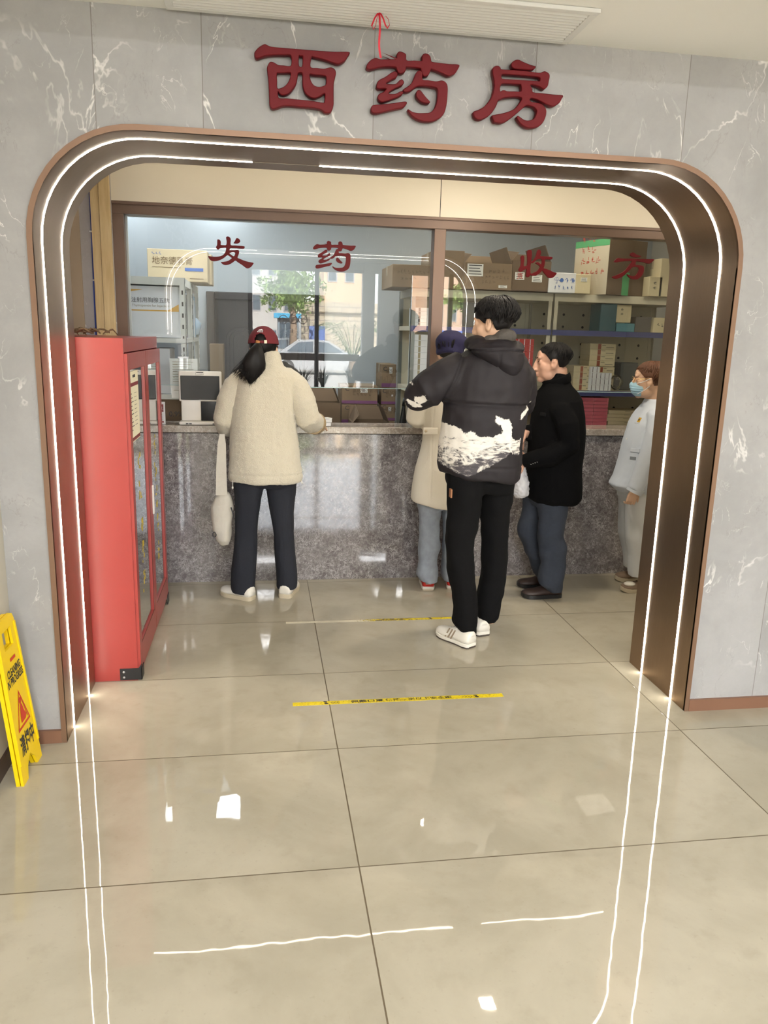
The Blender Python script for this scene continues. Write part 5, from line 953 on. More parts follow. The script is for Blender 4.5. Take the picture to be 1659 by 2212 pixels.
# ceiling lamps of the hall, corridor and pharmacy, some of them added as unseen fill
for i, (lx, ly, lz, sx, sy, wt, c) in enumerate(LAMPS):
    lab = ('square-edged ceiling light over the entrance hall, %s row, %s side' % (('nearest', 'middle', 'farthest')[(i//2) % 3], ('left', 'right')[i % 2])) if i < 6 else ('small ceiling light in the corridor, %s' % ('over the young person', 'added as unseen fill at the far right end')[i-6] if i < 8 else 'ceiling light inside the pharmacy, %s' % ('over the door', 'in the left corner', 'over the shelving', 'added as unseen fill just behind the glass, left', 'added as unseen fill just behind the glass, right')[i-8])
    t = thing('ceiling_light', lab, 'ceiling light', (lx, ly, lz), 'ceiling lights'); b = B(); top = {3.30: 3.34, 2.785: 2.80, 2.89: 2.91}[lz]
    b.box(lx-sx/2-.02, lx+sx/2+.02, ly-sy/2-.02, ly+sy/2+.02, lz, top); b.build('housing', M_WHITE, t)
    b = B(); b.box(lx-sx/2, lx+sx/2, ly-sy/2, ly+sy/2, lz-.006, lz); b.build('diffuser', mat('lamp_diffuser', (1, 1, 1, 1), emit=(1, .97, .92), es=1.0), t)
# ---------------------------------------------------------------- people
import numpy as np
def fuse(b, name, m, parent, voxel=.008, smooth=4, disp=None, lap=None):
    "union of the closed shapes in b as one smooth continuous surface"
    me = bpy.data.meshes.new('tmp'); me.from_pydata(b.v, [], b.f)
    bm = bmesh.new(); bm.from_mesh(me); bmesh.ops.recalc_face_normals(bm, faces=bm.faces[:]); bm.to_mesh(me); bm.free()
    o = bpy.data.objects.new('tmp', me); COL.objects.link(o)
    r = o.modifiers.new('r', 'REMESH'); r.mode = 'VOXEL'; r.voxel_size = voxel
    if smooth: q = o.modifiers.new('s', 'SMOOTH'); q.iterations = smooth; q.factor = .5
    dg = bpy.context.evaluated_depsgraph_get(); out = bpy.data.meshes.new_from_object(o.evaluated_get(dg)); bpy.data.objects.remove(o)
    n = len(out.vertices); co = np.empty(n*3); out.vertices.foreach_get('co', co); co = co.reshape(-1, 3)
    no = np.empty(n*3); out.vertices.foreach_get('normal', no); no = no.reshape(-1, 3)
    if lap:
        w = lap(co)[:, None]*.5; ne = len(out.edges); ed = np.empty(ne*2, int); out.edges.foreach_get('vertices', ed); ed = ed.reshape(-1, 2); deg = np.bincount(ed.ravel(), minlength=n)[:, None]
        for _ in range(7):
            s_ = np.stack([np.bincount(ed[:, 0], co[ed[:, 1], c], n)+np.bincount(ed[:, 1], co[ed[:, 0], c], n) for c in range(3)], 1); co = co+w*(s_/np.maximum(deg, 1)-co)
    if disp: co = disp(co, no)
    org = wloc(parent) if parent else Vector((0, 0, 0)); co = co-np.array(org)
    out.vertices.foreach_set('co', co.ravel()); out.polygons.foreach_set('use_smooth', [True]*len(out.polygons)); out.update()
    out.materials.clear(); out.materials.append(m); out.name = name
    ob = bpy.data.objects.new(name, out); COL.objects.link(ob)
    if parent: ob.parent = parent
    return ob
def folds(amp, sc=(7, 7, 4), amp2=0, sc2=30, extra=None, seed=0):
    def f(co, no):
        d = np.array([mn.noise((p[0]*sc[0]+seed, p[1]*sc[1], p[2]*sc[2])) for p in co])*amp
        if amp2: d += np.array([mn.noise((p[0]*sc2, p[1]*sc2+seed, p[2]*sc2)) for p in co])*amp2
        co = co+no*d[:, None]
        if extra: co = extra(co, no)
        return co
    return f
def sections(b, rows, Y, dep, n=28, e=2.3, yo=0.0):
    "loft of level rings; rows (uL, vL, uR, vR) or (v, uL, uR) in photo pixels on the plane Y; dep half-depth (one or per row), yo shifts along y"
    R = []
    for i, r in enumerate(rows):
        yy = Y+(yo[i] if isinstance(yo, (list, tuple)) else yo)
        if len(r) == 3: r = (r[1], r[0], r[2], r[0])
        p, q = at(r[0], r[1], yy), at(r[2], r[3], yy); c = (p+q)/2; hx = (q.x-p.x)/2; d = dep[i] if isinstance(dep, (list, tuple)) else dep
        ring = []
        for j in range(n):
            a = 2*pi*j/n; ca, sa = cos(a), sin(a); ca = math.copysign(abs(ca)**(2/e), ca); sa = math.copysign(abs(sa)**(2/e), sa)
            ring.append(Vector((c.x+hx*ca, yy+d*sa, c.z+(q.z-p.z)/2*ca)))
        R.append(ring)
    return b.rings(R)
def ptube(b, pts, n=18):
    "tube through photo pixels: (u, v, Y, radius [, radius2])"
    return b.tube([at(p[0], p[1], p[2]) for p in pts], [(p[3], p[4] if len(p) > 4 else p[3]) for p in pts], n)
def frame(loc, fwd, pitch=0, roll=0):
    f = Vector((fwd[0], fwd[1], 0)).normalized(); r = Vector((f.y, -f.x, 0)); M = Matrix(((r.x, f.x, 0), (r.y, f.y, 0), (r.z, f.z, 1))).to_4x4()
    return Matrix.Translation(loc) @ M @ Matrix.Rotation(pitch, 4, 'X') @ Matrix.Rotation(roll, 4, 'Y')
def head_shapes(b, M, s=1.0, jaw=1.0):
    def E(c, r, R=None):
        k = B(); k.ell((0, 0, 0), [q*s for q in r], 20, 14, R)
        b.add([M @ (v+Vector(c)*s) for v in k.v], k.f)
    E((0, -.014, .040), (.076, .096, .084)); E((0, .024, -.034), (.061*jaw, .067, .083)); E((0, -.005, -.02), (.066, .07, .07)); E((0, .064, -.096), (.026*jaw, .026, .021)); E((0, .070, .05), (.046, .020, .036)); E((0, .093, -.016), (.013, .016, .022))
    for x in (-1, 1):
        E((x*.036, .050, -.020), (.026, .032, .034)); E((x*.040*jaw, .018, -.070), (.022, .045, .034)); E((x*.026, .083, .036), (.026, .013, .010)); E((x*.033, .078, .012), (.016, .014, .013)); E((x*.011, .103, -.036), (.011, .013, .009))
        E((x*.076, -.004, -.003), (.011, .021, .035), Matrix.Rotation(.2, 4, 'X') @ Matrix.Rotation(x*.35, 4, 'Z')); E((x*.070, .008, -.030), (.008, .009, .010))
    b.tube([M @ (Vector(p)*s) for p in ((0, .086, .030), (0, .099, .0), (0, .1075, -.026), (0, .100, -.041))], [.010*s, .0115*s, .0140*s, .011*s], 12)
    E((0, .091, -.059), (.024, .015, .0075)); E((0, .088, -.072), (.021, .015, .0085))
def dent(co, M, spots):
    Mi = np.array(M)
    for c, r, d in spots:
        p = np.array(M @ Vector(c)); w = np.exp(-((co-p)**2).sum(1)/(r*r)); dv = np.array(M.to_3x3() @ Vector(d)); co = co+w[:, None]*dv
    return co
DENTS = [((x*.032, .094, .020), .012, (0, -.007, 0)) for x in (-1, 1)]+[((x*.0, .10, -.0655), .007, (0, -.005, 0)) for x in (0,)]+[((x*.0, .092, -.084), .010, (0, -.005, 0)) for x in (0,)]+[((x*.086, .004, .002), .011, (-x*.007, 0, 0)) for x in (-1, 1)]
def hand_shapes(b, wrist, d, pn, side=1, curl=.5, s=1.0):
    "palm, four fingers of different lengths and a thumb; d points to the finger tips, pn is the palm normal"
    d = Vector(d).normalized(); pn = Vector(pn); pn = (pn-d*pn.dot(d)).normalized(); w = d.cross(pn).normalized()*side; o = Vector(wrist)
    b.tube([o-d*.03, o+d*.012], [(.024*s, .019*s), (.026*s, .018*s)], 12)
    for k in (-1.5, -.5, .5, 1.5): b.tube([o+w*k*.009*s, o+d*.045*s+w*k*.017*s, o+d*.088*s+w*k*.0195*s], [.014*s, .0135*s, .0105*s], 10)
    for k, L in ((-1.5, .060), (-.5, .073), (.5, .078), (1.5, .070)):
        p = o+d*.084*s+w*k*.0198*s; P = [p]; ang = 0; sp = k*.05
        for seg, f in ((.45, .9), (.32, 1.1), (.23, .8)):
            ang += curl*f; q = (d*cos(ang)+pn*sin(ang)+w*sp).normalized(); P.append(P[-1]+q*L*seg*s*1.05)
        b.tube(P, [.0092*s, .0085*s, .0078*s, .0060*s], 8)
    p = o+d*.022*s+w*-.022*s*1.0; q1 = (d*.62-w*.72+pn*.35).normalized(); q2 = (d*.9-w*.25+pn*.45).normalized(); b.tube([p, p+q1*.038*s, p+q1*.038*s+q2*.030*s, p+q1*.038*s+q2*.052*s], [.014*s, .0115*s, .0098*s, .0070*s], 8)
def headlap(M):
    "weights for relaxing the head: full on skull and cheeks, light on nose, lips and ears, none below the chin"
    Mi = np.array(M.inverted())
    def f(co):
        q = co @ Mi[:3, :3].T+Mi[:3, 3]; w = ((q[:, 2] > -.13) & (np.abs(q[:, 0]) < .1) & (np.abs(q[:, 1]) < .14))*1.0
        for c, r in (((0, .110, -.025), .030), ((0, .095, -.066), .024), ((.078, 0, -.005), .03), ((-.078, 0, -.005), .03)): w = w*(1-.97*np.exp(-((q-np.array(c))**2).sum(1)/(r*r)))
        return w
    return f
def hair_shell(name, m, parent, M, grow, line, amp=.004, scale=30, s=1.0, strands=0, rad=.004, lift=.004, end=lambda a: 1.5, seed=1, extra=None, crown=(0, -.05)):
    "scalp-following hair: a grown skull cap cut along the hairline plus locks combed from the crown"
    random.seed(seed); n, k = 120, 84; c0 = Vector((0, -.014, .040)); r0 = Vector((.076+grow, .096+grow, .084+grow)); b = B(); vs = []; ok = []
    R = []
    for i in range(1, k+1):
        th = pi*i/k*.86; ring = []
        for j in range(n):
            a = 2*pi*j/n; p = c0+Vector((r0.x*sin(th)*cos(a), r0.y*sin(th)*sin(a), r0.z*cos(th)))
            if p.z < .0: p.y = p.y*(1-.25*min(1, -p.z/.09)) if p.y < 0 else p.y
            w = max(0.0, min(1.0, line(p.y, p.z)/.012+1)); w = w*w*(3-2*w); d = p-c0; kk = .80+.20*w
            p2 = c0+d*kk+d.normalized()*(amp*w*mn.noise(Vector((p.x*scale, p.y*scale, p.z*scale*.4+seed)))); ring.append(M @ (p2*s))
        R.append(ring)
    b.rings(R)
    for _ in range(strands):
        a = random.uniform(0, 2*pi); t1 = end(a)*random.uniform(.72, 1.0); t0 = random.uniform(.05, .75)*t1; sw = random.uniform(-.35, .35); P = []; rr = []
        for q in range(6):
            f = q/5; th = t0+(t1-t0)*f; aa = a+sw*f; g = 1.0+(lift*(.4+1.2*sin(pi*min(1, f*1.1))))/.09
            p = c0+Vector((0, crown[1]*.35*(1-f), 0))+Vector((r0.x*sin(th)*cos(aa)*g, r0.y*sin(th)*sin(aa)*g, r0.z*cos(th)*g)); P.append(M @ (p*s)); rr.append((rad*(1-.8*f**2)*random.uniform(.7, 1.1), rad*.55*(1-.7*f)))
        b.tube(P, rr, 6)
    if extra: extra(b)
    return b.build(name, m, parent, smooth=True, fixn=False)
def face_bits(root, M, s=1.0, brow=True, lips=True, skinm=None, side=(-1, 1)):
    for x in side:
        b = B(); k = B(); k.ell((0, 0, 0), (.0115, .005, .0024), 12, 8); b.add([M @ ((v+Vector((x*.032, .0865, .0165)))*s) for v in k.v], k.f); b.build('eye', mat('eye_dark', (.02, .014, .012), .2), root, smooth=True)
        if brow: b = B(); b.tube([M @ (Vector(p)*s) for p in ((x*.014, .096, .036), (x*.030, .0955, .0415), (x*.050, .080, .038))], [(.0016, .0022), (.0018, .003), (.0008, .0012)], 6); b.build('eyebrow', mat('hair_black'), root, smooth=True)
    if lips: b = B(); k = B(); k.ell((0, 0, 0), (.020, .008, .0036), 12, 8); b.add([M @ ((v+Vector((0, .0925, -.0615)))*s) for v in k.v]+[M @ ((v+Vector((0, .0905, -.0700)))*s) for v in k.v], k.f+[tuple(q+len(k.v) for q in f) for f in k.f]); b.build('lips', mat('lip', srgb(168, 104, 92), .45), root, smooth=True)
def shoe(root, heel, toe, w, h, mu, ms, name='shoe', lace=None, L=None, tongue=True, toe_h=.05):
    heel = Vector((heel[0], heel[1], 0)); toe = Vector((toe[0], toe[1], 0)); d = (toe-heel); L = L or d.length; d.normalize(); n_ = Vector((-d.y, d.x, 0)); z = Vector((0, 0, 1)); th = .026
    out = [(0, .55), (.03, .78), (.12, .92), (.3, .88), (.45, .92), (.62, 1.04), (.75, 1.05), (.87, .92), (.95, .66), (1, .30)]
    mo = ms if isinstance(ms, tuple) else (ms, ms)
    for nm, za, zb, mm in (('outsole', 0, .009, mo[1]), ('sole', .0091, th, mo[0])):
        b = B(); R = []
        for t, k in out: c = heel+d*(t*L); lift = .012*max(0, (t-.78)/.22)**2; g = 1.04 if zb > .01 else 1.0; R.append([c+n_*(w/2*k*g*x)+z*(zz+lift) for x, zz in ((-1, za), (-1.0, zb), (-.9, zb+.002), (.9, zb+.002), (1.0, zb), (1, za))])
        b.rings(R); b.build(nm, mm, root, smooth='auto')
    b = B(); R = []; hp = [(0.005, .96), (.03, 1.02), (.12, 1.06), (.24, .98), (.36, 1.0), (.48, .88), (.62, .68), (.75, .60), (.87, .55), (.95, .46), (.985, .34)]
    for t, k in hp:
        c = heel+d*(t*L); ww = w/2*float(np.interp(t, [q[0] for q in out], [q[1] for q in out])); hh = th+(h-th)*k if t < .6 else th+(max(toe_h, 0)-.0)*k*1.25; tp = .62 if t < .5 else .55
        R.append([c+n_*(ww*x)+z*zz for x, zz in ((-.95, th), (-1.0, th+(hh-th)*.35), (-tp-.15, th+(hh-th)*.8), (-tp*.6, hh), (0, hh*1.01), (tp*.6, hh), (tp+.15, th+(hh-th)*.8), (1.0, th+(hh-th)*.35), (.95, th))])
    b.rings(R); up = b.build('upper', mu, root, smooth=True)
    if lace:
        b = B()
        for i in range(4):
            t = .40+i*.075; c = heel+d*(t*L); hh = th+(h-th)*(.98-.33*(t-.40)/.22 if t < .62 else .62); b.tube([c+n_*(-w*.24)+z*(hh*.94), c+z*(hh+.006), c+n_*(w*.24)+z*(hh*.94)], .0035, 6)
        b.build('laces', lace, root, smooth=True)
    return up
from mathutils.bvhtree import BVHTree
def surf(ob, u, v, lift=.0):
    "where the sight line of pixel (u, v) meets the finished garment, with its normal"
    me = ob.data; off = wloc(ob); bv = BVHTree.FromPolygons([p.co+off for p in me.vertices], [tuple(p.vertices) for p in me.polygons])
    d = (FWD+RGT*((u-W0/2)/FPX)-UPV*((v-H0/2)/FPX)).normalized(); h, nn, _, _ = bv.ray_cast(CAM, d)
    if h is None: return at(u, v, 1.6), Vector((0, -1, 0))
    return h+nn*lift, nn
def patch(b, ob, u, v, hw, hh, th=.004, r=.003):
    "small rounded plate lying on the garment"
    p, nn = surf(ob, u, v); x = Vector((0, 0, 1)).cross(nn).normalized()*-1; x = x if x.x > 0 else -x; z = nn.cross(x); z = z if z.z > 0 else -z
    M = Matrix((( x.x, nn.x, z.x, p.x), (x.y, nn.y, z.y, p.y), (x.z, nn.z, z.z, p.z), (0, 0, 0, 1))); b.rbox(-hw, hw, -.004, th, -hh, hh, r, M=M); return p, nn, x, z
def person(label, loc): return thing('person', label, 'person', loc)
SK1 = mat('skin_light', srgb(214, 176, 148), .5, ns=.05, nscale=14); SK2 = mat('skin_tan', srgb(190, 148, 126), .5, ns=.06, nscale=14)
HB = mat('hair_black', (.008, .007, .007), .5, spec=.22); HBR = mat('hair_brown', srgb(98, 62, 40), .45, ns=.2, nscale=40)
MSHW = mat('shoe_white', srgb(226, 222, 212), .5); MSOLE = mat('sole_cream', srgb(196, 184, 160), .6); MSOLED = mat('sole_dark', srgb(70, 62, 56), .6)
MFL = mat('cream_fleece', srgb(216, 208, 188), .95, sheen=.4, ns=.10, nscale=190, bump=.006, bscale=170); MFLB = mat('fleece_lining', srgb(176, 156, 124), .9, bump=.002, bscale=200)
MJB = mat('dark_jeans', srgb(30, 33, 42), .85, ns=.25, nscale=120, bump=.001, bscale=400)
def core(b, rows, Y, dep, k=.72):
    "slimmer copy of a garment's loft: the body inside the clothes"
    rr = []
    for i_, r in enumerate(rows):
        if len(r) == 3: r = (r[1], r[0], r[2], r[0])
        cu, cv = (r[0]+r[2])/2, (r[1]+r[3])/2; s_ = 14 if i_ < 4 else 0; rr.append((cu+(r[0]-cu)*k, r[1]+s_, cu+(r[2]-cu)*k, r[3]+s_))
    sections(b, rr, Y, [d*k for d in dep] if isinstance(dep, (list, tuple)) else dep*k)

# --- woman in cream fleece at the counter
YW = 1.80
t = person('person in cream fleece jacket, dark jeans and maroon cap, back turned at the counter', (at(570, 1290, YW).x, YW, 0))
hc = at(570, 747, YW-.0); MH = frame((hc.x, YW+.02, hc.z-.03), (.20, .98), -.06)
tr = [(760, 563, 601), (772, 559, 605), (784, 555, 607), (795, 540, 614), (803, 520, 630), (815, 508, 640), (840, 502, 641), (880, 498, 639), (920, 497, 641), (960, 496, 646), (1000, 496, 650), (1018, 494, 655), (1030, 494, 656), (1038, 497, 653)]
td = [.07, .078, .09, .10, .12, .14, .155, .16, .16, .165, .17, .175, .175, .17]
lL = [(1030, 505, 574), (1045, 505, 573), (1075, 507, 565), (1113, 508, 560), (1151, 508, 557), (1190, 503, 555), (1230, 499, 553), (1262, 499, 552), (1277, 500, 551)]
lR = [(1030, 571, 641), (1045, 572, 640), (1065, 575, 639), (1105, 583, 634), (1151, 592, 635), (1190, 594, 639), (1230, 596, 642), (1255, 597, 642), (1267, 597, 641)]
armL = [(545, 803, YW, .040), (530, 812, YW, .066), (508, 836, YW, .080), (494, 866, YW, .078), (485, 905, YW+.01, .072), (489, 921, YW+.08, .064), (494, 921, YW+.20, .055)]
armR = [(596, 804, YW, .042), (612, 812, YW, .070), (636, 836, YW, .084), (652, 868, YW, .086), (664, 903, YW+.01, .084), (671, 911, YW+.09, .080), (679, 914, YW+.17, .074)]
b = B(); head_shapes(b, MH); core(b, tr, YW, td); b.tube([MH @ Vector((0, -.02, -.04)), at(580, 800, YW)], [.055, .06], 14)
for a_, sd in ((armL, -1), (armR, 1)): ptube(b, [(u, v, y, r*.45) for u, v, y, r in a_])
for L_, y in ((lL, YW), (lR, YW+.03)): core(b, L_, y, .085)
hand_shapes(b, at(686, 913, YW+.20)+Vector((0, .0, -.01)), (.2, 1, -.25), (0, 0, -1), 1, .35, .9); hand_shapes(b, at(494, 921, YW+.21), (.3, 1, -.2), (.0, .2, -1), -1, .9, .9)
fuse(b, 'body', SK1, t, .006, 3)
b = B(); sections(b, tr, YW, td)
def hemgroove(co, no):
    z0 = at(570, 1019, YW).z; w = np.exp(-((co[:, 2]-z0)/.006)**2); co = co-no*w[:, None]*.006
    return co
fuse(b, 'fleece_jacket', MFL, t, .008, 5, folds(.014, (6, 6, 2.2), .0035, 45, hemgroove))
for k_, a_ in enumerate((armL, armR)): b = B(); ptube(b, a_, 22); fuse(b, 'sleeve', MFL, t, .008, 7, folds(.014, (7, 7, 4), .0035, 45, seed=k_+3))
for a_ in (armL, armR):
    p, q = a_[-1], a_[-2]; b = B(); P0, P1 = at(*p[:3]), at(*q[:3]); d = (P0-P1).normalized(); b.tube([P0-d*.03, P0+d*.024], [p[3]*1.03, p[3]*1.0], 20); b.build('cuff_lining', MFLB, t, smooth='auto')
b = B(); sections(b, lL, YW, [.10, .105, .095, .085, .082, .085, .09, .09, .09]); sections(b, lR, YW+.03, [.10, .105, .10, .09, .085, .085, .09, .09, .09]); sections(b, [(1005, 505, 640), (1035, 505, 641), (1050, 508, 639)], YW+.01, [.10, .13, .10])
fuse(b, 'jeans', MJB, t, .008, 3, folds(.007, (10, 10, 5)))
b = B()
for u, v, l in ((502, 1038, .045), (652, 1036, .018)): p = at(u, v, YW-.16); b.tube([p, p+Vector((0, 0, -l))], .0015, 6); b.ell(p+Vector((0, 0, -l)), (.006, .006, .009), 8, 6)
b.build('drawcord', M_WHITE, t)
h1, h2 = fl(545, 1297), fl(484, 1283); shoe(t, (h1.x+.005, h1.y+.005), (h1.x-.20, h1.y+.155), .098, .088, MSHW, MSOLE, lace=MSHW)
h1 = fl(614, 1293); shoe(t, (h1.x, h1.y), (h1.x+.075, h1.y+.25), .098, .088, MSHW, MSOLE, lace=MSHW)
# cap, hair, ponytail
MCAP = mat('maroon_cap', srgb(104, 32, 40), .85, bump=.0006, bscale=500)
n, nr = 96, 44; k = B(); R = []
CC = Vector((0, -.014, .036))
for i in range(nr):
    th = .02+1.52*i/(nr-1); R.append([MH @ (CC+Vector((.093*sin(th)*cos(2*pi*j/n), .116*sin(th)*sin(2*pi*j/n), .112*cos(th)))) for j in range(n)])
k.rings(R, True, False); Mi_ = MH.inverted()
def open_back(p):
    q = Mi_ @ p; return q.y < -.05 and abs(q.x) < .038 and .050 < q.z < .050+.050*math.sqrt(max(0, 1-(q.x/.038)**2))
fs = [f for f in k.f if sum(open_back(k.v[i]) for i in f) < 3]; vs2 = [MH @ (CC+((Mi_ @ p)-CC)*.97) for p in k.v]; nv = len(k.v)
from collections import Counter
ec = Counter(frozenset(e) for f in fs for e in zip(f, f[1:]+f[:1])); rim = [e for f in fs for e in zip(f, f[1:]+f[:1]) if ec[frozenset(e)] == 1]
b = B(); b.add(k.v+vs2, fs+[tuple(i+nv for i in f[::-1]) for f in fs]+[(y, x, x+nv, y+nv) for x, y in rim]); cap = b.build('cap', MCAP, t, smooth=True, fixn=False)
b = B(); R = []
for yy, wd_, dz in ((.085, .070, .0), (.12, .068, -.004), (.15, .055, -.010), (.168, .03, -.016)): R.append([MH @ Vector((wd_*x, yy, .045+dz-.010*x*x+z_)) for x, z_ in [(-1+.25*i, 0) for i in range(9)]+[(1-.25*i, -.004) for i in range(9)]])
b.rings(R); b.build('brim', MCAP, cap, smooth='auto')
b = B(); b.tube([MH @ Vector((x, -.014-.117*math.sqrt(max(0, 1-(x/.094)**2)), .048)) for x in [-.055+.01375*i for i in range(9)]], [(.002, .008)]*9, 6); b.build('strap', MCAP, cap)
b = B(); p = MH @ Vector((.034, -.126, .048)); b.rbox(p.x-.008, p.x+.010, p.y-.006, p.y+.002, p.z-.010, p.z+.010, .002); b.build('buckle', mat('pale_brass', srgb(214, 204, 180), .4, .3), cap)
b = B()
for x, z_, r in ((.0, .104, .007), (.008, .106, .007), (-.008, .102, .004), (.014, .103, .005)): p = MH @ Vector((x, -.117+.55*(z_-.108), z_+.012)); b.ell(p, (r, .002, r*.6), 10, 6)
for i in range(4): p = MH @ Vector((-.012+.009*i, -.123, .106)); b.box(p.x-.003, p.x+.003, p.y-.003, p.y, p.z-.0025, p.z+.0025)
b.build('embroidery', M_BOXW, cap)
hair_shell('hair', HB, t, MH, .008, lambda y, z: 1 if (y < .02 and z > -.125+.5*max(0, y+.03)) else (1 if z > .03 and y < .06 else -1), .003, 30, seed=3)
random.seed(5); T0 = MH @ Vector((-.012, -.130, .040)); YP = YW-.165
b = B(); PT = [(741, 551, 562), (755, 538, 568), (770, 529, 572), (785, 523, 574), (797, 522, 573), (808, 526, 566), (818, 532, 556), (829, 538, 543)]
sections(b, PT, YP, [.014, .028, .034, .034, .030, .024, .016, .006], 30, 2.0, [.015, 0, -.005, -.008, -.004, .0, .004, .006])
b.v = [v+Vector((0, 0, 0))+Vector((mn.noise(Vector((v.x*95, v.y*60, v.z*7)))*.006, mn.noise(Vector((v.x*95+9, v.y*60, v.z*7)))*.007, 0)) for v in b.v]
tips = [(540, 830, 3), (520, 818, 3), (505, 806, 3), (513, 812, 4), (548, 822, 3), (530, 824, 4), (528, 815, 6), (556, 812, 4), (566, 800, 3), (535, 808, 6)]
for i in range(420):
    tu, tv, sg = random.choice(tips); tu += random.gauss(0, sg); tv += random.gauss(0, 3); e = at(tu, tv, YP+random.uniform(-.03, .01)); m1 = T0+Vector((random.uniform(-.050, .030), -.030+random.gauss(0, .006), -.055)); m2 = m1*.42+e*.58+Vector((random.gauss(.012, .008), -.028, .010)); P = []
    for q in range(9):
        f = q/8; P.append(T0*(1-f)**3+m1*3*f*(1-f)**2+m2*3*f*f*(1-f)+e*f**3)
    b.tube(P, [.0021*(1-.8*(q/8)**2) for q in range(9)], 4)
b.build('ponytail', HB, t, smooth=True, fixn=False)
b = B(); b.tube([T0+Vector((-.012, -.006, .004)), T0+Vector((.012, -.006, -.002))], [.014, .014], 10); b.build('hair_tie', mat('tie_brown', srgb(176, 120, 70), .5), t, smooth=True)
# her bag: hangs on her forearm -> a thing of its own
t = thing('shoulder_bag', 'off-white cloth shoulder bag hanging from the fleece-clad arm by its wide strap', 'bag', (at(482, 1180, YW-.06).x, YW-.04, at(482, 1180, YW).z))
MBAG = mat('bag_cloth', srgb(206, 200, 188), .9, ns=.08, nscale=14, bump=.004, bscale=26)
b = B(); sections(b, [(1064, 470, 494), (1075, 462, 500), (1095, 456, 503), (1120, 455, 503), (1145, 460, 501), (1165, 468, 499), (1178, 478, 495)], YW-.02, [.02, .04, .055, .06, .06, .05, .02]); fuse(b, 'bag_body', MBAG, t, .006, 4, folds(.010, (14, 14, 9)))
b = B()
for y_ in (YW-.06, YW+.0):
    R = []
    for (ul, ur, v) in ((474, 485, 938), (470, 488, 960), (467, 489, 1010), (466, 491, 1070)): p, q = at(ul, v, y_), at(ur, v, y_); R.append([p, q, q+Vector((0, .004, 0)), p+Vector((0, .004, 0))])
    b.rings(R)
b.build('strap', MBAG, t, smooth='auto')
b = B(); p = at(463, 1155, YW-.06); b.tube([p+Vector((.011*cos(a), 0, .016*sin(a))) for a in [2*pi*i/16 for i in range(17)]], .003, 6); b.build('ring', M_BLACK, t)
b = B(); b.tube([at(499, 1096, YW-.088), at(503, 1108, YW-.088), at(506, 1122, YW-.085)], .004, 6); b.build('zip', M_INK, t)

# --- tall young man in the black puffer jacket with a white wave print
YB = .95
t = person('person in black hooded puffer jacket with white wave print and white trainers', (at(1030, 1390, YB).x, YB, 0))
hc = at(1064, 690, YB); MH = frame((hc.x+.004, YB, hc.z-.026), (-.80, .6), -.12)
tr = [(752, 1022, 1118), (760, 1004, 1130), (775, 988, 1138), (800, 976, 1143), (835, 965, 1146), (870, 958, 1141), (877, 957, 1139), (900, 956, 1134), (935, 955, 1129), (968, 952, 1125), (947, 1000, 1122, 1012), (949, 1018, 1120, 1032), (962, 1023, 1113, 1039)]
td = [.09, .12, .15, .165, .175, .175, .172, .18, .18, .18, .18, .175, .165]
armL = [(1005, 795, YB, .105), (962, 818, YB-.01, .105), (925, 842, YB-.005, .098), (908, 853, YB+.05, .085), (914, 852, YB+.20, .075), (930, 850, YB+.30, .06)]
armR = [(1100, 788, YB, .090), (1119, 818, YB, .096), (1126, 850, YB+.02, .088), (1127, 874, YB+.13, .072), (1128, 872, YB+.27, .06)]
lL = [(1020, 966, 1042), (1060, 968, 1042), (1088, 967, 1041), (1128, 964, 1032), (1170, 963, 1027), (1206, 966, 1022), (1253, 973, 1023), (1311, 980, 1030), (1345, 979, 1030), (1364, 990, 1030)]
lR = [(1020, 1034, 1108), (1060, 1036, 1106), (1088, 1036, 1102), (1128, 1041, 1099), (1170, 1044, 1097), (1206, 1041, 1095), (1253, 1039, 1092), (1300, 1030, 1082), (1330, 1031, 1077), (1341, 1036, 1070)]
b = B(); head_shapes(b, MH); core(b, tr, YB, td, .7); b.tube([MH @ Vector((0, -.03, -.03)), at(1068, 765, YB)], [.056, .062], 14)
for a_ in (armL, armR): ptube(b, [(u, v, y, r*.45) for u, v, y, r in a_])
core(b, lL, YB-.03, .085); core(b, lR, YB+.12, .085)
hand_shapes(b, at(930, 850, YB+.31), (.5, 1, .1), (0, 0, -1), -1, .6, 1.0); hand_shapes(b, at(1128, 872, YB+.28), (-.4, 1, .1), (0, 0, -1), 1, .6, 1.0)
fuse(b, 'body', SK1, t, .0045, 3, lambda co, no: dent(co, MH, DENTS), headlap(MH))
face_bits(t, MH, lips=False)
m, N, L, bs = nodes('puffer_print'); at_ = N.new('ShaderNodeAttribute'); at_.attribute_name = 'wave'; tc = N.new('ShaderNodeTexCoord'); P_ = tc.outputs['Object']
n1 = noise(N, L, P_, 34, 9, .78, .5); n2 = noise(N, L, P_, 12, 6, .6, 1.4); mp = N.new('ShaderNodeMapping'); mp.inputs['Rotation'].default_value = (0, -.5, 0); mp.inputs['Scale'].default_value = (12, 12, 55); L.new(P_, mp.inputs[0]); n3 = noise(N, L, mp.outputs[0], 1, 7, .7, 1.2)
f = mth(N, L, 'ADD', at_.outputs['Fac'], mth(N, L, 'MULTIPLY', mth(N, L, 'SUBTRACT', n1, .5), 1.15)); k = ramp(N, L, f, .50, .58)
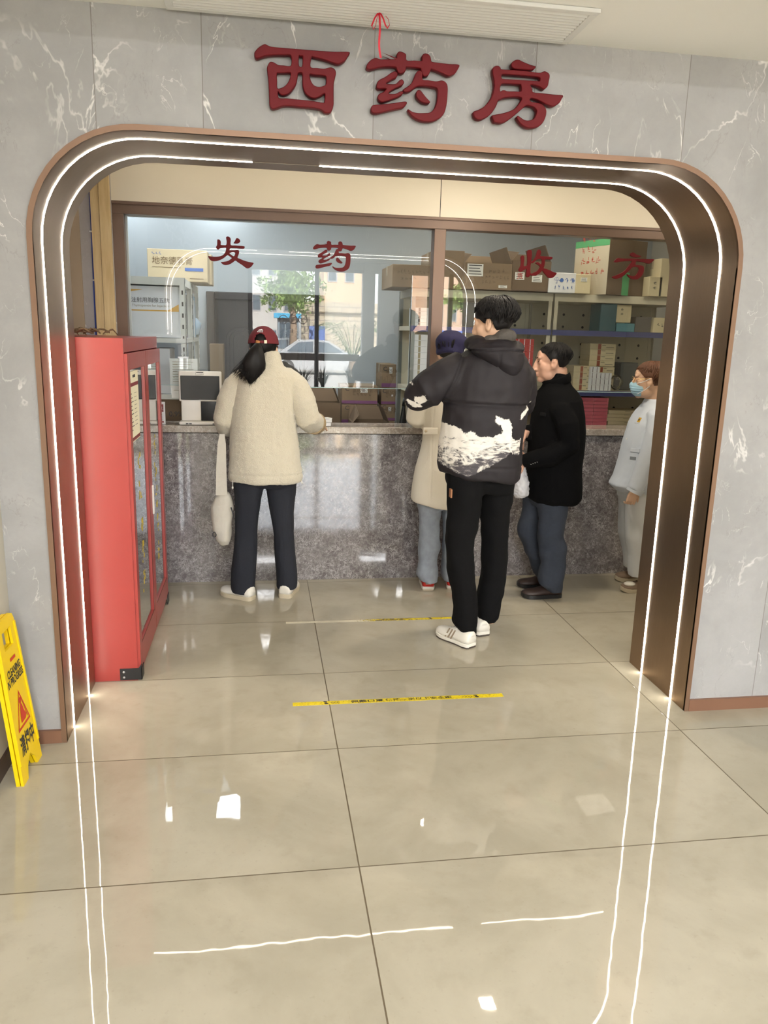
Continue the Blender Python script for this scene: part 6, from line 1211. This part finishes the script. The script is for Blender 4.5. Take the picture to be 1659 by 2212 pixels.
ah = N.new('ShaderNodeAttribute'); ah.attribute_name = 'wave_height'; n3 = mth(N, L, 'ADD', n3, mth(N, L, 'MULTIPLY', mth(N, L, 'SUBTRACT', ah.outputs['Fac'], .52), .34)); w = mix(N, L, ramp(N, L, n3, .40, .56), srgb(70, 67, 72), srgb(226, 222, 214)); w = mix(N, L, mth(N, L, 'MULTIPLY', ramp(N, L, mth(N, L, 'ADD', n2, mth(N, L, 'MULTIPLY', ah.outputs['Fac'], .16)), .54, .68), .85), w, srgb(236, 232, 224))
c = mix(N, L, k, srgb(33, 30, 34), w); L.new(c, bs.inputs['Base Color']); bs.inputs['Roughness'].default_value = .6; bs.inputs['Specular IOR Level'].default_value = .25
poly = [(953, 905), (962, 900), (968, 918), (990, 924), (1003, 938), (1015, 930), (1030, 942), (1060, 941), (1083, 932), (1078, 918), (1064, 910), (1068, 896), (1082, 904), (1096, 904), (1102, 922), (1103, 946), (1114, 952), (1127, 950), (1123, 985), (1112, 982), (1100, 976), (1078, 992), (1050, 1008), (1010, 1028), (985, 1022), (962, 1008), (950, 992)]
pads = [[(905, 862), (922, 857), (928, 868), (918, 878), (906, 872)], [(890, 866), (903, 872), (925, 884), (908, 886), (894, 878)], [(880, 838), (893, 816), (899, 822), (903, 834), (893, 832), (884, 846)], [(1124, 896), (1160, 868), (1160, 880), (1140, 893), (1126, 905)]]
def polydist(px, pz, poly):
    X = np.array([p[0] for p in poly]); Z = np.array([p[1] for p in poly]); ins = np.zeros(len(px), bool); dm = np.full(len(px), 9.)
    for i in range(len(X)):
        x1, z1, x2, z2 = X[i-1], Z[i-1], X[i], Z[i]; c = ((z1 > pz) != (z2 > pz)) & (px < (x2-x1)*(pz-z1)/(z2-z1+1e-12)+x1); ins ^= c
        dx, dz = x2-x1, z2-z1; tt = np.clip(((px-x1)*dx+(pz-z1)*dz)/(dx*dx+dz*dz+1e-12), 0, 1); dm = np.minimum(dm, np.hypot(px-x1-tt*dx, pz-z1-tt*dz))
    return np.where(ins, dm, -dm)
b = B(); sections(b, tr, YB, td); ptube(b, armL, 20); ptube(b, armR, 20)
def seams(co, no):
    for v, a_, w_ in ((876, .013, .010), (1012, .006, .006)):
        z0 = at(1045, v, YB-.16).z+(co[:, 0]-at(1045, v, YB).x)*(-.03); inb = (co[:, 0] > at(953, v, YB).x-.01) & (co[:, 0] < at(1142, v, YB).x+.01); co = co-no*(np.exp(-((co[:, 2]-z0)/w_)**2)*a_*inb)[:, None]
    # raglan seam down the left of the back
    p, q = at(1014, 760, YB-.16), at(960, 880, YB-.14); d = np.array([q.x-p.x, q.z-p.z]); l = np.hypot(*d); d /= l; r = co[:, [0, 2]]-np.array([p.x, p.z]); tt = r @ d; s_ = r[:, 0]*d[1]-r[:, 1]*d[0]; ok = (tt > 0) & (tt < l) & (co[:, 1] < YB); co = co-no*(np.exp(-(s_/.007)**2)*.010*ok)[:, None]
    return co
jk = fuse(b, 'puffer_jacket', m, t, .0075, 5, folds(.017, (7, 7, 5), .004, 22, seams, 3))
me = jk.data; n = len(me.vertices); co = np.empty(n*3); me.vertices.foreach_get('co', co); co = co.reshape(-1, 3)+np.array(t.location)
dist = np.full(n, -9.)
for pl in [poly]+pads: W_ = [at(u, v, YB-.14) for u, v in pl]; dist = np.maximum(dist, polydist(co[:, 0], co[:, 2], [(p.x, p.z) for p in W_]))
wv = np.clip(.5+dist/.07, 0, 1); wv = np.where(dist > .0, np.clip(.58+dist/.05, 0, 1), wv); wv = np.where(co[:, 1] > YB+.09, 0, wv); att = me.attributes.new('wave', 'FLOAT', 'POINT'); att.data.foreach_set('value', wv); za, zb = at(1040, 1022, YB-.14).z, at(1040, 925, YB-.14).z; att = me.attributes.new('wave_height', 'FLOAT', 'POINT'); att.data.foreach_set('value', np.clip((co[:, 2]-za)/(zb-za)-.25*(co[:, 0]-at(1040, 960, YB-.14).x), 0, 1))
MPUF = mat('puffer_plain', srgb(33, 30, 34), .6, spec=.25)
b = B(); 
YH = YB-.10
sections(b, [(738, 1030, 1108), (745, 1014, 1126), (753, 1010, 1132), (764, 1020, 1134), (776, 1036, 1133), (788, 1053, 1130), (799, 1070, 1123), (808, 1081, 1113), (815, 1089, 1102)], YH, [.05, .085, .095, .095, .09, .085, .075, .06, .035], 30, 2.1, [.05, .03, .01, .0, -.008, -.012, -.012, -.01, -.006])
for u, v, y, rx, ry, rz in ((1068, 748, YB-.06, .135, .10, .040), (1030, 742, YB-.02, .062, .09, .042), (1106, 752, YB-.04, .065, .08, .040)): b.ell(at(u, v, y), (rx, ry, rz), 20, 14)
def hoodseam(co, no):
    x0 = at(1078, 770, YB-.16).x; w = np.exp(-((co[:, 0]-x0)/.004)**2)*(co[:, 2] < at(1078, 757, YB-.16).z); co = co-no*w[:, None]*.006
    z0 = at(1068, 753, YB-.17).z+.25*np.abs(co[:, 0]-at(1068, 753, YB).x)*-.4; w = np.exp(-((co[:, 2]-z0)/.005)**2)*(co[:, 1] < YB-.04); return co-no*w[:, None]*.011
fuse(b, 'hood', MPUF, t, .007, 5, folds(.010, (9, 9, 9), .003, 25, hoodseam, 8))
b = B(); b.ell(at(1090, 728, YB-.075), (.062, .05, .042), 18, 12); b.ell(at(1068, 736, YB-.06), (.06, .05, .034), 18, 12); fuse(b, 'hood_lining', mat('lining_grey', srgb(72, 68, 64), .8, ns=.35, nscale=45, bump=.004, bscale=60), t, .006, 3, folds(.008, (16, 16, 16)))
MTB = mat('black_trousers', (.006, .006, .0065), .95, spec=.12, ns=.3, nscale=150)
b = B(); sections(b, lL, YB-.03, [.11, .115, .11, .10, .095, .09, .088, .088, .09, .08]); sections(b, lR, YB+.12, [.11, .115, .11, .10, .095, .09, .088, .088, .09, .08]); sections(b, [(1000, 966, 1108), (1035, 966, 1108), (1062, 972, 1104)], YB+.04, [.12, .16, .12]); fuse(b, 'trousers', MTB, t, .008, 3, folds(.014, (9, 9, 6), .006, 17))
p = at(971, 1053, YB-.09); b = B(); b.box(p.x-.006, p.x+.002, p.y-.06, p.y-.02, p.z-.045, p.z+.0); b.build('leather_tag', mat('tag_brown', srgb(150, 100, 64), .6), t)
h1 = fl(1018, 1402); up = shoe(t, (h1.x+.008, h1.y+.012), (h1.x-.135, h1.y+.245), .100, .092, MSHW, (MSHW, MSOLED), lace=MSHW)
b = B(); d = Vector((-.143, .233, 0)).normalized(); nn = Vector((-d.y, d.x, 0)); hb = Vector((h1.x+.008, h1.y+.012, 0))
for k in range(3):
    for sd in (1,): b.prism([hb+d*(.115+.022*k)+nn*.0505*sd+Vector((0, 0, .030)), hb+d*(.125+.022*k)+nn*.0505*sd+Vector((0, 0, .030)), hb+d*(.105+.022*k)+nn*.036*sd+Vector((0, 0, .082)), hb+d*(.096+.022*k)+nn*.036*sd+Vector((0, 0, .082))], nn*.002)
b.build('side_stripes', mat('stripe_taupe', srgb(140, 124, 104), .6), t)
b = B(); put_text(b, 'adidas', hb+d*-.003+nn*.016+Vector((0, 0, .068)), -nn, (0, 0, 1), .014, fit=.032); b.build('heel_lettering', mat('heel_grey', srgb(196, 192, 186), .6), t)
h2 = fl(1047, 1376); shoe(t, (h2.x, h2.y+.01), (h2.x-.06, h2.y+.275), .100, .092, MSHW, (MSHW, MSOLED), lace=MSHW)
b = B(); put_text(b, 'adidas', Vector((h2.x-.016, h2.y+.007, .068)), (1, .2, 0), (0, 0, 1), .014, fit=.032); b.build('heel_lettering', MATS['heel_grey'], t)
def hline(*pts):
    ys, zs = [p[0] for p in pts], [p[1] for p in pts]
    return lambda y, z: z-float(np.interp(y, ys, zs))
ltb = hline((-.13, -.085), (-.05, -.075), (-.034, -.02), (-.022, .030), (.010, .032), (.018, .004), (.028, .012), (.045, .034), (.07, .040), (.13, .042))
def curls(b):
    for (u, v, l, sd) in ((1098, 668, 26, 1), (1104, 676, 22, 2), (1086, 650, 20, 3), (1094, 660, 18, 4), (1075, 645, 14, 5)):
        P = [at(u+l*.6*sin(q*.5+.2)*1.0, v-l*.18*q+.04*l*q*q, YB-.02+.01*q) for q in range(6)]; b.tube(P, [.0022, .002, .0018, .0014, .001, .0006], 5)
hair_shell('hair', HB, t, MH, .014, ltb, .010, 22, strands=900, rad=.0034, lift=.010, end=lambda a: 1.32 if sin(a) > .6 else (1.55 if sin(a) > -.25 else 2.05), seed=12, extra=curls)

# --- woman in the dark blue cap, mostly hidden behind the young man
Y2 = 1.86
t = person('person in cream coat, dark blue cap and pale jeans, half hidden behind the puffer jacket', (at(950, 1270, Y2).x, Y2, 0))
hc = at(975, 765, Y2); MH = frame((hc.x, Y2+.02, hc.z), (.3, .95), -.2)
tr = [(800, 950, 1000), (812, 930, 1015), (840, 915, 1020), (880, 912, 1015), (920, 914, 1010), (950, 913, 1008), (980, 907, 1008), (1010, 899, 1006), (1050, 891, 1004), (1076, 887, 1002), (887, 1080, 1000, 1096), (900, 1084, 985, 1098)]
td = [.07, .10, .13, .14, .14, .14, .15, .16, .165, .165, .16, .15]
armL = [(925, 825, Y2, .07), (908, 865, Y2, .075), (901, 905, Y2+.01, .072), (903, 908, Y2+.08, .060), (912, 900, Y2+.19, .05)]; armR = [(1008, 825, Y2, .07), (1020, 870, Y2, .07), (1020, 902, Y2+.02, .065), (1012, 900, Y2+.16, .05)]
lL = [(1070, 900, 956), (1090, 902, 955), (1135, 907, 949), (1182, 905, 950), (1215, 902, 944), (1241, 900, 946), (1254, 906, 943)]; lR = [(1070, 955, 1005), (1135, 957, 1000), (1182, 956, 999), (1241, 953, 997), (1252, 956, 994)]
b = B(); head_shapes(b, MH, .97); core(b, tr, Y2, td); b.tube([MH @ Vector((0, -.02, -.05)), at(975, 815, Y2)], [.05, .055], 12)
for a_ in (armL, armR): ptube(b, [(u, v, y, r*.45) for u, v, y, r in a_])
core(b, lL, Y2, .075); core(b, lR, Y2+.03, .075); hand_shapes(b, at(912, 900, Y2+.2), (.3, 1, -.1), (0, 0, -1), -1, .5, .88); hand_shapes(b, at(1012, 900, Y2+.17), (-.3, 1, -.1), (0, 0, -1), 1, .5, .88)
fuse(b, 'body', SK1, t, .007, 3)
MCO = mat('cream_coat', srgb(226, 219, 204), .8, ns=.04, nscale=6, bump=.001, bscale=200)
b = B(); sections(b, tr, Y2, td); ptube(b, armL); ptube(b, armR)
def coatseam(co, no):
    x0 = at(934, 1000, Y2-.15).x+(co[:, 2]-1)*.02; w = np.exp(-((co[:, 0]-x0)/.004)**2)*(co[:, 1] < Y2); return co-no*w[:, None]*.004
fuse(b, 'coat', MCO, t, .008, 4, folds(.010, (8, 8, 3), extra=coatseam, seed=5))
b = B(); p = at(914, 930, Y2-.125); b.rbox(p.x-.005, p.x+.09, p.y-.03, p.y-.018, p.z-.022, p.z+.022, .004); b.build('back_tab', MCO, t); b = B(); b.ell((p.x+.012, p.y-.031, p.z), (.009, .003, .009), 12, 6); b.build('button', mat('button_tan', srgb(190, 174, 146), .4), t)
MJL = mat('pale_jeans', srgb(144, 152, 164), .85, ns=.34, nscale=24, bump=.001, bscale=300)
b = B(); sections(b, lL, Y2, .078); sections(b, lR, Y2+.03, .078); sections(b, [(1040, 902, 1003), (1075, 901, 1004), (1095, 906, 998)], Y2+.01, [.1, .12, .1]); fuse(b, 'jeans', MJL, t, .008, 3, folds(.010, (12, 12, 12)))
h1 = fl(925, 1276); shoe(t, (h1.x, h1.y), (h1.x+.03, h1.y+.23), .095, .085, mat('shoe_red', srgb(186, 44, 36), .5), (MSHW, MSOLE), lace=mat('lace_orange', srgb(226, 84, 50), .6)); b = B(); b.rbox(h1.x-.02, h1.x+.02, h1.y-.006, h1.y+.006, .045, .075, .004); b.build('heel_patch', mat('patch_grey', srgb(170, 164, 160), .6), t)
h1 = fl(978, 1274); shoe(t, (h1.x, h1.y), (h1.x+.05, h1.y+.22), .095, .085, MATS['shoe_red'], (MSHW, MSOLE), lace=MATS['lace_orange'])
MNV = mat('navy_cap', srgb(34, 32, 66), .85, bump=.001, bscale=300)
b = B(); b.ell((0, 0, 0), (.105, .125, .075), 24, 14); k = B(); k.add([MH @ (v+Vector((0, -.014, .070))) for v in b.v], b.f); k.rings([[MH @ Vector((.088*r*cos(a), -.014+.108*r*sin(a), z)) for a in [2*pi*i/30 for i in range(30)]] for z, r in ((-.01, .98), (.02, 1.0), (.05, 1.06))]); fuse(k, 'cap', MNV, t, .007, 4, folds(.007, (16, 16, 16)))
hair_shell('hair', HB, t, MH, .010, lambda y, z: 1 if (y < .01 and z > -.11) or z > .03 else -1, .004, 30, strands=60, rad=.005, end=lambda a: 2.0, seed=6)

# --- man in black jacket, in profile
YM = 1.68
t = person('person in profile in plain black jacket, dark jeans and brown shoes, facing left', (at(1190, 1288, YM).x, YM, 0))
hc = at(1193, 782, YM); MH = frame((hc.x-.004, YM, hc.z-.010), (-.97, .19), -.04)
tr = [(815, 1188, 1227), (832, 1176, 1233), (848, 1166, 1244), (862, 1161, 1250), (896, 1154, 1256), (930, 1150, 1257), (970, 1145, 1255), (1010, 1139, 1253), (1050, 1137, 1252), (1072, 1139, 1249), (1082, 1150, 1240)]
td = [.07, .09, .16, .20, .215, .21, .20, .20, .205, .205, .19]
armN = [(1200, 878, YM-.12, .055), (1212, 888, YM-.175, .070), (1224, 915, YM-.215, .076), (1228, 962, YM-.215, .074), (1190, 985, YM-.20, .066), (1146, 994, YM-.15, .056), (1134, 997, YM-.12, .052)]
armF = [(1200, 878, YM+.12, .055), (1204, 888, YM+.17, .068), (1196, 910, YM+.20, .075), (1180, 935, YM+.17, .068), (1150, 936, YM+.08, .056), (1138, 934, YM+.03, .05)]
lN = [(1060, 1160, 1228), (1084, 1161, 1226), (1106, 1163, 1222), (1123, 1164, 1220), (1155, 1160, 1218), (1180, 1166, 1222), (1214, 1169, 1219), (1245, 1165, 1216), (1262, 1166, 1214), (1276, 1180, 1211)]
lF = [(1060, 1134, 1196), (1084, 1131, 1188), (1106, 1127, 1180), (1136, 1119, 1170), (1158, 1122, 1168), (1183, 1134, 1174), (1212, 1145, 1182), (1240, 1156, 1190), (1256, 1164, 1192)]
b = B(); head_shapes(b, MH, 1.0, 1.08); core(b, tr, YM, td, .75); b.tube([MH @ Vector((0, -.035, -.03)), at(1206, 838, YM)], [.062, .068], 14)
for a_ in (armN, armF): ptube(b, [(u, v, y, r*.45) for u, v, y, r in a_])
core(b, lN, YM-.09, .07); core(b, lF, YM+.10, .07)
hw = at(1134, 939, YM+.02); hand_shapes(b, hw, (-.45, -.15, -1), (.6, -.2, -.4), 1, .55, .98); hw2 = at(1133, 1001, YM-.12); hand_shapes(b, hw2, (-1, .1, -.5), (.2, .3, -1), -1, 1.0, .95)
fuse(b, 'body', SK2, t, .0042, 3, lambda co, no: dent(co, MH, DENTS), headlap(MH)); face_bits(t, MH)
MWL = mat('black_wool', (.004, .004, .0045), .95, spec=.1, sheen=.0, ns=.3, nscale=200, bump=.001, bscale=300)
b = B(); sections(b, tr, YM, td); ptube(b, armN); ptube(b, armF)
b.tube([at(1208, 806, YM+.0), at(1200, 838, YM+.0)], [(.072, .078), (.085, .10)], 20)
mj = fuse(b, 'jacket', MWL, t, .008, 4, folds(.010, (8, 8, 4), seed=2))
b = B(); R_ = []
for i in range(13):
    a = pi*(.15+1.7*i/12); cx_, cz_ = at(1203, 822, YM).x, at(1203, 822, YM).z; R_.append(Vector((cx_+.080*cos(a), YM+.088*sin(a), cz_+.030*cos(a))))
b.tube(R_, [(.006, .030)]*13, 8); b.build('collar', MWL, t, smooth=True)
b = B()
for i in range(4): patch(b, mj, 1147+i*4.5, 1003-i*1.6, .003, .0012, .001, .0003)
b.build('sleeve_stitching', M_PAPER, t)
b = B(); patch(b, mj, 1173, 895, .028, .011, .004, .003); b.build('pocket_flap', mat('flap_black', (.006, .006, .0065), .8, spec=.2), t)
MJD = mat('blue_jeans', srgb(46, 52, 64), .85, ns=.22, nscale=60, bump=.001, bscale=300)
b = B(); sections(b, lN, YM-.09, [.09, .095, .09, .088, .082, .08, .078, .078, .078, .07]); sections(b, lF, YM+.10, [.09, .095, .09, .082, .08, .078, .076, .074, .07]); sections(b, [(1050, 1140, 1240), (1075, 1142, 1228), (1090, 1150, 1222)], YM, [.14, .17, .13]); fuse(b, 'jeans', MJD, t, .008, 3, folds(.013, (10, 10, 8), .006, 18, seed=4))
MSB = mat('shoe_brown', srgb(54, 40, 36), .45); h1, h2 = fl(1210, 1288), fl(1121, 1286); shoe(t, (h1.x, h1.y), (h1.x-.275, h1.y-.005), .10, .085, MSB, M_BLACK, toe_h=.045); h1 = fl(1198, 1266); shoe(t, (h1.x, h1.y), (h1.x-.275, h1.y-.0), .10, .085, MSB, M_BLACK, toe_h=.045)
ltm = hline((-.13, -.062), (-.055, -.055), (-.036, -.01), (-.022, .034), (.008, .036), (.016, .012), (.026, .030), (.042, .052), (.058, .072), (.13, .078))
hair_shell('hair', HB, t, MH, .006, ltm, .003, 34, strands=500, rad=.0028, lift=.004, end=lambda a: 1.02 if sin(a) > .5 else (1.35 if sin(a) > -.2 else 1.85), seed=21)
t = thing('plastic_bag', 'crumpled white plastic bag held low by the person in the black jacket', 'plastic bag', at(1121, 1074, YM-.10))
b = B(); sections(b, [(1006, 1124, 1133), (1016, 1118, 1136), (1035, 1112, 1140), (1055, 1107, 1142), (1068, 1110, 1138), (1076, 1118, 1128)], YM-.10, [.012, .03, .045, .05, .04, .015]); fuse(b, 'film', mat('bag_white', srgb(204, 204, 208), .35, bump=.003, bscale=30), t, .006, 2, folds(.016, (20, 20, 14), .006, 60))

# --- nurse by the right side of the opening
YN = 1.80
t = person('person in pale blue uniform and face mask standing behind the right jamb', (at(1385, 1268, YN).x, YN, 0))
hc = at(1401, 822, YN); MH = frame((hc.x, YN, hc.z-.004), (-.92, .39), -.06)
tr = [(862, 1394, 1432), (872, 1391, 1440), (886, 1382, 1447), (900, 1373, 1451), (916, 1364, 1453), (955, 1349, 1452), (994, 1339, 1450), (1030, 1326, 1448), (1317, 1045, 1446, 1058), (1330, 1058, 1440, 1072)]
td = [.06, .08, .13, .16, .175, .17, .165, .16, .155, .14]
armN = [(1412, 894, YN-.09, .050), (1420, 905, YN-.15, .064), (1416, 940, YN-.19, .066), (1400, 990, YN-.19, .062), (1382, 1035, YN-.18, .058), (1371, 1058, YN-.175, .054)]
armF = [(1410, 896, YN+.09, .05), (1414, 908, YN+.15, .062), (1405, 950, YN+.18, .064), (1385, 1000, YN+.17, .06), (1370, 1045, YN+.15, .05)]
lN = [(1050, 1350, 1432), (1082, 1352, 1424), (1120, 1352, 1418), (1163, 1352, 1411), (1199, 1360, 1408), (1230, 1359, 1404), (1243, 1360, 1400)]; lF = [(1050, 1336, 1405), (1082, 1337, 1395), (1150, 1339, 1386), (1187, 1347, 1385), (1215, 1349, 1382), (1226, 1350, 1378)]
b = B(); head_shapes(b, MH, .96); core(b, tr, YN, td, .75); b.tube([MH @ Vector((0, -.03, -.03)), at(1412, 878, YN)], [.050, .054], 14)
for a_ in (armN, armF): ptube(b, [(u, v, y, r*.45) for u, v, y, r in a_])
core(b, lN, YN-.07, .065); core(b, lF, YN+.10, .065); hand_shapes(b, at(1369, 1060, YN-.175), (-.15, .05, -1), (.2, 1, 0), -1, .75, .86); hand_shapes(b, at(1369, 1047, YN+.15), (-.1, 0, -1), (.2, -1, 0), 1, .6, .86)
fuse(b, 'body', SK1, t, .0042, 3, lambda co, no: dent(co, MH, DENTS), headlap(MH)); face_bits(t, MH, .96, lips=False)
MUN = mat('uniform_blue', srgb(204, 212, 224), .75, ns=.03, nscale=8, bump=.0008, bscale=300)
b = B(); sections(b, tr, YN, td); ptube(b, armN); ptube(b, armF); ca, cb = at(1416, 862, YN), at(1408, 882, YN); b.tube([ca, cb], [(.058, .06), (.075, .085)], 18)
uj = fuse(b, 'uniform_jacket', MUN, t, .0075, 4, folds(.011, (9, 9, 3.5), .002, 30, seed=9))
p, q = at(1376, 1052, YN-.18), at(1369, 1064, YN-.175); b = B(); b.tube([p, q], [(.058, .052), (.056, .050)], 18); b.build('cuff', MUN, t, smooth='auto')
b = B(); p, nn, x, z = patch(b, uj, 1381, 907, .014, .017, .002, .002); em = b.build('badge', mat('badge_yellow', srgb(206, 160, 40), .5), t); b = B(); b.tube([p+nn*.002, p+nn*.0032], .008, 12); b.build('badge_mark', mat('badge_dark', srgb(90, 76, 30), .5), em)
b = B(); scribble(b, p-x*.028-z*.032+nn*.004, x, z, .009, 6); b.build('badge_text', mat('text_dark', srgb(60, 60, 60), .6), t)
b = B(); patch(b, uj, 1372, 973, .034, .013, .004, .003); b.build('pocket_flap', MUN, t); b = B(); p, nn, _, _ = patch(b, uj, 1354, 948, .007, .007, .003, .003); b.build('button', M_BOXW, t)
b = B(); patch(b, uj, 1367, 990, .022, .011, .0015, .003); b.build('pocket_opening', mat('pocket_shade', srgb(128, 134, 142), .8), t)
b = B(); sections(b, lN, YN-.07, .078); sections(b, lF, YN+.10, .075); sections(b, [(1040, 1345, 1440), (1070, 1340, 1432), (1088, 1350, 1425)], YN, [.13, .15, .11]); fuse(b, 'trousers', mat('uniform_white', srgb(208, 211, 214), .75, ns=.03, nscale=8), t, .008, 3, folds(.010, (10, 10, 5), seed=7))
MSN = mat('shoe_taupe', srgb(132, 112, 94), .6); h1 = fl(1412, 1276); shoe(t, (h1.x, h1.y), (h1.x-.245, h1.y+.0), .092, .085, MSN, MSOLE, lace=mat('lace_dark', srgb(80, 66, 56), .7))
b = B(); k = B(); k.ell((0, 0, 0), (.042, .035, .016), 14, 8); b.add([Vector((h1.x-.19, h1.y-.012, .058))+v for v in k.v], k.f); b.build('toe_panel', MSHW, t, smooth=True)
h1 = fl(1398, 1253); shoe(t, (h1.x, h1.y), (h1.x-.245, h1.y+.01), .092, .085, MSN, MSOLE, lace=MATS['lace_dark'])
hair_shell('hair', HBR, t, MH, .011, hline((-.13, -.2), (-.04, -.14), (-.028, .0), (-.016, .032), (.012, .036), (.03, .030), (.05, .055), (.075, .088), (.13, .11)), .004, 26, .96, strands=500, rad=.003, lift=.004, end=lambda a: 1.15 if sin(a) > .5 else (1.4 if sin(a) > -.1 else 2.2), seed=31)
b = B(); k = B(); k.ell((0, 0, 0), (.066, .062, .055), 24, 16); R = []
b.add([MH @ ((v+Vector((0, .058, -.052)))*.96) for v in k.v], k.f); k = B(); k.ell((0, 0, 0), (.022, .02, .03), 16, 10); b.add([MH @ ((v+Vector((0, .108, -.03)))*.96) for v in k.v], k.f)
def pleat(co, no):
    Mi = np.array(MH.inverted()); q = co @ Mi[:3, :3].T+Mi[:3, 3]; zz = q[:, 2]/.96
    for z0 in (-.036, -.052, -.068): co = co-no*(np.exp(-((zz-z0-.12*(q[:, 1]-.1))/.004)**2)*.004)[:, None]
    return co
fuse(b, 'face_mask', mat('mask_blue', srgb(160, 198, 218), .7), t, .005, 3, pleat)
b = B()
for x in (-1, 1):
    for za, zb in ((-.012, .018), (-.085, -.03)): b.tube([MH @ (Vector((x*.058, .075, za))*.96), MH @ (Vector((x*.079, .03, (za+zb)/2))*.96), MH @ (Vector((x*.083, -.004, zb))*.96)], .0022, 6)
b.build('ear_loops', M_BOXW, t)
b = B()
for x in (-1, 1):
    b.tube([MH @ (Vector((x*.033+.024*cos(a), .108-.012*abs(cos(a)), .014+.020*sin(a)))*.96) for a in [2*pi*i/18 for i in range(19)]], .0013, 6); b.tube([MH @ (Vector((x*.057, .094, .018))*.96), MH @ (Vector((x*.078, .03, .020))*.96), MH @ (Vector((x*.082, -.005, .018))*.96)], .0014, 6)
b.tube([MH @ (Vector((-.010, .106, .020))*.96), MH @ (Vector((0, .112, .024))*.96), MH @ (Vector((.010, .106, .020))*.96)], .0013, 6)
b.build('glasses', mat('gold_wire', srgb(200, 160, 100), .3, 1), t)
